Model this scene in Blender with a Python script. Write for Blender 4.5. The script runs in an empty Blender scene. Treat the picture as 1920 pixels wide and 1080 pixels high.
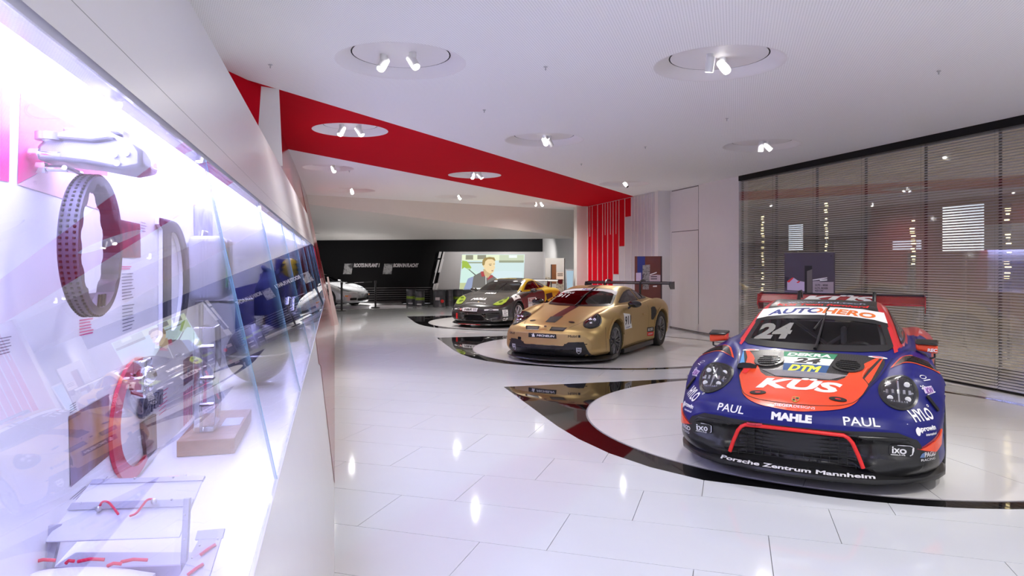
import bpy, bmesh, math, random
import numpy as np
from mathutils import Vector, Matrix
from mathutils.bvhtree import BVHTree
random.seed(7)
SC = bpy.context.scene
COL = SC.collection
R = math.radians
PI = math.pi

# ---------------------------------------------------------------- camera
F_PX, HOR_Y, CAM_H, YAW = 1310.0, 493.0, 1.70, R(14.26)
cam_d = bpy.data.cameras.new('camera')
cam = bpy.data.objects.new('camera', cam_d)
COL.objects.link(cam)
cam.location = (0, 0, CAM_H)
cam.rotation_euler = (R(90), 0, -YAW)
cam_d.sensor_fit = 'HORIZONTAL'
cam_d.sensor_width = 36
cam_d.lens = 36 * F_PX / 1920
cam_d.shift_y = (HOR_Y - 540) / 1920
cam_d.clip_start = 0.05
SC.camera = cam

# ---------------------------------------------------------------- world, exposure
world = bpy.data.worlds.new('world')
SC.world = world
world.use_nodes = True
_bg = world.node_tree.nodes['Background']
_bg.inputs[0].default_value = (0.80, 0.78, 0.86, 1)
_bg.inputs[1].default_value = 0.88
SC.view_settings.view_transform = 'Standard'
SC.view_settings.look = 'None'
SC.view_settings.exposure = 0.04
SC.view_settings.gamma = 1.0
SC.view_settings.use_curve_mapping = False

def spot(loc, target, power, size=50, color=(1, .95, .90), blend=.6, rad=.05, name='spot_light'):
    d = bpy.data.lights.new(name, 'SPOT')
    d.energy = power; d.color = color; d.spot_size = R(size); d.spot_blend = blend; d.shadow_soft_size = rad
    o = bpy.data.objects.new(name, d); COL.objects.link(o)
    o.location = loc
    o.rotation_euler = (Vector(target) - Vector(loc)).to_track_quat('-Z', 'Y').to_euler()
    return o

def disk_light(loc, power, size=.5, color=(1, .97, .95), name='recess_light', spread=180):
    d = bpy.data.lights.new(name, 'AREA')
    d.shape = 'DISK'; d.size = size; d.energy = power; d.color = color; d.spread = R(spread)
    o = bpy.data.objects.new(name, d); COL.objects.link(o); o.location = loc
    return o

# the lamps of the hall: recessed clusters in the ceiling (x, y, gives light)
CEIL = 3.59
RECESS = [(0.61, 6.64), (3.55, 5.97), (0.22, 10.22), (3.13, 10.31), (6.67, 9.92), (2.93, 14.79), (6.72, 15.55),
          (-0.12, 14.4), (0.44, 18.67), (6.3, 21.4), (3.37, 19.75)]
HALL = [(7.4, 3.9), (3.6, 1.6), (7.0, 1.0), (1.7, 1.9), (3.5, -2.0), (7.0, -2.4)]   # recesses above and behind the camera, out of frame
for _x, _y in RECESS + HALL:
    spot((_x, _y, CEIL + .03), (_x, _y, 0), 60 if (_x < 0 and _y > 9) else 140 if _y < 9 else 190 if _y < 13 else 250 if _x > 6 and _y < 18 else (260 if _x < 1 else 520) if _y > 18 else 380, 155, (1, .97, .94), 1., .06)
KEY = [((3.55, 5.97), (5.2, 5.6, .5), 260, 60), ((6.67, 9.92), (5.4, 7.2, .9), 260, 55), ((7.4, 3.9), (5.0, 6.2, .6), 240, 60), ((3.6, 1.6), (4.1, 5.0, .4), 170, 42),
       ((3.13, 10.31), (4.4, 12.6, .5), 280, 55), ((6.72, 15.55), (5.6, 13.6, .8), 240, 60), ((2.93, 14.79), (4.6, 13.2, .9), 160, 60),
       ((2.93, 14.79), (4.2, 18.3, .6), 260, 55), ((3.37, 19.75), (5.0, 19.0, .8), 180, 60), ((6.67, 9.92), (8.5, 13.2, 1.4), 75, 60), ((6.72, 15.55), (8.5, 15.4, 1.2), 50, 70), ((6.67, 9.92), (5.7, 12.3, .5), 260, 50)]
for (_x, _y), _t, _p, _s in KEY:
    spot((_x, _y, CEIL + .02), _t, _p, _s)

# ---------------------------------------------------------------- helpers
def rgb(h):
    h = h.lstrip('#')
    v = [int(h[i:i + 2], 16) / 255 for i in (0, 2, 4)]
    return tuple(c / 12.92 if c <= .04045 else ((c + .055) / 1.055) ** 2.4 for c in v)

_mats = {}
def M(name, col=(.8, .8, .8), rough=.5, metal=0., coat=0., emit=None, es=0., var=.03, bump=0., bscale=60, trans=0., ior=1.5, alpha=1., scale=6, spec=.5):
    if name in _mats: return _mats[name]
    if isinstance(col, str): col = rgb(col)
    m = bpy.data.materials.new(name); m.use_nodes = True
    nt = m.node_tree; b = nt.nodes['Principled BSDF']
    b.inputs['Roughness'].default_value = rough
    b.inputs['Metallic'].default_value = metal
    b.inputs['Coat Weight'].default_value = coat
    b.inputs['Coat Roughness'].default_value = .04
    b.inputs['Transmission Weight'].default_value = trans
    b.inputs['IOR'].default_value = ior
    b.inputs['Alpha'].default_value = alpha
    b.inputs['Specular IOR Level'].default_value = spec
    b.inputs['Base Color'].default_value = (*col, 1)
    if var or bump:
        tc = nt.nodes.new('ShaderNodeTexCoord')
        nz = nt.nodes.new('ShaderNodeTexNoise'); nz.inputs['Scale'].default_value = scale; nz.inputs['Detail'].default_value = 3
        nt.links.new(tc.outputs['Object'], nz.inputs['Vector'])
        if var:
            mx = nt.nodes.new('ShaderNodeMix'); mx.data_type = 'RGBA'
            mx.inputs[6].default_value = (*[c * (1 - var) for c in col], 1)
            mx.inputs[7].default_value = (*[min(1, c * (1 + var)) for c in col], 1)
            nt.links.new(nz.outputs['Fac'], mx.inputs[0]); nt.links.new(mx.outputs[2], b.inputs['Base Color'])
        if bump:
            n2 = nt.nodes.new('ShaderNodeTexNoise'); n2.inputs['Scale'].default_value = bscale
            nt.links.new(tc.outputs['Object'], n2.inputs['Vector'])
            bp = nt.nodes.new('ShaderNodeBump'); bp.inputs['Strength'].default_value = bump; bp.inputs['Distance'].default_value = .01
            nt.links.new(n2.outputs['Fac'], bp.inputs['Height']); nt.links.new(bp.outputs['Normal'], b.inputs['Normal'])
    if emit is not None:
        if isinstance(emit, str): emit = rgb(emit)
        b.inputs['Emission Color'].default_value = (*emit, 1); b.inputs['Emission Strength'].default_value = es
    _mats[name] = m
    return m

def glass(name, tint=(.95, .96, 1), fres=1.5, rough=0., dens=0.):
    """thin pane: mostly see-through, mirrors by Fresnel"""
    if name in _mats: return _mats[name]
    m = bpy.data.materials.new(name); m.use_nodes = True; nt = m.node_tree
    for n in list(nt.nodes): nt.nodes.remove(n)
    out = nt.nodes.new('ShaderNodeOutputMaterial'); mix = nt.nodes.new('ShaderNodeMixShader')
    tr = nt.nodes.new('ShaderNodeBsdfTransparent'); tr.inputs[0].default_value = (*tint, 1)
    gl = nt.nodes.new('ShaderNodeBsdfGlossy'); gl.inputs['Roughness'].default_value = rough; gl.inputs[0].default_value = (1, 1, 1, 1)
    ge = nt.nodes.new('ShaderNodeNewGeometry'); dt = nt.nodes.new('ShaderNodeVectorMath'); dt.operation = 'DOT_PRODUCT'
    nt.links.new(ge.outputs['Normal'], dt.inputs[0]); nt.links.new(ge.outputs['Incoming'], dt.inputs[1])
    prev = dt.outputs['Value']
    f0 = ((fres - 1) / (fres + 1)) ** 2
    for op, val in (('ABSOLUTE', None), ('SUBTRACT', 1.), ('POWER', 5.), ('MULTIPLY_ADD', 1 - f0)):
        n = nt.nodes.new('ShaderNodeMath'); n.operation = op
        if op == 'SUBTRACT': n.inputs[0].default_value = 1.; nt.links.new(prev, n.inputs[1])
        else:
            nt.links.new(prev, n.inputs[0])
            if val is not None: n.inputs[1].default_value = val
        if op == 'MULTIPLY_ADD': n.inputs[2].default_value = f0
        n.use_clamp = op == 'MULTIPLY_ADD'
        prev = n.outputs[0]
    nt.links.new(prev, mix.inputs[0]); nt.links.new(tr.outputs[0], mix.inputs[1]); nt.links.new(gl.outputs[0], mix.inputs[2])
    nt.links.new(mix.outputs[0], out.inputs[0])
    _mats[name] = m
    return m

class MB:
    """collects geometry; build() links ONE mesh object"""
    def __init__(s): s.v = []; s.f = []; s.mi = []
    def add(s, vs, fs, mi=0):
        o = len(s.v); s.v += [tuple(v) for v in vs]
        s.f += [tuple(i + o for i in f) for f in fs]; s.mi += [mi] * len(fs); return s
    def box(s, c, d, rz=0, mi=0, m=None):
        x, y, z = d[0] / 2, d[1] / 2, d[2] / 2
        vs = [Vector((a, b, e)) for a in (-x, x) for b in (-y, y) for e in (-z, z)]
        mm = m if m is not None else Matrix.Rotation(rz, 3, 'Z')
        vs = [mm @ v + Vector(c) for v in vs]
        return s.add(vs, [(0, 1, 3, 2), (4, 6, 7, 5), (0, 4, 5, 1), (2, 3, 7, 6), (0, 2, 6, 4), (1, 5, 7, 3)], mi)
    def prism(s, poly, fn, a, b, mi=0):
        """poly of 2D points, fn(u,v,w)->xyz, extruded w from a to b"""
        n = len(poly)
        vs = [fn(u, v, a) for u, v in poly] + [fn(u, v, b) for u, v in poly]
        fs = [tuple(range(n))[::-1], tuple(range(n, 2 * n))] + [(i, (i + 1) % n, n + (i + 1) % n, n + i) for i in range(n)]
        return s.add(vs, fs, mi)
    def tube(s, pts, r, n=8, mi=0, closed=False, rr=None, cap=True):
        pts = [Vector(p) for p in pts]; k = len(pts); rings = []
        up = Vector((0, 0, 1)); prev = None
        for i, p in enumerate(pts):
            if closed: t = pts[(i + 1) % k] - pts[i - 1]
            else: t = pts[min(i + 1, k - 1)] - pts[max(i - 1, 0)]
            t.normalize()
            if prev is None:
                a = t.cross(up)
                if a.length < .05: a = t.cross(Vector((1, 0, 0)))
            else:
                a = prev - t * prev.dot(t)
            a.normalize(); prev = a; b = t.cross(a)
            q = rr[i] if rr else r
            rings.append([p + (a * math.cos(2 * PI * j / n) + b * math.sin(2 * PI * j / n)) * q for j in range(n)])
        vs = [v for g in rings for v in g]; fs = []
        for i in range(k if closed else k - 1):
            for j in range(n):
                a0 = i * n + j; a1 = i * n + (j + 1) % n; i2 = (i + 1) % k
                fs.append((a0, a1, i2 * n + (j + 1) % n, i2 * n + j))
        if not closed and cap: fs += [tuple(range(n))[::-1], tuple(range((k - 1) * n, k * n))]
        return s.add(vs, fs, mi)
    def cyl(s, p0, p1, r, n=16, mi=0, r2=None):
        return s.tube([p0, p1], r, n, mi, rr=[r, r if r2 is None else r2])
    def lathe(s, prof, c=(0, 0, 0), n=32, mi=0, axis='Z', close=False, m=None):
        """prof (r, h) turned about axis"""
        vs = []
        for r, h in prof:
            for j in range(n):
                a = 2 * PI * j / n
                p = (r * math.cos(a), r * math.sin(a), h)
                if axis == 'Y': p = (p[0], p[2], p[1])
                elif axis == 'X': p = (p[2], p[0], p[1])
                p = Vector(p)
                if m is not None: p = m @ p
                vs.append(p + Vector(c))
        fs = []; k = len(prof)
        for i in range(k if close else k - 1):
            for j in range(n):
                fs.append((i * n + j, i * n + (j + 1) % n, ((i + 1) % k) * n + (j + 1) % n, ((i + 1) % k) * n + j))
        if not close:
            if prof[0][0] > 1e-6: fs.append(tuple(range(n))[::-1])
            if prof[-1][0] > 1e-6: fs.append(tuple(range((k - 1) * n, k * n)))
        return s.add(vs, fs, mi)
    def sphere(s, c, r, n=20, mi=0, sc=(1, 1, 1)):
        k = n // 2
        vs = [(c[0] + sc[0] * r * math.sin(PI * i / k) * math.cos(2 * PI * j / n), c[1] + sc[1] * r * math.sin(PI * i / k) * math.sin(2 * PI * j / n), c[2] + sc[2] * r * math.cos(PI * i / k)) for i in range(k + 1) for j in range(n)]
        fs = [(i * n + j, (i + 1) * n + j, (i + 1) * n + (j + 1) % n, i * n + (j + 1) % n) for i in range(k) for j in range(n)]
        return s.add(vs, fs, mi)
    def build(s, name, mats, parent=None, smooth=False, bevel=0., seg=2, ang=35, kind=None, fix=True):
        me = bpy.data.meshes.new(name)
        me.from_pydata(s.v, [], s.f)
        if not isinstance(mats, (list, tuple)): mats = [mats]
        for m in mats: me.materials.append(m)
        if len(mats) > 1: me.polygons.foreach_set('material_index', s.mi)
        if fix:
            bm = bmesh.new(); bm.from_mesh(me)
            bmesh.ops.remove_doubles(bm, verts=bm.verts, dist=1e-6)
            bmesh.ops.recalc_face_normals(bm, faces=bm.faces); bm.to_mesh(me); bm.free()
        if smooth:
            me.polygons.foreach_set('use_smooth', [True] * len(me.polygons))
            if smooth != 'all':
                me.set_sharp_from_angle(angle=R(ang))
        o = bpy.data.objects.new(name, me); COL.objects.link(o)
        if parent: o.parent = parent
        if bevel:
            b = o.modifiers.new('bevel', 'BEVEL'); b.width = bevel; b.segments = seg; b.limit_method = 'ANGLE'; b.angle_limit = R(40)
        if kind: o['kind'] = kind
        return o

def tag(o, label, cat, group=None):
    o['label'] = label; o['category'] = cat
    if group: o['group'] = group
    return o
def empty(name, loc, rz=0, label=None, cat=None, group=None):
    o = bpy.data.objects.new(name, None); COL.objects.link(o); o.empty_display_size = .1
    o.location = loc; o.rotation_euler = (0, 0, rz)
    if label: tag(o, label, cat, group)
    return o
def struct(o):
    o['kind'] = 'structure'; return o
def copy_tree(o, parent=None):
    c = o.copy(); COL.objects.link(c)
    if parent: c.parent = parent
    for ch in list(o.children): copy_tree(ch, c)
    return c

_st, _ct = math.sin(YAW), math.cos(YAW)
def ray(px, py):
    """direction in the hall's axes of a photograph point"""
    X, Z = (px - 960) / F_PX, (HOR_Y - py) / F_PX
    return Vector((X * _ct + _st, -X * _st + _ct, Z))
def on_z(px, py, z=0.):
    d = ray(px, py); k = (z - CAM_H) / d.z; return Vector((d.x * k, d.y * k, z))
def on_x(px, py, x):
    d = ray(px, py); k = x / d.x; return Vector((x, d.y * k, CAM_H + d.z * k))
def on_y(px, py, y):
    d = ray(px, py); k = y / d.y; return Vector((d.x * k, y, CAM_H + d.z * k))
def at_d(px, py, depth):
    d = ray(px, py); return Vector((d.x * depth, d.y * depth, CAM_H + d.z * depth))

# ---- flat shapes and lettering as 2D triangle meshes (verts, faces)
_txt = {}
def text2d(s, size=1., bold=0., shear=0., sx=1., align='CENTER', spacing=1.):
    key = (s, size, bold, shear, sx, align, spacing)
    if key in _txt: return _txt[key]
    c = bpy.data.curves.new('lettering', 'FONT'); c.body = s; c.size = 1; c.bevel_depth = bold; c.bevel_resolution = 0; c.shear = shear
    c.align_x = align; c.align_y = 'CENTER'; c.space_character = spacing; c.resolution_u = 3
    o = bpy.data.objects.new('lettering', c); COL.objects.link(o)
    bpy.context.view_layer.update()
    me = o.evaluated_get(bpy.context.evaluated_depsgraph_get()).to_mesh()
    V3 = [tuple(v.co) for v in me.vertices]; ids = {}; vs = []; mp = []
    for x, y, z in V3:
        k = (round(x, 4), round(y, 4))
        if k not in ids: ids[k] = len(vs); vs.append(k)
        mp.append(ids[k])
    fs = []
    for p in me.polygons:
        if any(V3[i][2] < -1e-6 for i in p.vertices): continue
        q = []
        for i in p.vertices:
            if mp[i] not in q: q.append(mp[i])
        if len(q) > 2: fs.append(tuple(q))
    vs = np.array(vs, float).reshape(-1, 2)
    bpy.data.objects.remove(o); bpy.data.curves.remove(c)
    if len(vs):
        mid = (vs.max(0) + vs.min(0)) / 2
        if align == 'CENTER': vs[:, 0] -= mid[0]
        vs[:, 1] -= mid[1]
    vs = vs * size; vs[:, 0] *= sx
    _txt[key] = (vs, fs)
    return _txt[key]
def fit_text(s, w, h, bold=0., shear=0., spacing=1.):
    """lettering scaled to fill w by h"""
    vs, fs = text2d(s, 1., bold, shear, 1., 'CENTER', spacing)
    e = vs.max(0) - vs.min(0)
    return vs * np.array([w / e[0], h / e[1]]), fs
def poly2d(pts): return np.array(pts, float), [tuple(range(len(pts)))]
def rrect2d(w, h, r, n=5):
    pts = []
    for cx, cy, a0 in ((w / 2 - r, h / 2 - r, 0), (-w / 2 + r, h / 2 - r, 90), (-w / 2 + r, -h / 2 + r, 180), (w / 2 - r, -h / 2 + r, 270)):
        for i in range(n + 1):
            a = R(a0 + 90 * i / n); pts.append((cx + r * math.cos(a), cy + r * math.sin(a)))
    return poly2d(pts)
def ell2d(a, b, n=32, cx=0, cy=0): return poly2d([(cx + a * math.cos(2 * PI * i / n), cy + b * math.sin(2 * PI * i / n)) for i in range(n)])
def ring2d(a, b, t, n=32, cx=0, cy=0):
    o = [(cx + a * math.cos(2 * PI * i / n), cy + b * math.sin(2 * PI * i / n)) for i in range(n)]
    k = [(cx + (a - t) * math.cos(2 * PI * i / n), cy + (b - t) * math.sin(2 * PI * i / n)) for i in range(n)]
    return np.array(o + k), [(i, (i + 1) % n, n + (i + 1) % n, n + i) for i in range(n)]
def stroke2d(pts, w, closed=False):
    """a band of width w along a polyline"""
    P = [Vector(p) for p in pts]; n = len(P); L = []; Rr = []
    for i in range(n):
        a = P[(i - 1) % n] if (closed or i) else P[i]; b = P[(i + 1) % n] if (closed or i < n - 1) else P[i]
        t = (b - a).normalized(); nn = Vector((-t.y, t.x)); ww = w[i] if isinstance(w, (list, tuple)) else w
        L.append(P[i] + nn * ww / 2); Rr.append(P[i] - nn * ww / 2)
    fs = [(i, (i + 1) % n, n + (i + 1) % n, n + i) for i in range(n if closed else n - 1)]
    return np.array([tuple(p) for p in L + Rr]), fs
def join2d(*sh):
    vs = []; fs = []; o = 0
    for v, f in sh:
        v = np.asarray(v); vs.append(v); fs += [tuple(i + o for i in g) for g in f]; o += len(v)
    return np.vstack(vs), fs
def move2d(sh, dx=0, dy=0, rot=0, sx=1, sy=1):
    v, f = sh; v = np.asarray(v) * np.array([sx, sy]); c, s = math.cos(rot), math.sin(rot)
    return np.stack([v[:, 0] * c - v[:, 1] * s + dx, v[:, 0] * s + v[:, 1] * c + dy], 1), f
def flat(sh, name, mat, O, U, V, parent=None, thick=.0, kind=None):
    """a flat print / thin plate lying in the plane O,U,V; thick > 0 gives it body towards U x V"""
    O, U, V = Vector(O), Vector(U).normalized(), Vector(V).normalized(); N = U.cross(V)
    vs, fs = sh; mb = MB()
    P = [O + U * float(a) + V * float(b) for a, b in vs]
    if not thick: mb.add(P, fs)
    else:
        n = len(P); Q = [p + N * thick for p in P]; edges = {}
        for f in fs:
            for i in range(len(f)):
                e = (f[i], f[(i + 1) % len(f)]); edges[e] = 1
        side = [(a, b, n + b, n + a) for (a, b) in edges if (b, a) not in edges]
        mb.add(P + Q, [f[::-1] for f in fs] + [tuple(i + n for i in f) for f in fs] + side)
    return mb.build(name, mat, parent, fix=bool(thick), kind=kind)
# ---------------------------------------------------------------- materials of the hall
WHITE = M('white_paint', (.80, .78, .78), .45, var=.02)
WHITE_GLOSS = M('white_lacquer', (.80, .79, .80), .12, var=.015)
TILE = M('white_floor_tile', (.70, .725, .74), .07, var=.02, scale=3)
TILE2 = M('white_turntable_tile', (.78, .77, .76), .10, var=.02, scale=3)
GROUT = M('dark_joint', (.22, .21, .22), .6)
BLACK_GLOSS = M('black_glass_floor', (.006, .006, .007), .025, var=0.)
BLACK = M('black_paint', (.008, .008, .009), .7, spec=.2)
BLACK_S = M('black_satin', (.015, .015, .016), .3)
RED = M('red_paint', (.56, .004, .016), .8, var=.04, spec=.04)
RED_GLOSS = M('red_lacquer', (.30, .018, .028), .10, var=.03)
GREY = M('grey_paint', (.42, .40, .40), .5)
BEIGE = M('warm_white_paint', (.74, .70, .66), .5, var=.02)
CHROME = M('chrome', (.8, .8, .82), .08, 1.)
STEEL = M('brushed_steel', (.55, .55, .57), .3, 1.)

def ceiling_mat():
    m = M('perforated_ceiling', (.76, .74, .74), .75, var=0)
    nt = m.node_tree; b = nt.nodes['Principled BSDF']
    tc = nt.nodes.new('ShaderNodeTexCoord'); mp = nt.nodes.new('ShaderNodeMapping')
    mp.inputs['Rotation'].default_value = (0, 0, R(32)); mp.inputs['Scale'].default_value = (45, 45, 45)
    vo = nt.nodes.new('ShaderNodeTexVoronoi'); vo.inputs['Randomness'].default_value = 0.; vo.inputs['Scale'].default_value = 1.; vo.voronoi_dimensions = '2D'
    rp = nt.nodes.new('ShaderNodeValToRGB'); rp.color_ramp.elements[0].position = .22; rp.color_ramp.elements[1].position = .30
    rp.color_ramp.elements[0].color = (.70, .70, .70, 1); rp.color_ramp.elements[1].color = (.93, .93, .93, 1)
    nt.links.new(tc.outputs['Object'], mp.inputs[0]); nt.links.new(mp.outputs[0], vo.inputs['Vector'])
    nt.links.new(vo.outputs['Distance'], rp.inputs[0]); nt.links.new(rp.outputs[0], b.inputs['Base Color'])
    return m
CEILM = ceiling_mat()

# ---------------------------------------------------------------- floor and tiles
Y0, Y1, XR = -3.0, 29.6, 8.55
floor = struct(MB().box((3.4, (Y0 + Y1) / 2, -.06), (14.2, Y1 - Y0, .10)).build('floor', GROUT))

def clip(poly, x0, x1, y0, y1):
    for ax, lim, sgn in ((0, x0, 1), (0, x1, -1), (1, y0, 1), (1, y1, -1)):
        out = []
        for i in range(len(poly)):
            a, b = poly[i - 1], poly[i]; da, db = sgn * (a[ax] - lim), sgn * (b[ax] - lim)
            if (da >= 0) != (db >= 0):
                t = da / (da - db); out.append((a[0] + t * (b[0] - a[0]), a[1] + t * (b[1] - a[1])))
            if db >= 0: out.append(b)
        poly = out
        if not poly: return []
    return poly
_e1 = (math.sin(R(31.8)), math.cos(R(31.8))); _e2 = (_e1[1], -_e1[0])
TL, TW, JG = 1.262, .6345, .0022
tiles = []
for k in range(-14, 48):
    a0 = 4.0 + TW * k
    for j in range(-26, 26):
        c0 = -1.051 + .418 * k + TL * j
        pts = [(a0 + JG, c0 + JG), (a0 + TW - JG, c0 + JG), (a0 + TW - JG, c0 + TL - JG), (a0 + JG, c0 + TL - JG)]
        P = clip([(a * _e1[0] + c * _e2[0], a * _e1[1] + c * _e2[1]) for a, c in pts], 0.0, 8.50, Y0, 28.4)
        if len(P) < 3: continue
        cx = sum(p[0] for p in P) / len(P); cy = sum(p[1] for p in P) / len(P)
        if any(math.hypot(cx - 5.25, cy - yy) < 1.9 for yy in (6.53, 13.03, 19.54)): continue   # wholly under a turntable
        tiles.append((math.hypot(cx, cy) + (40 if cy < 1.2 else 0), P))
tiles.sort(key=lambda t: t[0])
rest = MB()
for i, (d, P) in enumerate(tiles):
    mb = MB() if i < 300 else rest
    mb.prism(P, lambda u, v, w: (u, v, w), -.010, 0.0)
    if i < 300: mb.build('tile', TILE, floor)
rest.build('tile_field', TILE, floor, kind='stuff')

# turntables with the black inlay around each
DISCS = [(5.25, 6.53), (5.25, 13.03), (5.23, 19.55)]
DR = 2.66
for n, (dx, dy) in enumerate(DISCS):
    pts = []
    for i in range(0, 61):                      # from straight up (0, r) clockwise round to the left side
        a = R(90 - 270 * i / 60); pts.append((dx + 2.80 * math.cos(a), dy + 2.80 * math.sin(a)))
    rl = 2.98
    pts = [(dx + 2.80 * math.cos(R(90 - 225 * i / 60)), dy + 2.80 * math.sin(R(90 - 225 * i / 60))) for i in range(61)]
    pts += [(dx - 2.45, dy - 1.60), (dx - 2.70, dy - 1.18), (dx - 2.87, dy - .70), (dx - 2.965, dy - .15), (dx - 3.0, dy + .40), (dx - 3.0, dy + 2.78), (dx - .35, dy + 2.80)]
    inlay = struct(MB().prism(pts, lambda u, v, w: (u, v, w), -.006, .0012).build('floor_inlay', BLACK_GLOSS))
    tt = empty('turntable', (dx, dy, 0), 0, ['white round turntable under the blue and red race car', 'white round turntable under the gold race car', 'white round turntable under the grey and yellow coupe'][n], 'turntable', 'turntables set into the floor')
    base = MB().lathe([(DR, -.004), (DR, .0024), (DR - .015, .0030)], n=96).build('base', GROUT, tt)
    for k in range(18):
        a0, a1 = R(20 * k + 7), R(20 * k + 27); g = .0025
        arc = [(DR - .02) * 1. for _ in range(1)]
        P = []
        for q in range(7):
            a = a0 + (a1 - a0) * q / 6; da = g / DR * (1 if q == 0 else -1 if q == 6 else 0)
            P.append(((DR - .018) * math.cos(a + da), (DR - .018) * math.sin(a + da)))
        ri = .5
        P += [(ri * math.cos(a1 - g / ri), ri * math.sin(a1 - g / ri)), (ri * math.cos(a0 + g / ri), ri * math.sin(a0 + g / ri))]
        MB().prism(P, lambda u, v, w: (u, v, w), .0026, .0050).build('sector_plate', TILE2, tt)
    MB().lathe([(.495, .0026), (.495, .0050), (0, .0050)], n=32).build('centre_plate', TILE2, tt)

# ---------------------------------------------------------------- ceiling: white, red band, white
def holed(outline, holes, z, mat, name):
    bm = bmesh.new(); ed = []
    for loop in [outline] + [[(cx + r * math.cos(2 * PI * i / 40), cy + r * math.sin(2 * PI * i / 40)) for i in range(40)] for cx, cy, r in holes]:
        vs = [bm.verts.new((x, y, z)) for x, y in loop]
        ed += [bm.edges.new((vs[i], vs[(i + 1) % len(vs)])) for i in range(len(vs))]
    bmesh.ops.triangle_fill(bm, use_beauty=True, use_dissolve=False, edges=ed, normal=(0, 0, -1))
    for f in bm.faces:
        if f.normal.z > 0: f.normal_flip()
    me = bpy.data.meshes.new(name); bm.to_mesh(me); bm.free(); me.materials.append(mat)
    o = bpy.data.objects.new(name, me); COL.objects.link(o); return struct(o)
RO = .60
la = lambda x: 8.01 + 1.1763 * (x + .58)
lb = lambda x: 12.32 + 1.1248 * (x + .61)
XL, XE = -1.25, 8.75
allh = [(x, y, RO) for x, y in RECESS + HALL]
allh = [(x, y, (.50 if x < -.05 else .52 if (x, y) == (.22, 10.22) else .56 if (x, y) == (2.93, 14.79) else RO)) for x, y, r in allh]
zone = lambda h: 0 if h[1] < la(h[0]) else 1 if h[1] < lb(h[0]) else 2
holed([(XL, Y0), (XE, Y0), (XE, la(XE)), (XL, la(XL))], [h for h in allh if zone(h) == 0], CEIL, CEILM, 'ceiling')
holed([(XL, la(XL)), (XE, la(XE)), (XE, lb(XE)), (XL, lb(XL))], [h for h in allh if zone(h) == 1], CEIL, RED, 'ceiling')
holed([(XL, lb(XL)), (XE, lb(XE)), (XE, 27.6), (-7, 27.6), (-7, 17), (XL, 17)], [h for h in allh if zone(h) == 2], CEIL, CEILM, 'ceiling')
struct(MB().box((.9, 14, CEIL + .62), (16.6, 36, .08)).build('ceiling_slab', WHITE))

# ---------------------------------------------------------------- right side: louvred glass wall, door wall, finned wall
WT = [13.52, 12.31, 11.09, 9.87, 8.65, 7.44, 6.23, 5.02, 3.81, 2.60]
SLAT = M('pale_louvre', (.84, .82, .84), .42, var=.02)
PANE = glass('clear_pane', (.80, .82, .85), 1.75)
for n in range(len(WT) - 1):
    y1, y0 = WT[n], WT[n + 1]; yc, w = (y0 + y1) / 2, y1 - y0
    win = struct(MB().box((8.530, yc, 1.75), (.012, w - .006, 3.44)).build('window_%d' % (n + 1), PANE))
    sl = MB(); z = .035
    while z < 3.47:
        sl.box((8.585, yc, z), (.038, w - .014, .0045), m=Matrix.Rotation(R(-32), 3, 'Y')); z += .0388
    sl.build('slat', SLAT, win, kind='stuff')
    MB().box((8.62, y1 - .004, 1.755), (.05, .008, 3.45)).build('mullion', BLACK_S, win)
    MB().box((8.585, yc, .012), (.06, w - .02, .024)).build('bottom_rail', BLACK_S, win)
struct(MB().box((8.60, (13.52 + 2.6) / 2, 3.535), (.16, 13.52 - 2.6, .11)).build('trim_1', BLACK))
struct(MB().box((8.66, (2.6 - 3) / 2, 1.8), (.16, 5.6, 3.6)).build('wall_right', WHITE))
dw = struct(MB().box((8.65, (13.52 + 16.77) / 2, 1.795), (.20, 16.77 - 13.52, 3.59)).build('wall_right', WHITE))
struct(MB().box((8.5485, 15.98, 1.90), (.006, 1.384, 3.36)).build('trim_joint', M('joint_grey', (.10, .09, .10), .6)))
dr = struct(MB().box((8.546, 15.98, 1.255), (.012, 1.36, 2.48)).build('door_1', WHITE, bevel=.003))
struct(MB().box((8.546, 15.98, 3.035), (.012, 1.376, 1.05)).build('trim_2', WHITE, bevel=.003))
struct(MB().box((8.545, (13.52 + 16.77) / 2, .03), (.03, 3.25, .012)).build('baseboard_right', BLACK_S))
struct(MB().box((8.44, 16.87, 1.795), (.48, .20, 3.59)).build('wall_return', WHITE))

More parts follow.
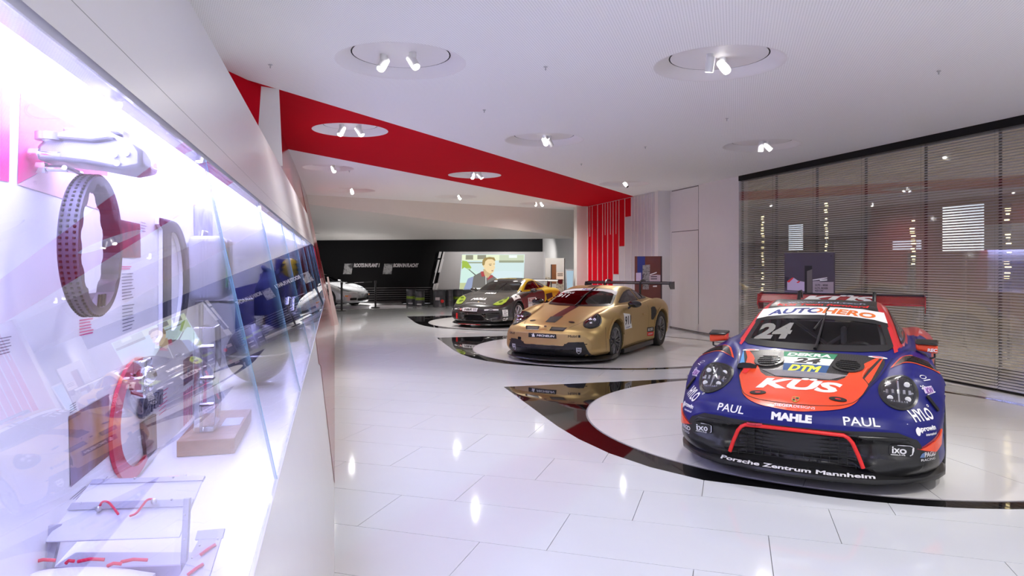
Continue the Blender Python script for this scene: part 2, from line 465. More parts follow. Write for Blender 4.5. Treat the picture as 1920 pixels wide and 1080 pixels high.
FINGREY = M('pale_grey_board', (.60, .58, .64), .5, var=.04)
fin_px = [1093, 1101, 1110, 1120, 1129.3, 1139, 1149, 1160, 1171, 1183, 1195, 1207.5, 1221, 1236]
fy = [on_x(p, 400, 8.20).y for p in fin_px]
fy[0] = 22.0; fy[-1] = 16.97
finw = struct(MB().box((8.36, (22.0 + 16.97) / 2, 1.795), (.24, 22.0 - 16.97, 3.59)).build('wall_finned', WHITE))
stop = {6: 514, 7: 461.5, 8: 406}
for i in range(len(fy) - 1):
    ya, yb = fy[i + 1] + .012, fy[i] - .012; yc = (ya + yb) / 2
    z0 = .02
    if i <= 5: MB().box((8.23, yc, (z0 + 3.57) / 2), (.03, yb - ya, 3.55)).build('panel', RED, finw)
    elif i in stop:
        zs = on_x((fin_px[i] + fin_px[i + 1]) / 2, stop[i], 8.215).z
        MB().box((8.23, yc, (zs + 3.57) / 2), (.03, yb - ya, 3.57 - zs)).build('panel', RED, finw)
        MB().box((8.228, yc, zs / 2), (.03, yb - ya, zs - .012)).build('panel', FINGREY, finw)
    else: MB().box((8.23, yc, (z0 + 3.57) / 2), (.03, yb - ya, 3.55)).build('panel', FINGREY, finw)
    MB().box((8.222, fy[i], 1.79), (.036, .024, 3.57)).build('fin', WHITE, finw)
    if i in (0, 1, 4, 5, 6, 9, 10, 11, 12):
        zb = on_x(1160, 438, 8.2).z
        MB().box((8.222, yc, (zb + 3.58) / 2), (.036, .020, 3.58 - zb)).build('fin', WHITE, finw)
struct(MB().box((8.02, 22.16, 1.795), (.40, .30, 3.59)).build('wall_pier', BEIGE))

# ---------------------------------------------------------------- far end: leaning beam, dark wall, projection wall
BT = [on_z(575, 365, CEIL), on_z(1086, 394.5, CEIL)]
BB = [on_z(598, 450, 2.62), on_z(1084, 446, 2.62)]
v = [BT[0], BT[1], BB[1], BB[0], BT[0] + Vector((-.4, 2.6, 0)), BT[1] + Vector((.5, 2.6, 0)), BB[1] + Vector((.5, .5, 0)), BB[0] + Vector((-.4, .5, 0))]
ext = BT[0] + (BT[0] - BT[1]) * .35; exb = BB[0] + (BB[0] - BB[1]) * .35
v[0] = ext; v[3] = exb; v[4] = ext + Vector((-.3, 3.2, 0)); v[7] = exb + Vector((-.3, .4, 0))
struct(MB().add(v, [(0, 1, 2, 3), (4, 7, 6, 5), (0, 4, 5, 1), (3, 2, 6, 7), (1, 5, 6, 2), (0, 3, 7, 4)]).build('beam', BEIGE))
struct(MB().box((1.6, 29.75, 1.5), (17.2, .30, 3.0)).build('wall_back', BLACK))
struct(MB().box((1.6, 28.3, 2.86), (17.2, 3.0, .12)).build('ceiling_far', BLACK))
pw = [on_y(812, 571, 29.45), on_y(833, 472, 29.45), on_y(1033, 472, 29.45), on_y(1040, 571, 29.45)]
struct(MB().add([*pw, *[p + Vector((0, .14, 0)) for p in pw]], [(0, 1, 2, 3), (7, 6, 5, 4), (0, 4, 5, 1), (1, 5, 6, 2), (2, 6, 7, 3), (3, 7, 4, 0)]).build('wall_projection', GREY))
struct(MB().box((9.0, 26.0, 1.5), (.16, 7.4, 3.0)).build('wall_far_right', WHITE))
struct(MB().box((8.6, 22.4, 3.1), (1.0, .20, 1.0)).build('wall_far_right', WHITE))
# black and white battens on the leaning edge between the two walls
for (a, b, y0_, y1_) in ((821, 825.5, 472, 484), (828, 831, 472, 486), (815.5, 819, 487, 511), (821.5, 826, 486, 511), (811.5, 813.5, 511, 531), (808, 812.5, 532, 555), (813.5, 818.5, 531, 548), (802, 806, 553, 569), (807.5, 811.5, 549, 569)):
    sh = (y1_ - y0_) * .245
    q = [on_y(a, y1_, 29.40), on_y(b, y1_, 29.40), on_y(b + sh, y0_, 29.40), on_y(a + sh, y0_, 29.40)]
    struct(MB().add([*q, *[p + Vector((0, .04, 0)) for p in q]], [(0, 1, 2, 3), (7, 6, 5, 4), (0, 4, 5, 1), (1, 5, 6, 2), (2, 6, 7, 3), (3, 7, 4, 0)]).build('trim_batten', WHITE))
for k in range(7):
    zz = on_y(700, 540 + 4.2 * k, 29.58).z
    struct(MB().box((2.0, 29.58, zz), (7.0, .03, .012)).build('trim_groove', GREY))
struct(MB().box((-1.0, 28.4, .03), (7.4, 2.2, .06)).build('floor_platform', WHITE_GLOSS))
struct(MB().box((6.4, 28.95, .30), (5.2, .8, .58)).build('floor_plinth', M('dark_grey_gloss', (.05, .05, .055), .15)))
struct(MB().box((-7.0, 24, 1.8), (.2, 14, 3.7)).build('wall_far_left', BEIGE))

# ---------------------------------------------------------------- lobby seen through the louvres
struct(MB().box((13.0, 8.5, -.06), (8.7, 30, .1)).build('floor_lobby', M('lobby_floor', (.50, .47, .45), .15)))
struct(MB().box((15.6, 8.5, 1.8), (.2, 30, 3.7)).build('wall_lobby', M('lobby_wall', (.52, .47, .41), .5)))
struct(MB().box((12.9, 23.6, 1.8), (8.4, .2, 3.7)).build('wall_lobby', M('lobby_wall', (.52, .47, .41), .5)))
struct(MB().box((12.3, 8.5, CEIL + .04), (7.0, 30, .06)).build('ceiling_lobby', M('lobby_ceiling', (.62, .56, .50), .6)))
# ---------------------------------------------------------------- left side: leaning wall with the long lit showcase
VZ0, VZ1, VZT = .93, 2.07, 2.76
LK = .2065
lx = lambda z: -LK * z                              # the leaning front
VY0, VY1, VYE = -1.5, 15.7, 20.1
BX = -.685                                          # back panel of the showcase
LAV = (.74, .72, 1.0)
SHELFM = M('showcase_shelf', (.86, .86, .90), .22, var=.01)
BACKM = M('showcase_back', (.80, .80, .86), .35, var=.01)
pr = lambda u, v, w: (u, w, v)
def along(poly, y0, y1, name, mat, parent=None):
    return MB().prism(poly, pr, y0, y1).build(name, mat, parent)
struct(along([(0, 0), (lx(VZ0), VZ0), (-1.1, VZ0), (-1.1, 0)], VY0, VYE, 'wall_left', WHITE_GLOSS))
struct(along([(lx(VZ1), VZ1), (lx(VZT), VZT), (-1.25, VZT), (-1.25, VZ1 + .06), (lx(VZ1) - .02, VZ1 + .06)], VY0, VY1, 'wall_left', M('fascia_lacquer', (.70, .68, .70), .30, var=.01)))
struct(along([(BX - .10, VZ0), (BX - .10, VZ1 + .06), (BX, VZ1 + .06), (BX, VZ0)], VY0, VY1, 'wall_left', BACKM))
struct(along([(BX, VZ0 - .001), (BX, VZ0 + .004), (lx(VZ0) - .012, VZ0 + .004), (lx(VZ0) - .012, VZ0 - .001)], VY0, VY1, 'trim_shelf', SHELFM))
struct(MB().box((-.62, VY0 - .05, 1.4), (1.3, .1, 2.8)).build('wall_left_end', WHITE))
# lit ceiling of the showcase
struct(along([(BX + .004, VZ1 + .012), (lx(VZ1) - .055, VZ1 + .012), (lx(VZ1) - .055, VZ1 + .05), (BX + .004, VZ1 + .05)], VY0, VY1, 'trim_light_panel', M('led_panel', (.9, .9, 1), .5, emit=(.53, .54, 1.0), es=19.5, var=0)))
struct(along([(lx(VZ1) - .055, VZ1 - .012), (lx(VZ1) - .012, VZ1 - .012), (lx(VZ1) - .012, VZ1 + .05), (lx(VZ1) - .055, VZ1 + .05)], VY0, VY1, 'trim_glass_rail', WHITE_GLOSS))
struct(along([(lx(2.159) + .0005, 2.159), (lx(2.161) + .0005, 2.161), (lx(2.161) - .004, 2.161), (lx(2.159) - .004, 2.159)], VY0, VY1, 'trim_seam', M('seam_grey', (.38, .37, .38), .5)))
# panes
VGLASS = glass('showcase_glass', (.975, .98, 1.0), 1.5)
EDGE = M('green_glass_edge', (.25, .50, .62), .1, var=0, alpha=.55)
ys = [VY0 + .02, 2.60, 4.34, 6.12, 7.87, 9.62, 11.37, 13.12, 14.87, VY1]
sc = empty('showcase_glazing', (-.3, 3, VZ0 + .004), 0, 'long leaning glass front of the lit showcase, in nine panes', 'glazing')
inv = Matrix.Translation(Vector((.3, -3, -VZ0 - .004)))
for i in range(len(ys) - 1):
    a, b = ys[i] + .003, ys[i + 1] - .003
    for nm, off, mt in (('pane', 0, VGLASS),):
        mb = MB().prism([(lx(VZ0) - .004, VZ0 + .006), (lx(VZ1) - .004, VZ1 - .014), (lx(VZ1) - .012, VZ1 - .014), (lx(VZ0) - .012, VZ0 + .006)], pr, a, b)
        o = mb.build(nm, mt, sc); o.matrix_parent_inverse = inv
    if i:
        mb = MB().prism([(lx(VZ0) - .003, VZ0 + .006), (lx(VZ1) - .003, VZ1 - .014), (lx(VZ1) - .014, VZ1 - .014), (lx(VZ0) - .014, VZ0 + .006)], pr, ys[i] - .0014, ys[i] + .0014)
        o = mb.build('pane_edge', EDGE, sc); o.matrix_parent_inverse = inv
# leaning wall beyond the showcase and above it
struct(along([(0, 0), (lx(CEIL), CEIL), (-1.25, CEIL), (-1.25, 0)], VY1, VYE, 'wall_left', RED_GLOSS))
struct(along([(lx(VZT) - .01, VZT), (lx(CEIL), CEIL), (-1.25, CEIL), (-1.25, VZT)], 8.0, VY1, 'wall_left', RED_GLOSS))
# end face of the upper wall: red then white panel
def facet(pts, name, mat, th=.04):
    P = [Vector(p) for p in pts]; n = (P[1] - P[0]).cross(P[2] - P[0]).normalized() * th
    k = len(P)
    return struct(MB().add(P + [p - n for p in P], [tuple(range(k)), tuple(range(2 * k - 1, k - 1, -1))] + [(i, k + i, k + (i + 1) % k, (i + 1) % k) for i in range(k)]).build(name, mat))
A1, B1, C1 = (-1.22, 7.0, CEIL), (-.79, 7.93, CEIL), (-.60, 8.02, CEIL)
A0, B0, C0 = (-1.22, 7.0, VZT), (-.84, 7.90, VZT), (-.565, 8.05, VZT)
facet([A1, B1, B0, A0], 'wall_upper_end', RED)
facet([B1, C1, C0, B0], 'wall_upper_end', WHITE)
# red field on the plinth
e = .002
facet([(e, 5.57, 0.0), (e, VYE, 0), (lx(VZ0) + e, VYE, VZ0), (lx(VZ0) + e, 7.55, VZ0), (lx(.72) + e, 7.05, .72), (lx(.66) + e, 7.32, .66)][::-1], 'trim_red_field', RED_GLOSS, .001)
# white end board and leaning board at the far end of the wall
struct(along([(.005, 0), (lx(1.75), 1.75), (lx(1.75) - .10, 1.75), (-.10, 0)], VYE + .02, VYE + .10, 'trim_end_board', BEIGE))
struct(along([(.12, 0), (-.16, 1.32), (-.20, 1.32), (-.04, 0)], VYE - .35, VYE - .30, 'trim_leaning_board', BEIGE))
# ---------------------------------------------------------------- recessed lamp clusters
LAMPW = M('lamp_white', (.80, .80, .80), .35)
LENS = M('lamp_lens', (1, 1, 1), .2, emit=(1, .95, .88), es=10, var=0)
LENS_OFF = M('lamp_dark', (.02, .02, .02), .2)
names = ['nearest on the left, over the white floor', 'large, over the blue race car', 'in the red band, nearer of its two', 'in the white ceiling before the gold car', 'beside the louvred glass wall', 'in the red band, farther of its two',
         'next to the finned wall corner', 'against the left wall past the red band', 'far white ceiling, left of the beam', 'far white ceiling above the finned wall', 'far white ceiling in the middle']
cfg = {0: [(-.16, .05, (-.35, -.45)), (.10, -.08, (.30, -.55))], 1: [(-.12, -.05, (.0, .2)), (.06, .02, (.1, -.7))], 2: [(-.12, 0, (-.3, -.4)), (.12, -.04, (.45, -.3))], 3: [(.02, .02, (0, -.8)), (.10, .06, (.6, .5))],
       4: [(.0, .02, (0, .1)), (.10, 0, (.5, -.5))], 5: [(-.05, 0, (-.1, -.6)), (.1, -.05, (.5, -.3))], 6: [(.04, 0, (.3, -.6))], 7: [(.1, 0, (.2, -.5))], 8: [(0, .1, (.2, -.3))], 9: [(-.1, 0, (.1, -.8)), (.12, 0, (.1, -.7))], 10: [(.1, 0, (.1, -.8))]}
for i, (x, y) in enumerate(RECESS):
    r = [h for h in allh if h[0] == x and h[1] == y][0][2]
    t = empty('ceiling_lamp_cluster', (x, y, CEIL), 0, 'round white recess with spotlights ' + names[i], 'ceiling light', 'recessed spotlight clusters in the ceiling')
    MB().lathe([(r + .012, -.001), (r, -.001), (r - .03, .014), (r - .13, .072), (r - .135, .078)], n=40).build('reveal', WHITE, t, smooth=True)
    o = t.children[0]
    bm = bmesh.new(); bm.from_mesh(o.data)
    bmesh.ops.delete(bm, geom=[f for f in bm.faces if len(f.verts) > 6], context='FACES'); bm.to_mesh(o.data); bm.free()
    MB().lathe([(r - .148, .076), (r - .148, .084), (0, .084)], n=40).build('back_plate', WHITE, t)
    MB().lathe([(r - .130, .079), (r - .150, .079)], n=40).build('shadow_gap', BLACK, t, fix=False)
    gp = t.children[-1]; _b = bmesh.new(); _b.from_mesh(gp.data); bmesh.ops.delete(_b, geom=[f for f in _b.faces if len(f.verts) > 6], context='FACES'); _b.to_mesh(gp.data); _b.free()
    for hx, hy, (tx, ty) in cfg[i]:
        aim = Vector((tx, ty, -.75)).normalized()
        hd = MB().cyl((hx, hy, .078), (hx, hy, .025), .034, 14)
        p = Vector((hx, hy, -.005)); p0 = p - aim * .055; p1 = p + aim * .085
        h = hd.tube([p0, p1], .042, 18).build('spot_head', LAMPW, t, smooth=True)
        MB().tube([p1 - aim * .004, p1 + aim * .003], .034, 18).build('spot_lens', LENS if not (i in (3, 6) and tx > .2) else LENS_OFF, h)
# ---------------------------------------------------------------- car bodies: sections lofted along the car, x forward, y left
def pchip(xs, ys):
    xs = np.array(xs, float); ys = np.array(ys, float)
    h = np.diff(xs); d = np.diff(ys) / h; m = np.zeros(len(xs))
    for i in range(1, len(xs) - 1):
        if d[i - 1] * d[i] > 0:
            w1 = 2 * h[i] + h[i - 1]; w2 = h[i] + 2 * h[i - 1]; m[i] = (w1 + w2) / (w1 / d[i - 1] + w2 / d[i])
    m[0] = d[0]; m[-1] = d[-1]
    def fn(x):
        x = np.clip(np.asarray(x, float), xs[0], xs[-1]); i = np.clip(np.searchsorted(xs, x) - 1, 0, len(xs) - 2)
        t = (x - xs[i]) / h[i]
        return (2 * t**3 - 3 * t**2 + 1) * ys[i] + (t**3 - 2 * t**2 + t) * h[i] * m[i] + (-2 * t**3 + 3 * t**2) * ys[i + 1] + (t**3 - t**2) * h[i] * m[i + 1]
    return fn
def smooth01(x): x = np.clip(x, 0, 1); return x * x * (3 - 2 * x)

class CarBody:
    """T: list of rows (x, [(y, z) * n]); half sections from the middle of the floor to the middle of the roof"""
    def __init__(s, rows, sub, warp, arches, dx=.028):
        rows = sorted(rows, key=lambda r: r[0]); xs = [r[0] for r in rows]; nk = len(rows[0][1])
        fy = [pchip(xs, [r[1][k][0] for r in rows]) for k in range(nk)]
        fz = [pchip(xs, [r[1][k][1] for r in rows]) for k in range(nk)]
        n = int((xs[-1] - xs[0]) / dx)
        X = np.linspace(xs[0], xs[-1], n)
        ex = np.concatenate([xs[-1] - .10 * (np.linspace(0, 1, 9)[1:-1]) ** 2, xs[0] + .08 * (np.linspace(0, 1, 7)[1:-1]) ** 2])
        X = np.unique(np.concatenate([X, ex])); X.sort()
        KY = np.stack([f(X) for f in fy], 1); KZ = np.stack([f(X) for f in fz], 1)
        def cr(K, sgn):
            ext = np.concatenate([sgn * K[:, 1:2], K, -sgn * 0 + K[:, -2:-1] * (1 if sgn > 0 else -1)], 1)
            out = []
            for k in range(nk - 1):
                p0, p1, p2, p3 = (ext[:, k + j] for j in range(4))
                for q in range(sub[k]):
                    t = q / sub[k]
                    m1 = (p2 - p0) * .5 * s.ten[k] ; m2 = (p3 - p1) * .5 * s.ten[k + 1]
                    out.append((2 * t**3 - 3 * t**2 + 1) * p1 + (t**3 - 2 * t**2 + t) * m1 + (-2 * t**3 + 3 * t**2) * p2 + (t**3 - t**2) * m2)
            out.append(K[:, -1]); return np.stack(out, 1)
        s.ten = [1.] * nk
        for k in (0, 1): s.ten[k] = .15
        Y = cr(KY, -1); Z = cr(KZ, 1)
        H = Y.shape[1]
        Y[:, 0] = 0; Y[:, -1] = 0
        XX = np.repeat(X[:, None], H, 1); KYr, KZr = Y.copy(), Z.copy()
        XX, Y, Z = warp(XX, Y, Z)
        # full ring: left half then mirrored right half
        V = []; N = len(X)
        for i in range(N):
            V += [(XX[i, j], Y[i, j], Z[i, j]) for j in range(H)]
            V += [(XX[i, j], -Y[i, j], Z[i, j]) for j in range(H - 2, 0, -1)]
        W = 2 * H - 2
        Fc = []
        for i in range(N - 1):
            for j in range(W):
                a, b = i * W + j, i * W + (j + 1) % W
                Fc.append((a, b, b + W, a + W))
        V = np.array(V)
        for i0, flip in ((0, False), (N - 1, True)):
            y0 = np.concatenate([KYr[i0], -KYr[i0][H - 2:0:-1]]); z0 = np.concatenate([KZr[i0], KZr[i0][H - 2:0:-1]]); zm = (z0.max() + z0.min()) / 2
            prev = i0 * W
            for sc_ in (.93, .82, .66, .48, .30, .14):
                x_, y_, z_ = warp(np.full(W, X[i0]) + (1 - sc_) * (.012 if flip else -.012), y0 * sc_, zm + (z0 - zm) * sc_)
                c = len(V); V = np.vstack([V, np.stack([x_, y_, z_], 1)])
                for j in range(W):
                    q = (prev + j, prev + (j + 1) % W, c + (j + 1) % W, c + j)
                    Fc.append(q if flip else q[::-1])
                prev = c
            c = len(V); x_, y_, z_ = warp(np.array([X[i0] + (.012 if flip else -.012)]), np.array([0.]), np.array([zm])); V = np.vstack([V, [[x_[0], y_[0], z_[0]]]])
            for j in range(W): Fc.append((prev + j, prev + (j + 1) % W, c) if flip else (c, prev + (j + 1) % W, prev + j))
        s.V, s.F = V, Fc
        s.arches = arches; s.cuts = []; s.parts = []
        s.bvh = BVHTree.FromPolygons([tuple(v) for v in V], Fc)
    def push(s, poly, frame, depth, soft=.02, cond=None):
        """press the shell inwards inside a polygon drawn in a frame"""
        O, U, Vv, D = frame; P = (s.V - np.array(O)); u = P @ np.array(U); v = P @ np.array(Vv)
        ins = np.zeros(len(u), bool); dist = np.full(len(u), 1e9)
        pts = np.array(poly)
        for i in range(len(pts)):
            (x1, y1), (x2, y2) = pts[i - 1], pts[i]
            c = ((y1 > v) != (y2 > v)) & (u < (x2 - x1) * (v - y1) / (y2 - y1 + 1e-12) + x1); ins ^= c
            t = np.clip(((u - x1) * (x2 - x1) + (v - y1) * (y2 - y1)) / ((x2 - x1)**2 + (y2 - y1)**2 + 1e-12), 0, 1)
            dist = np.minimum(dist, np.hypot(u - x1 - t * (x2 - x1), v - y1 - t * (y2 - y1)))
        w = ins * smooth01(dist / soft)
        if cond is not None: w = w * cond(s.V)
        s.V = s.V + np.array(D)[None] * (depth * w)[:, None]
    def refresh(s): s.bvh = BVHTree.FromPolygons([tuple(v) for v in s.V], s.F)
    def hit(s, O, D):
        return s.bvh.ray_cast(Vector(O), Vector(D), 6)
    def build(s, name, mats, parent, matfn=None, ang=50):
        V = s.V.copy(); keep = []; Fa = s.F
        C = np.array([V[list(f)].mean(0) for f in Fa])
        dead = np.zeros(len(Fa), bool)
        for ax, az, r, ymin in s.arches:
            side = (np.abs(V[:, 1]) > ymin) & (V[:, 2] < az + r + .06)
            d = np.hypot(V[:, 0] - ax, V[:, 2] - az)
            near = side & (np.abs(d - r) < .016)
            k = r / np.maximum(d, 1e-6)
            V[near, 0] = ax + (V[near, 0] - ax) * k[near]; V[near, 2] = az + (V[near, 2] - az) * k[near]
            cd = np.hypot(C[:, 0] - ax, C[:, 2] - az)
            dead |= (cd < r) & (np.abs(C[:, 1]) > ymin)
        for poly, frame in s.cuts:
            O, U, Vv, D = frame; P = s.V - np.array(O); u = P @ np.array(U); v = P @ np.array(Vv); ins = np.zeros(len(u), bool)
            for i in range(len(poly)):
                (x1, y1), (x2, y2) = poly[i - 1], poly[i]
                ins ^= ((y1 > v) != (y2 > v)) & (u < (x2 - x1) * (v - y1) / (y2 - y1 + 1e-12) + x1)
            for fi, f in enumerate(Fa):
                if all(ins[j] for j in f):
                    e1 = s.V[f[1]] - s.V[f[0]]; e2 = s.V[f[2]] - s.V[f[0]]
                    nn = np.cross(e1, e2)
                    cc = s.V[list(f)].mean(0)
                    if cc[2] > .55 and (abs(U[1]) > .5 or cc[1] * -D[1] > 0): dead[fi] = True
        bm = bmesh.new(); bv = [bm.verts.new(v) for v in V]
        for fi, f in enumerate(Fa):
            if not dead[fi]:
                try: fc = bm.faces.new([bv[j] for j in f])
                except ValueError: continue
                if matfn: fc.material_index = matfn(C[fi])
        bmesh.ops.delete(bm, geom=[v for v in bm.verts if not v.link_faces], context='VERTS')
        # wheel-arch returns
        ed = [e for e in bm.edges if e.is_boundary and any(abs(math.hypot((e.verts[0].co.x + e.verts[1].co.x) / 2 - ax, (e.verts[0].co.z + e.verts[1].co.z) / 2 - az) - r) < .05 for ax, az, r, ymin in s.arches) and e.verts[0].co.z < .8]
        if ed:
            res = bmesh.ops.extrude_edge_only(bm, edges=ed)
            for v in res['geom']:
                if isinstance(v, bmesh.types.BMVert): v.co.y *= .86
        bmesh.ops.recalc_face_normals(bm, faces=bm.faces)
        me = bpy.data.meshes.new(name); bm.to_mesh(me); bm.free()
        for m in (mats if isinstance(mats, (list, tuple)) else [mats]): me.materials.append(m)
        me.polygons.foreach_set('use_smooth', [True] * len(me.polygons)); me.set_sharp_from_angle(angle=R(ang))
        o = bpy.data.objects.new(name, me); COL.objects.link(o); o.parent = parent
        return o
    def decal(s, sh, frame, name, mat, parent, off=.002, grid=.05, back=3., thick=0., kind=None, skirt=False, minz=None):
        """lay a flat shape onto the shell along the frame's direction"""
        O, U, Vv, D = (Vector(q) for q in frame)
        vs, fs = sh
        bm = bmesh.new(); bv = [bm.verts.new((float(a), float(b), 0)) for a, b in vs]
        for f in fs:
            try: bm.faces.new([bv[i] for i in f])
            except ValueError: pass
        a0, b0 = np.asarray(vs).min(0); a1, b1 = np.asarray(vs).max(0)
        if any(len(f.verts) > 4 for f in bm.faces): bmesh.ops.triangulate(bm, faces=[f for f in bm.faces if len(f.verts) > 4])
        for ax, lo, hi in ((0, a0, a1), (1, b0, b1)):
            k = int((hi - lo) / grid)
            for i in range(1, k + 1):
                c = lo + (hi - lo) * i / (k + 1); n = [0, 0, 0]; n[ax] = 1; p = [0, 0, 0]; p[ax] = c
                bmesh.ops.bisect_plane(bm, geom=bm.verts[:] + bm.edges[:] + bm.faces[:], plane_co=p, plane_no=n, dist=1e-5)
        bad = []
        for v in bm.verts:
            o = O + U * v.co.x + Vv * v.co.y - D * back
            h, nn, fi, ds = s.bvh.ray_cast(o, D, back + 4)
            if h is None or (minz is not None and h.z < minz): bad.append(v); continue
            if nn.dot(D) > 0: nn = -nn
            v.co = h + nn * off
        bmesh.ops.delete(bm, geom=bad, context='VERTS')
        if thick:
            bmesh.ops.recalc_face_normals(bm, faces=bm.faces)
            bm.normal_update()
            if sum((f.normal.dot(D) for f in bm.faces)) > 0: bmesh.ops.reverse_faces(bm, faces=bm.faces)
            bm.normal_update()
            nv = {v: v.normal.copy() for v in bm.verts}
            res = bmesh.ops.extrude_face_region(bm, geom=bm.faces[:])
            for v in res['geom']:
                if isinstance(v, bmesh.types.BMVert):
                    v.co += v.normal * thick if v.normal.length > .1 else -D * thick
        me = bpy.data.meshes.new(name); bm.to_mesh(me); bm.free()
        me.materials.append(mat); me.polygons.foreach_set('use_smooth', [True] * len(me.polygons))
        if thick: me.set_sharp_from_angle(angle=R(40))
        ob = bpy.data.objects.new(name, me); COL.objects.link(ob); ob.parent = parent
        if kind: ob['kind'] = kind
        return ob
FRONT = ((0, 0, 0), (0, 1, 0), (0, 0, 1), (-1, 0, 0))
TOP = ((0, 0, 0), (0, 1, 0), (-1, 0, 0), (0, 0, -1))
LEFT = ((0, 0, 0), (-1, 0, 0), (0, 0, 1), (0, -1, 0))
RIGHT = ((0, 0, 0), (1, 0, 0), (0, 0, 1), (0, 1, 0))
def frame_at(O, D, roll=0, upref=(0, 0, 1)):
    D = Vector(D).normalized(); up = Vector(upref); V = (up - D * up.dot(D)).normalized(); U = V.cross(-D).normalized()
    if roll:
        c, q = math.cos(roll), math.sin(roll); U, V = U * c + V * q, V * c - U * q
    return (tuple(O), tuple(U), tuple(V), tuple(D))

RUBBER = M('tyre_rubber', (.018, .018, .018), .62, bump=.05)
RIM_BLK = M('black_alloy', (.03, .03, .032), .25, .6)
RIM_SIL = M('silver_alloy', (.62, .62, .64), .28, .9)
DISCM = M('brake_disc', (.25, .24, .23), .35, .8)
CARBON = None
def carbon_mat():
    m = M('carbon_weave', (.02, .02, .02), .34, coat=.2, var=0); nt = m.node_tree; b = nt.nodes['Principled BSDF']
    tc = nt.nodes.new('ShaderNodeTexCoord'); mp = nt.nodes.new('ShaderNodeMapping'); mp.inputs['Rotation'].default_value = (0, 0, R(45)); mp.inputs['Scale'].default_value = (70, 70, 70)
    ch = nt.nodes.new('ShaderNodeTexChecker'); ch.inputs['Scale'].default_value = 1.; ch.inputs[1].default_value = (.012, .012, .012, 1); ch.inputs[2].default_value = (.040, .038, .036, 1)
    nt.links.new(tc.outputs['Object'], mp.inputs[0]); nt.links.new(mp.outputs[0], ch.inputs[0]); nt.links.new(ch.outputs[0], b.inputs['Base Color'])
    return m
CARBON = carbon_mat()

def wheel(name, parent, x, y, side, rt, wid, rr, rim, spokes=10, twin=True, steer=0., nut=RED):
    """tyre, rim with spokes, disc, centre nut; side +1 = left"""
    t = empty(name, (x, y, rt)); t.parent = parent; t.rotation_euler = (0, 0, steer)
    w = wid / 2
    prof = [(rr + .005, -w * .86), (rr + .03, -w * .98), (rt - .05, -w), (rt - .015, -w * .93), (rt, -w * .78), (rt, w * .78), (rt - .015, w * .93), (rt - .05, w), (rr + .03, w * .98), (rr + .005, w * .86)]
    MB().lathe(prof, axis='Y', n=48, close=True).build('tyre', RUBBER, t, smooth=True)
    s = side
    rm = MB()
    rm.lathe([(rr + .012, s * w * .88), (rr + .004, s * w * .93), (rr - .012, s * w * .86), (rr - .02, s * w * .5), (rr - .03, -s * w * .8), (rr + .006, -s * w * .86)], axis='Y', n=48, close=True)
    for k in range(spokes):
        for da in ((-.10, .10) if twin else (0,)):
            a = 2 * PI * k / spokes
            a1 = a + da * (1.3 if twin else 0)
            p0 = Vector((.045 * math.cos(a), s * w * .60, .045 * math.sin(a))); p1 = Vector(((rr - .015) * math.cos(a1), s * w * .80, (rr - .015) * math.sin(a1)))
            pm = (p0 + p1) / 2 + Vector((0, s * .008, 0))
            tn = Vector((-math.sin(a), 0, math.cos(a)))
            rm_w = [.016, .010, .011] if twin else [.024, .018, .024]
            ring = []
            for p, q in zip((p0, pm, p1), rm_w):
                ring += [p + tn * q, p + tn * q * .7 + Vector((0, s * .012, 0)), p - tn * q * .7 + Vector((0, s * .012, 0)), p - tn * q, p - Vector((0, s * .02, 0))]
            fs = []
            for i in range(2):
                for j in range(5): fs.append((i * 5 + j, i * 5 + (j + 1) % 5, i * 5 + 5 + (j + 1) % 5, i * 5 + 5 + j))
            rm.add(ring, fs + [(0, 1, 2, 3, 4), (10, 11, 12, 13, 14)])
    r = rm.build('rim', rim, t, smooth=True)
    MB().lathe([(.055, s * w * .55), (.052, s * w * .74), (.036, s * w * .80), (0, s * w * .80)], axis='Y', n=20).build('centre_nut', nut, r, smooth=True)
    MB().lathe([(rr - .05, -s * w * .10), (rr - .05, s * w * .05), (.05, s * w * .05)], axis='Y', n=40).build('brake_disc', DISCM, t, smooth=True)
    MB().box((-.10 if x > 0 else .10, s * w * .0, rr - .10), (.20, .07, .09), m=None).build('brake_caliper', BLACK_S, t, bevel=.01)
    return t
def arc_well(parent, x, z, r, y0, y1):
    """dark liner of a wheel housing"""
    mb = MB(); n = 20; vs = []
    for i in range(n + 1):
        a = R(-12 + 204 * i / n); vs += [(x + r * math.cos(a), y0, z + r * math.sin(a)), (x + r * math.cos(a), y1, z + r * math.sin(a))]
    fs = [(2 * i, 2 * i + 1, 2 * i + 3, 2 * i + 2) for i in range(n)] + [tuple(2 * i for i in range(n + 1))]
    mb.add(vs, fs).build('wheel_liner', BLACK, parent, fix=False)
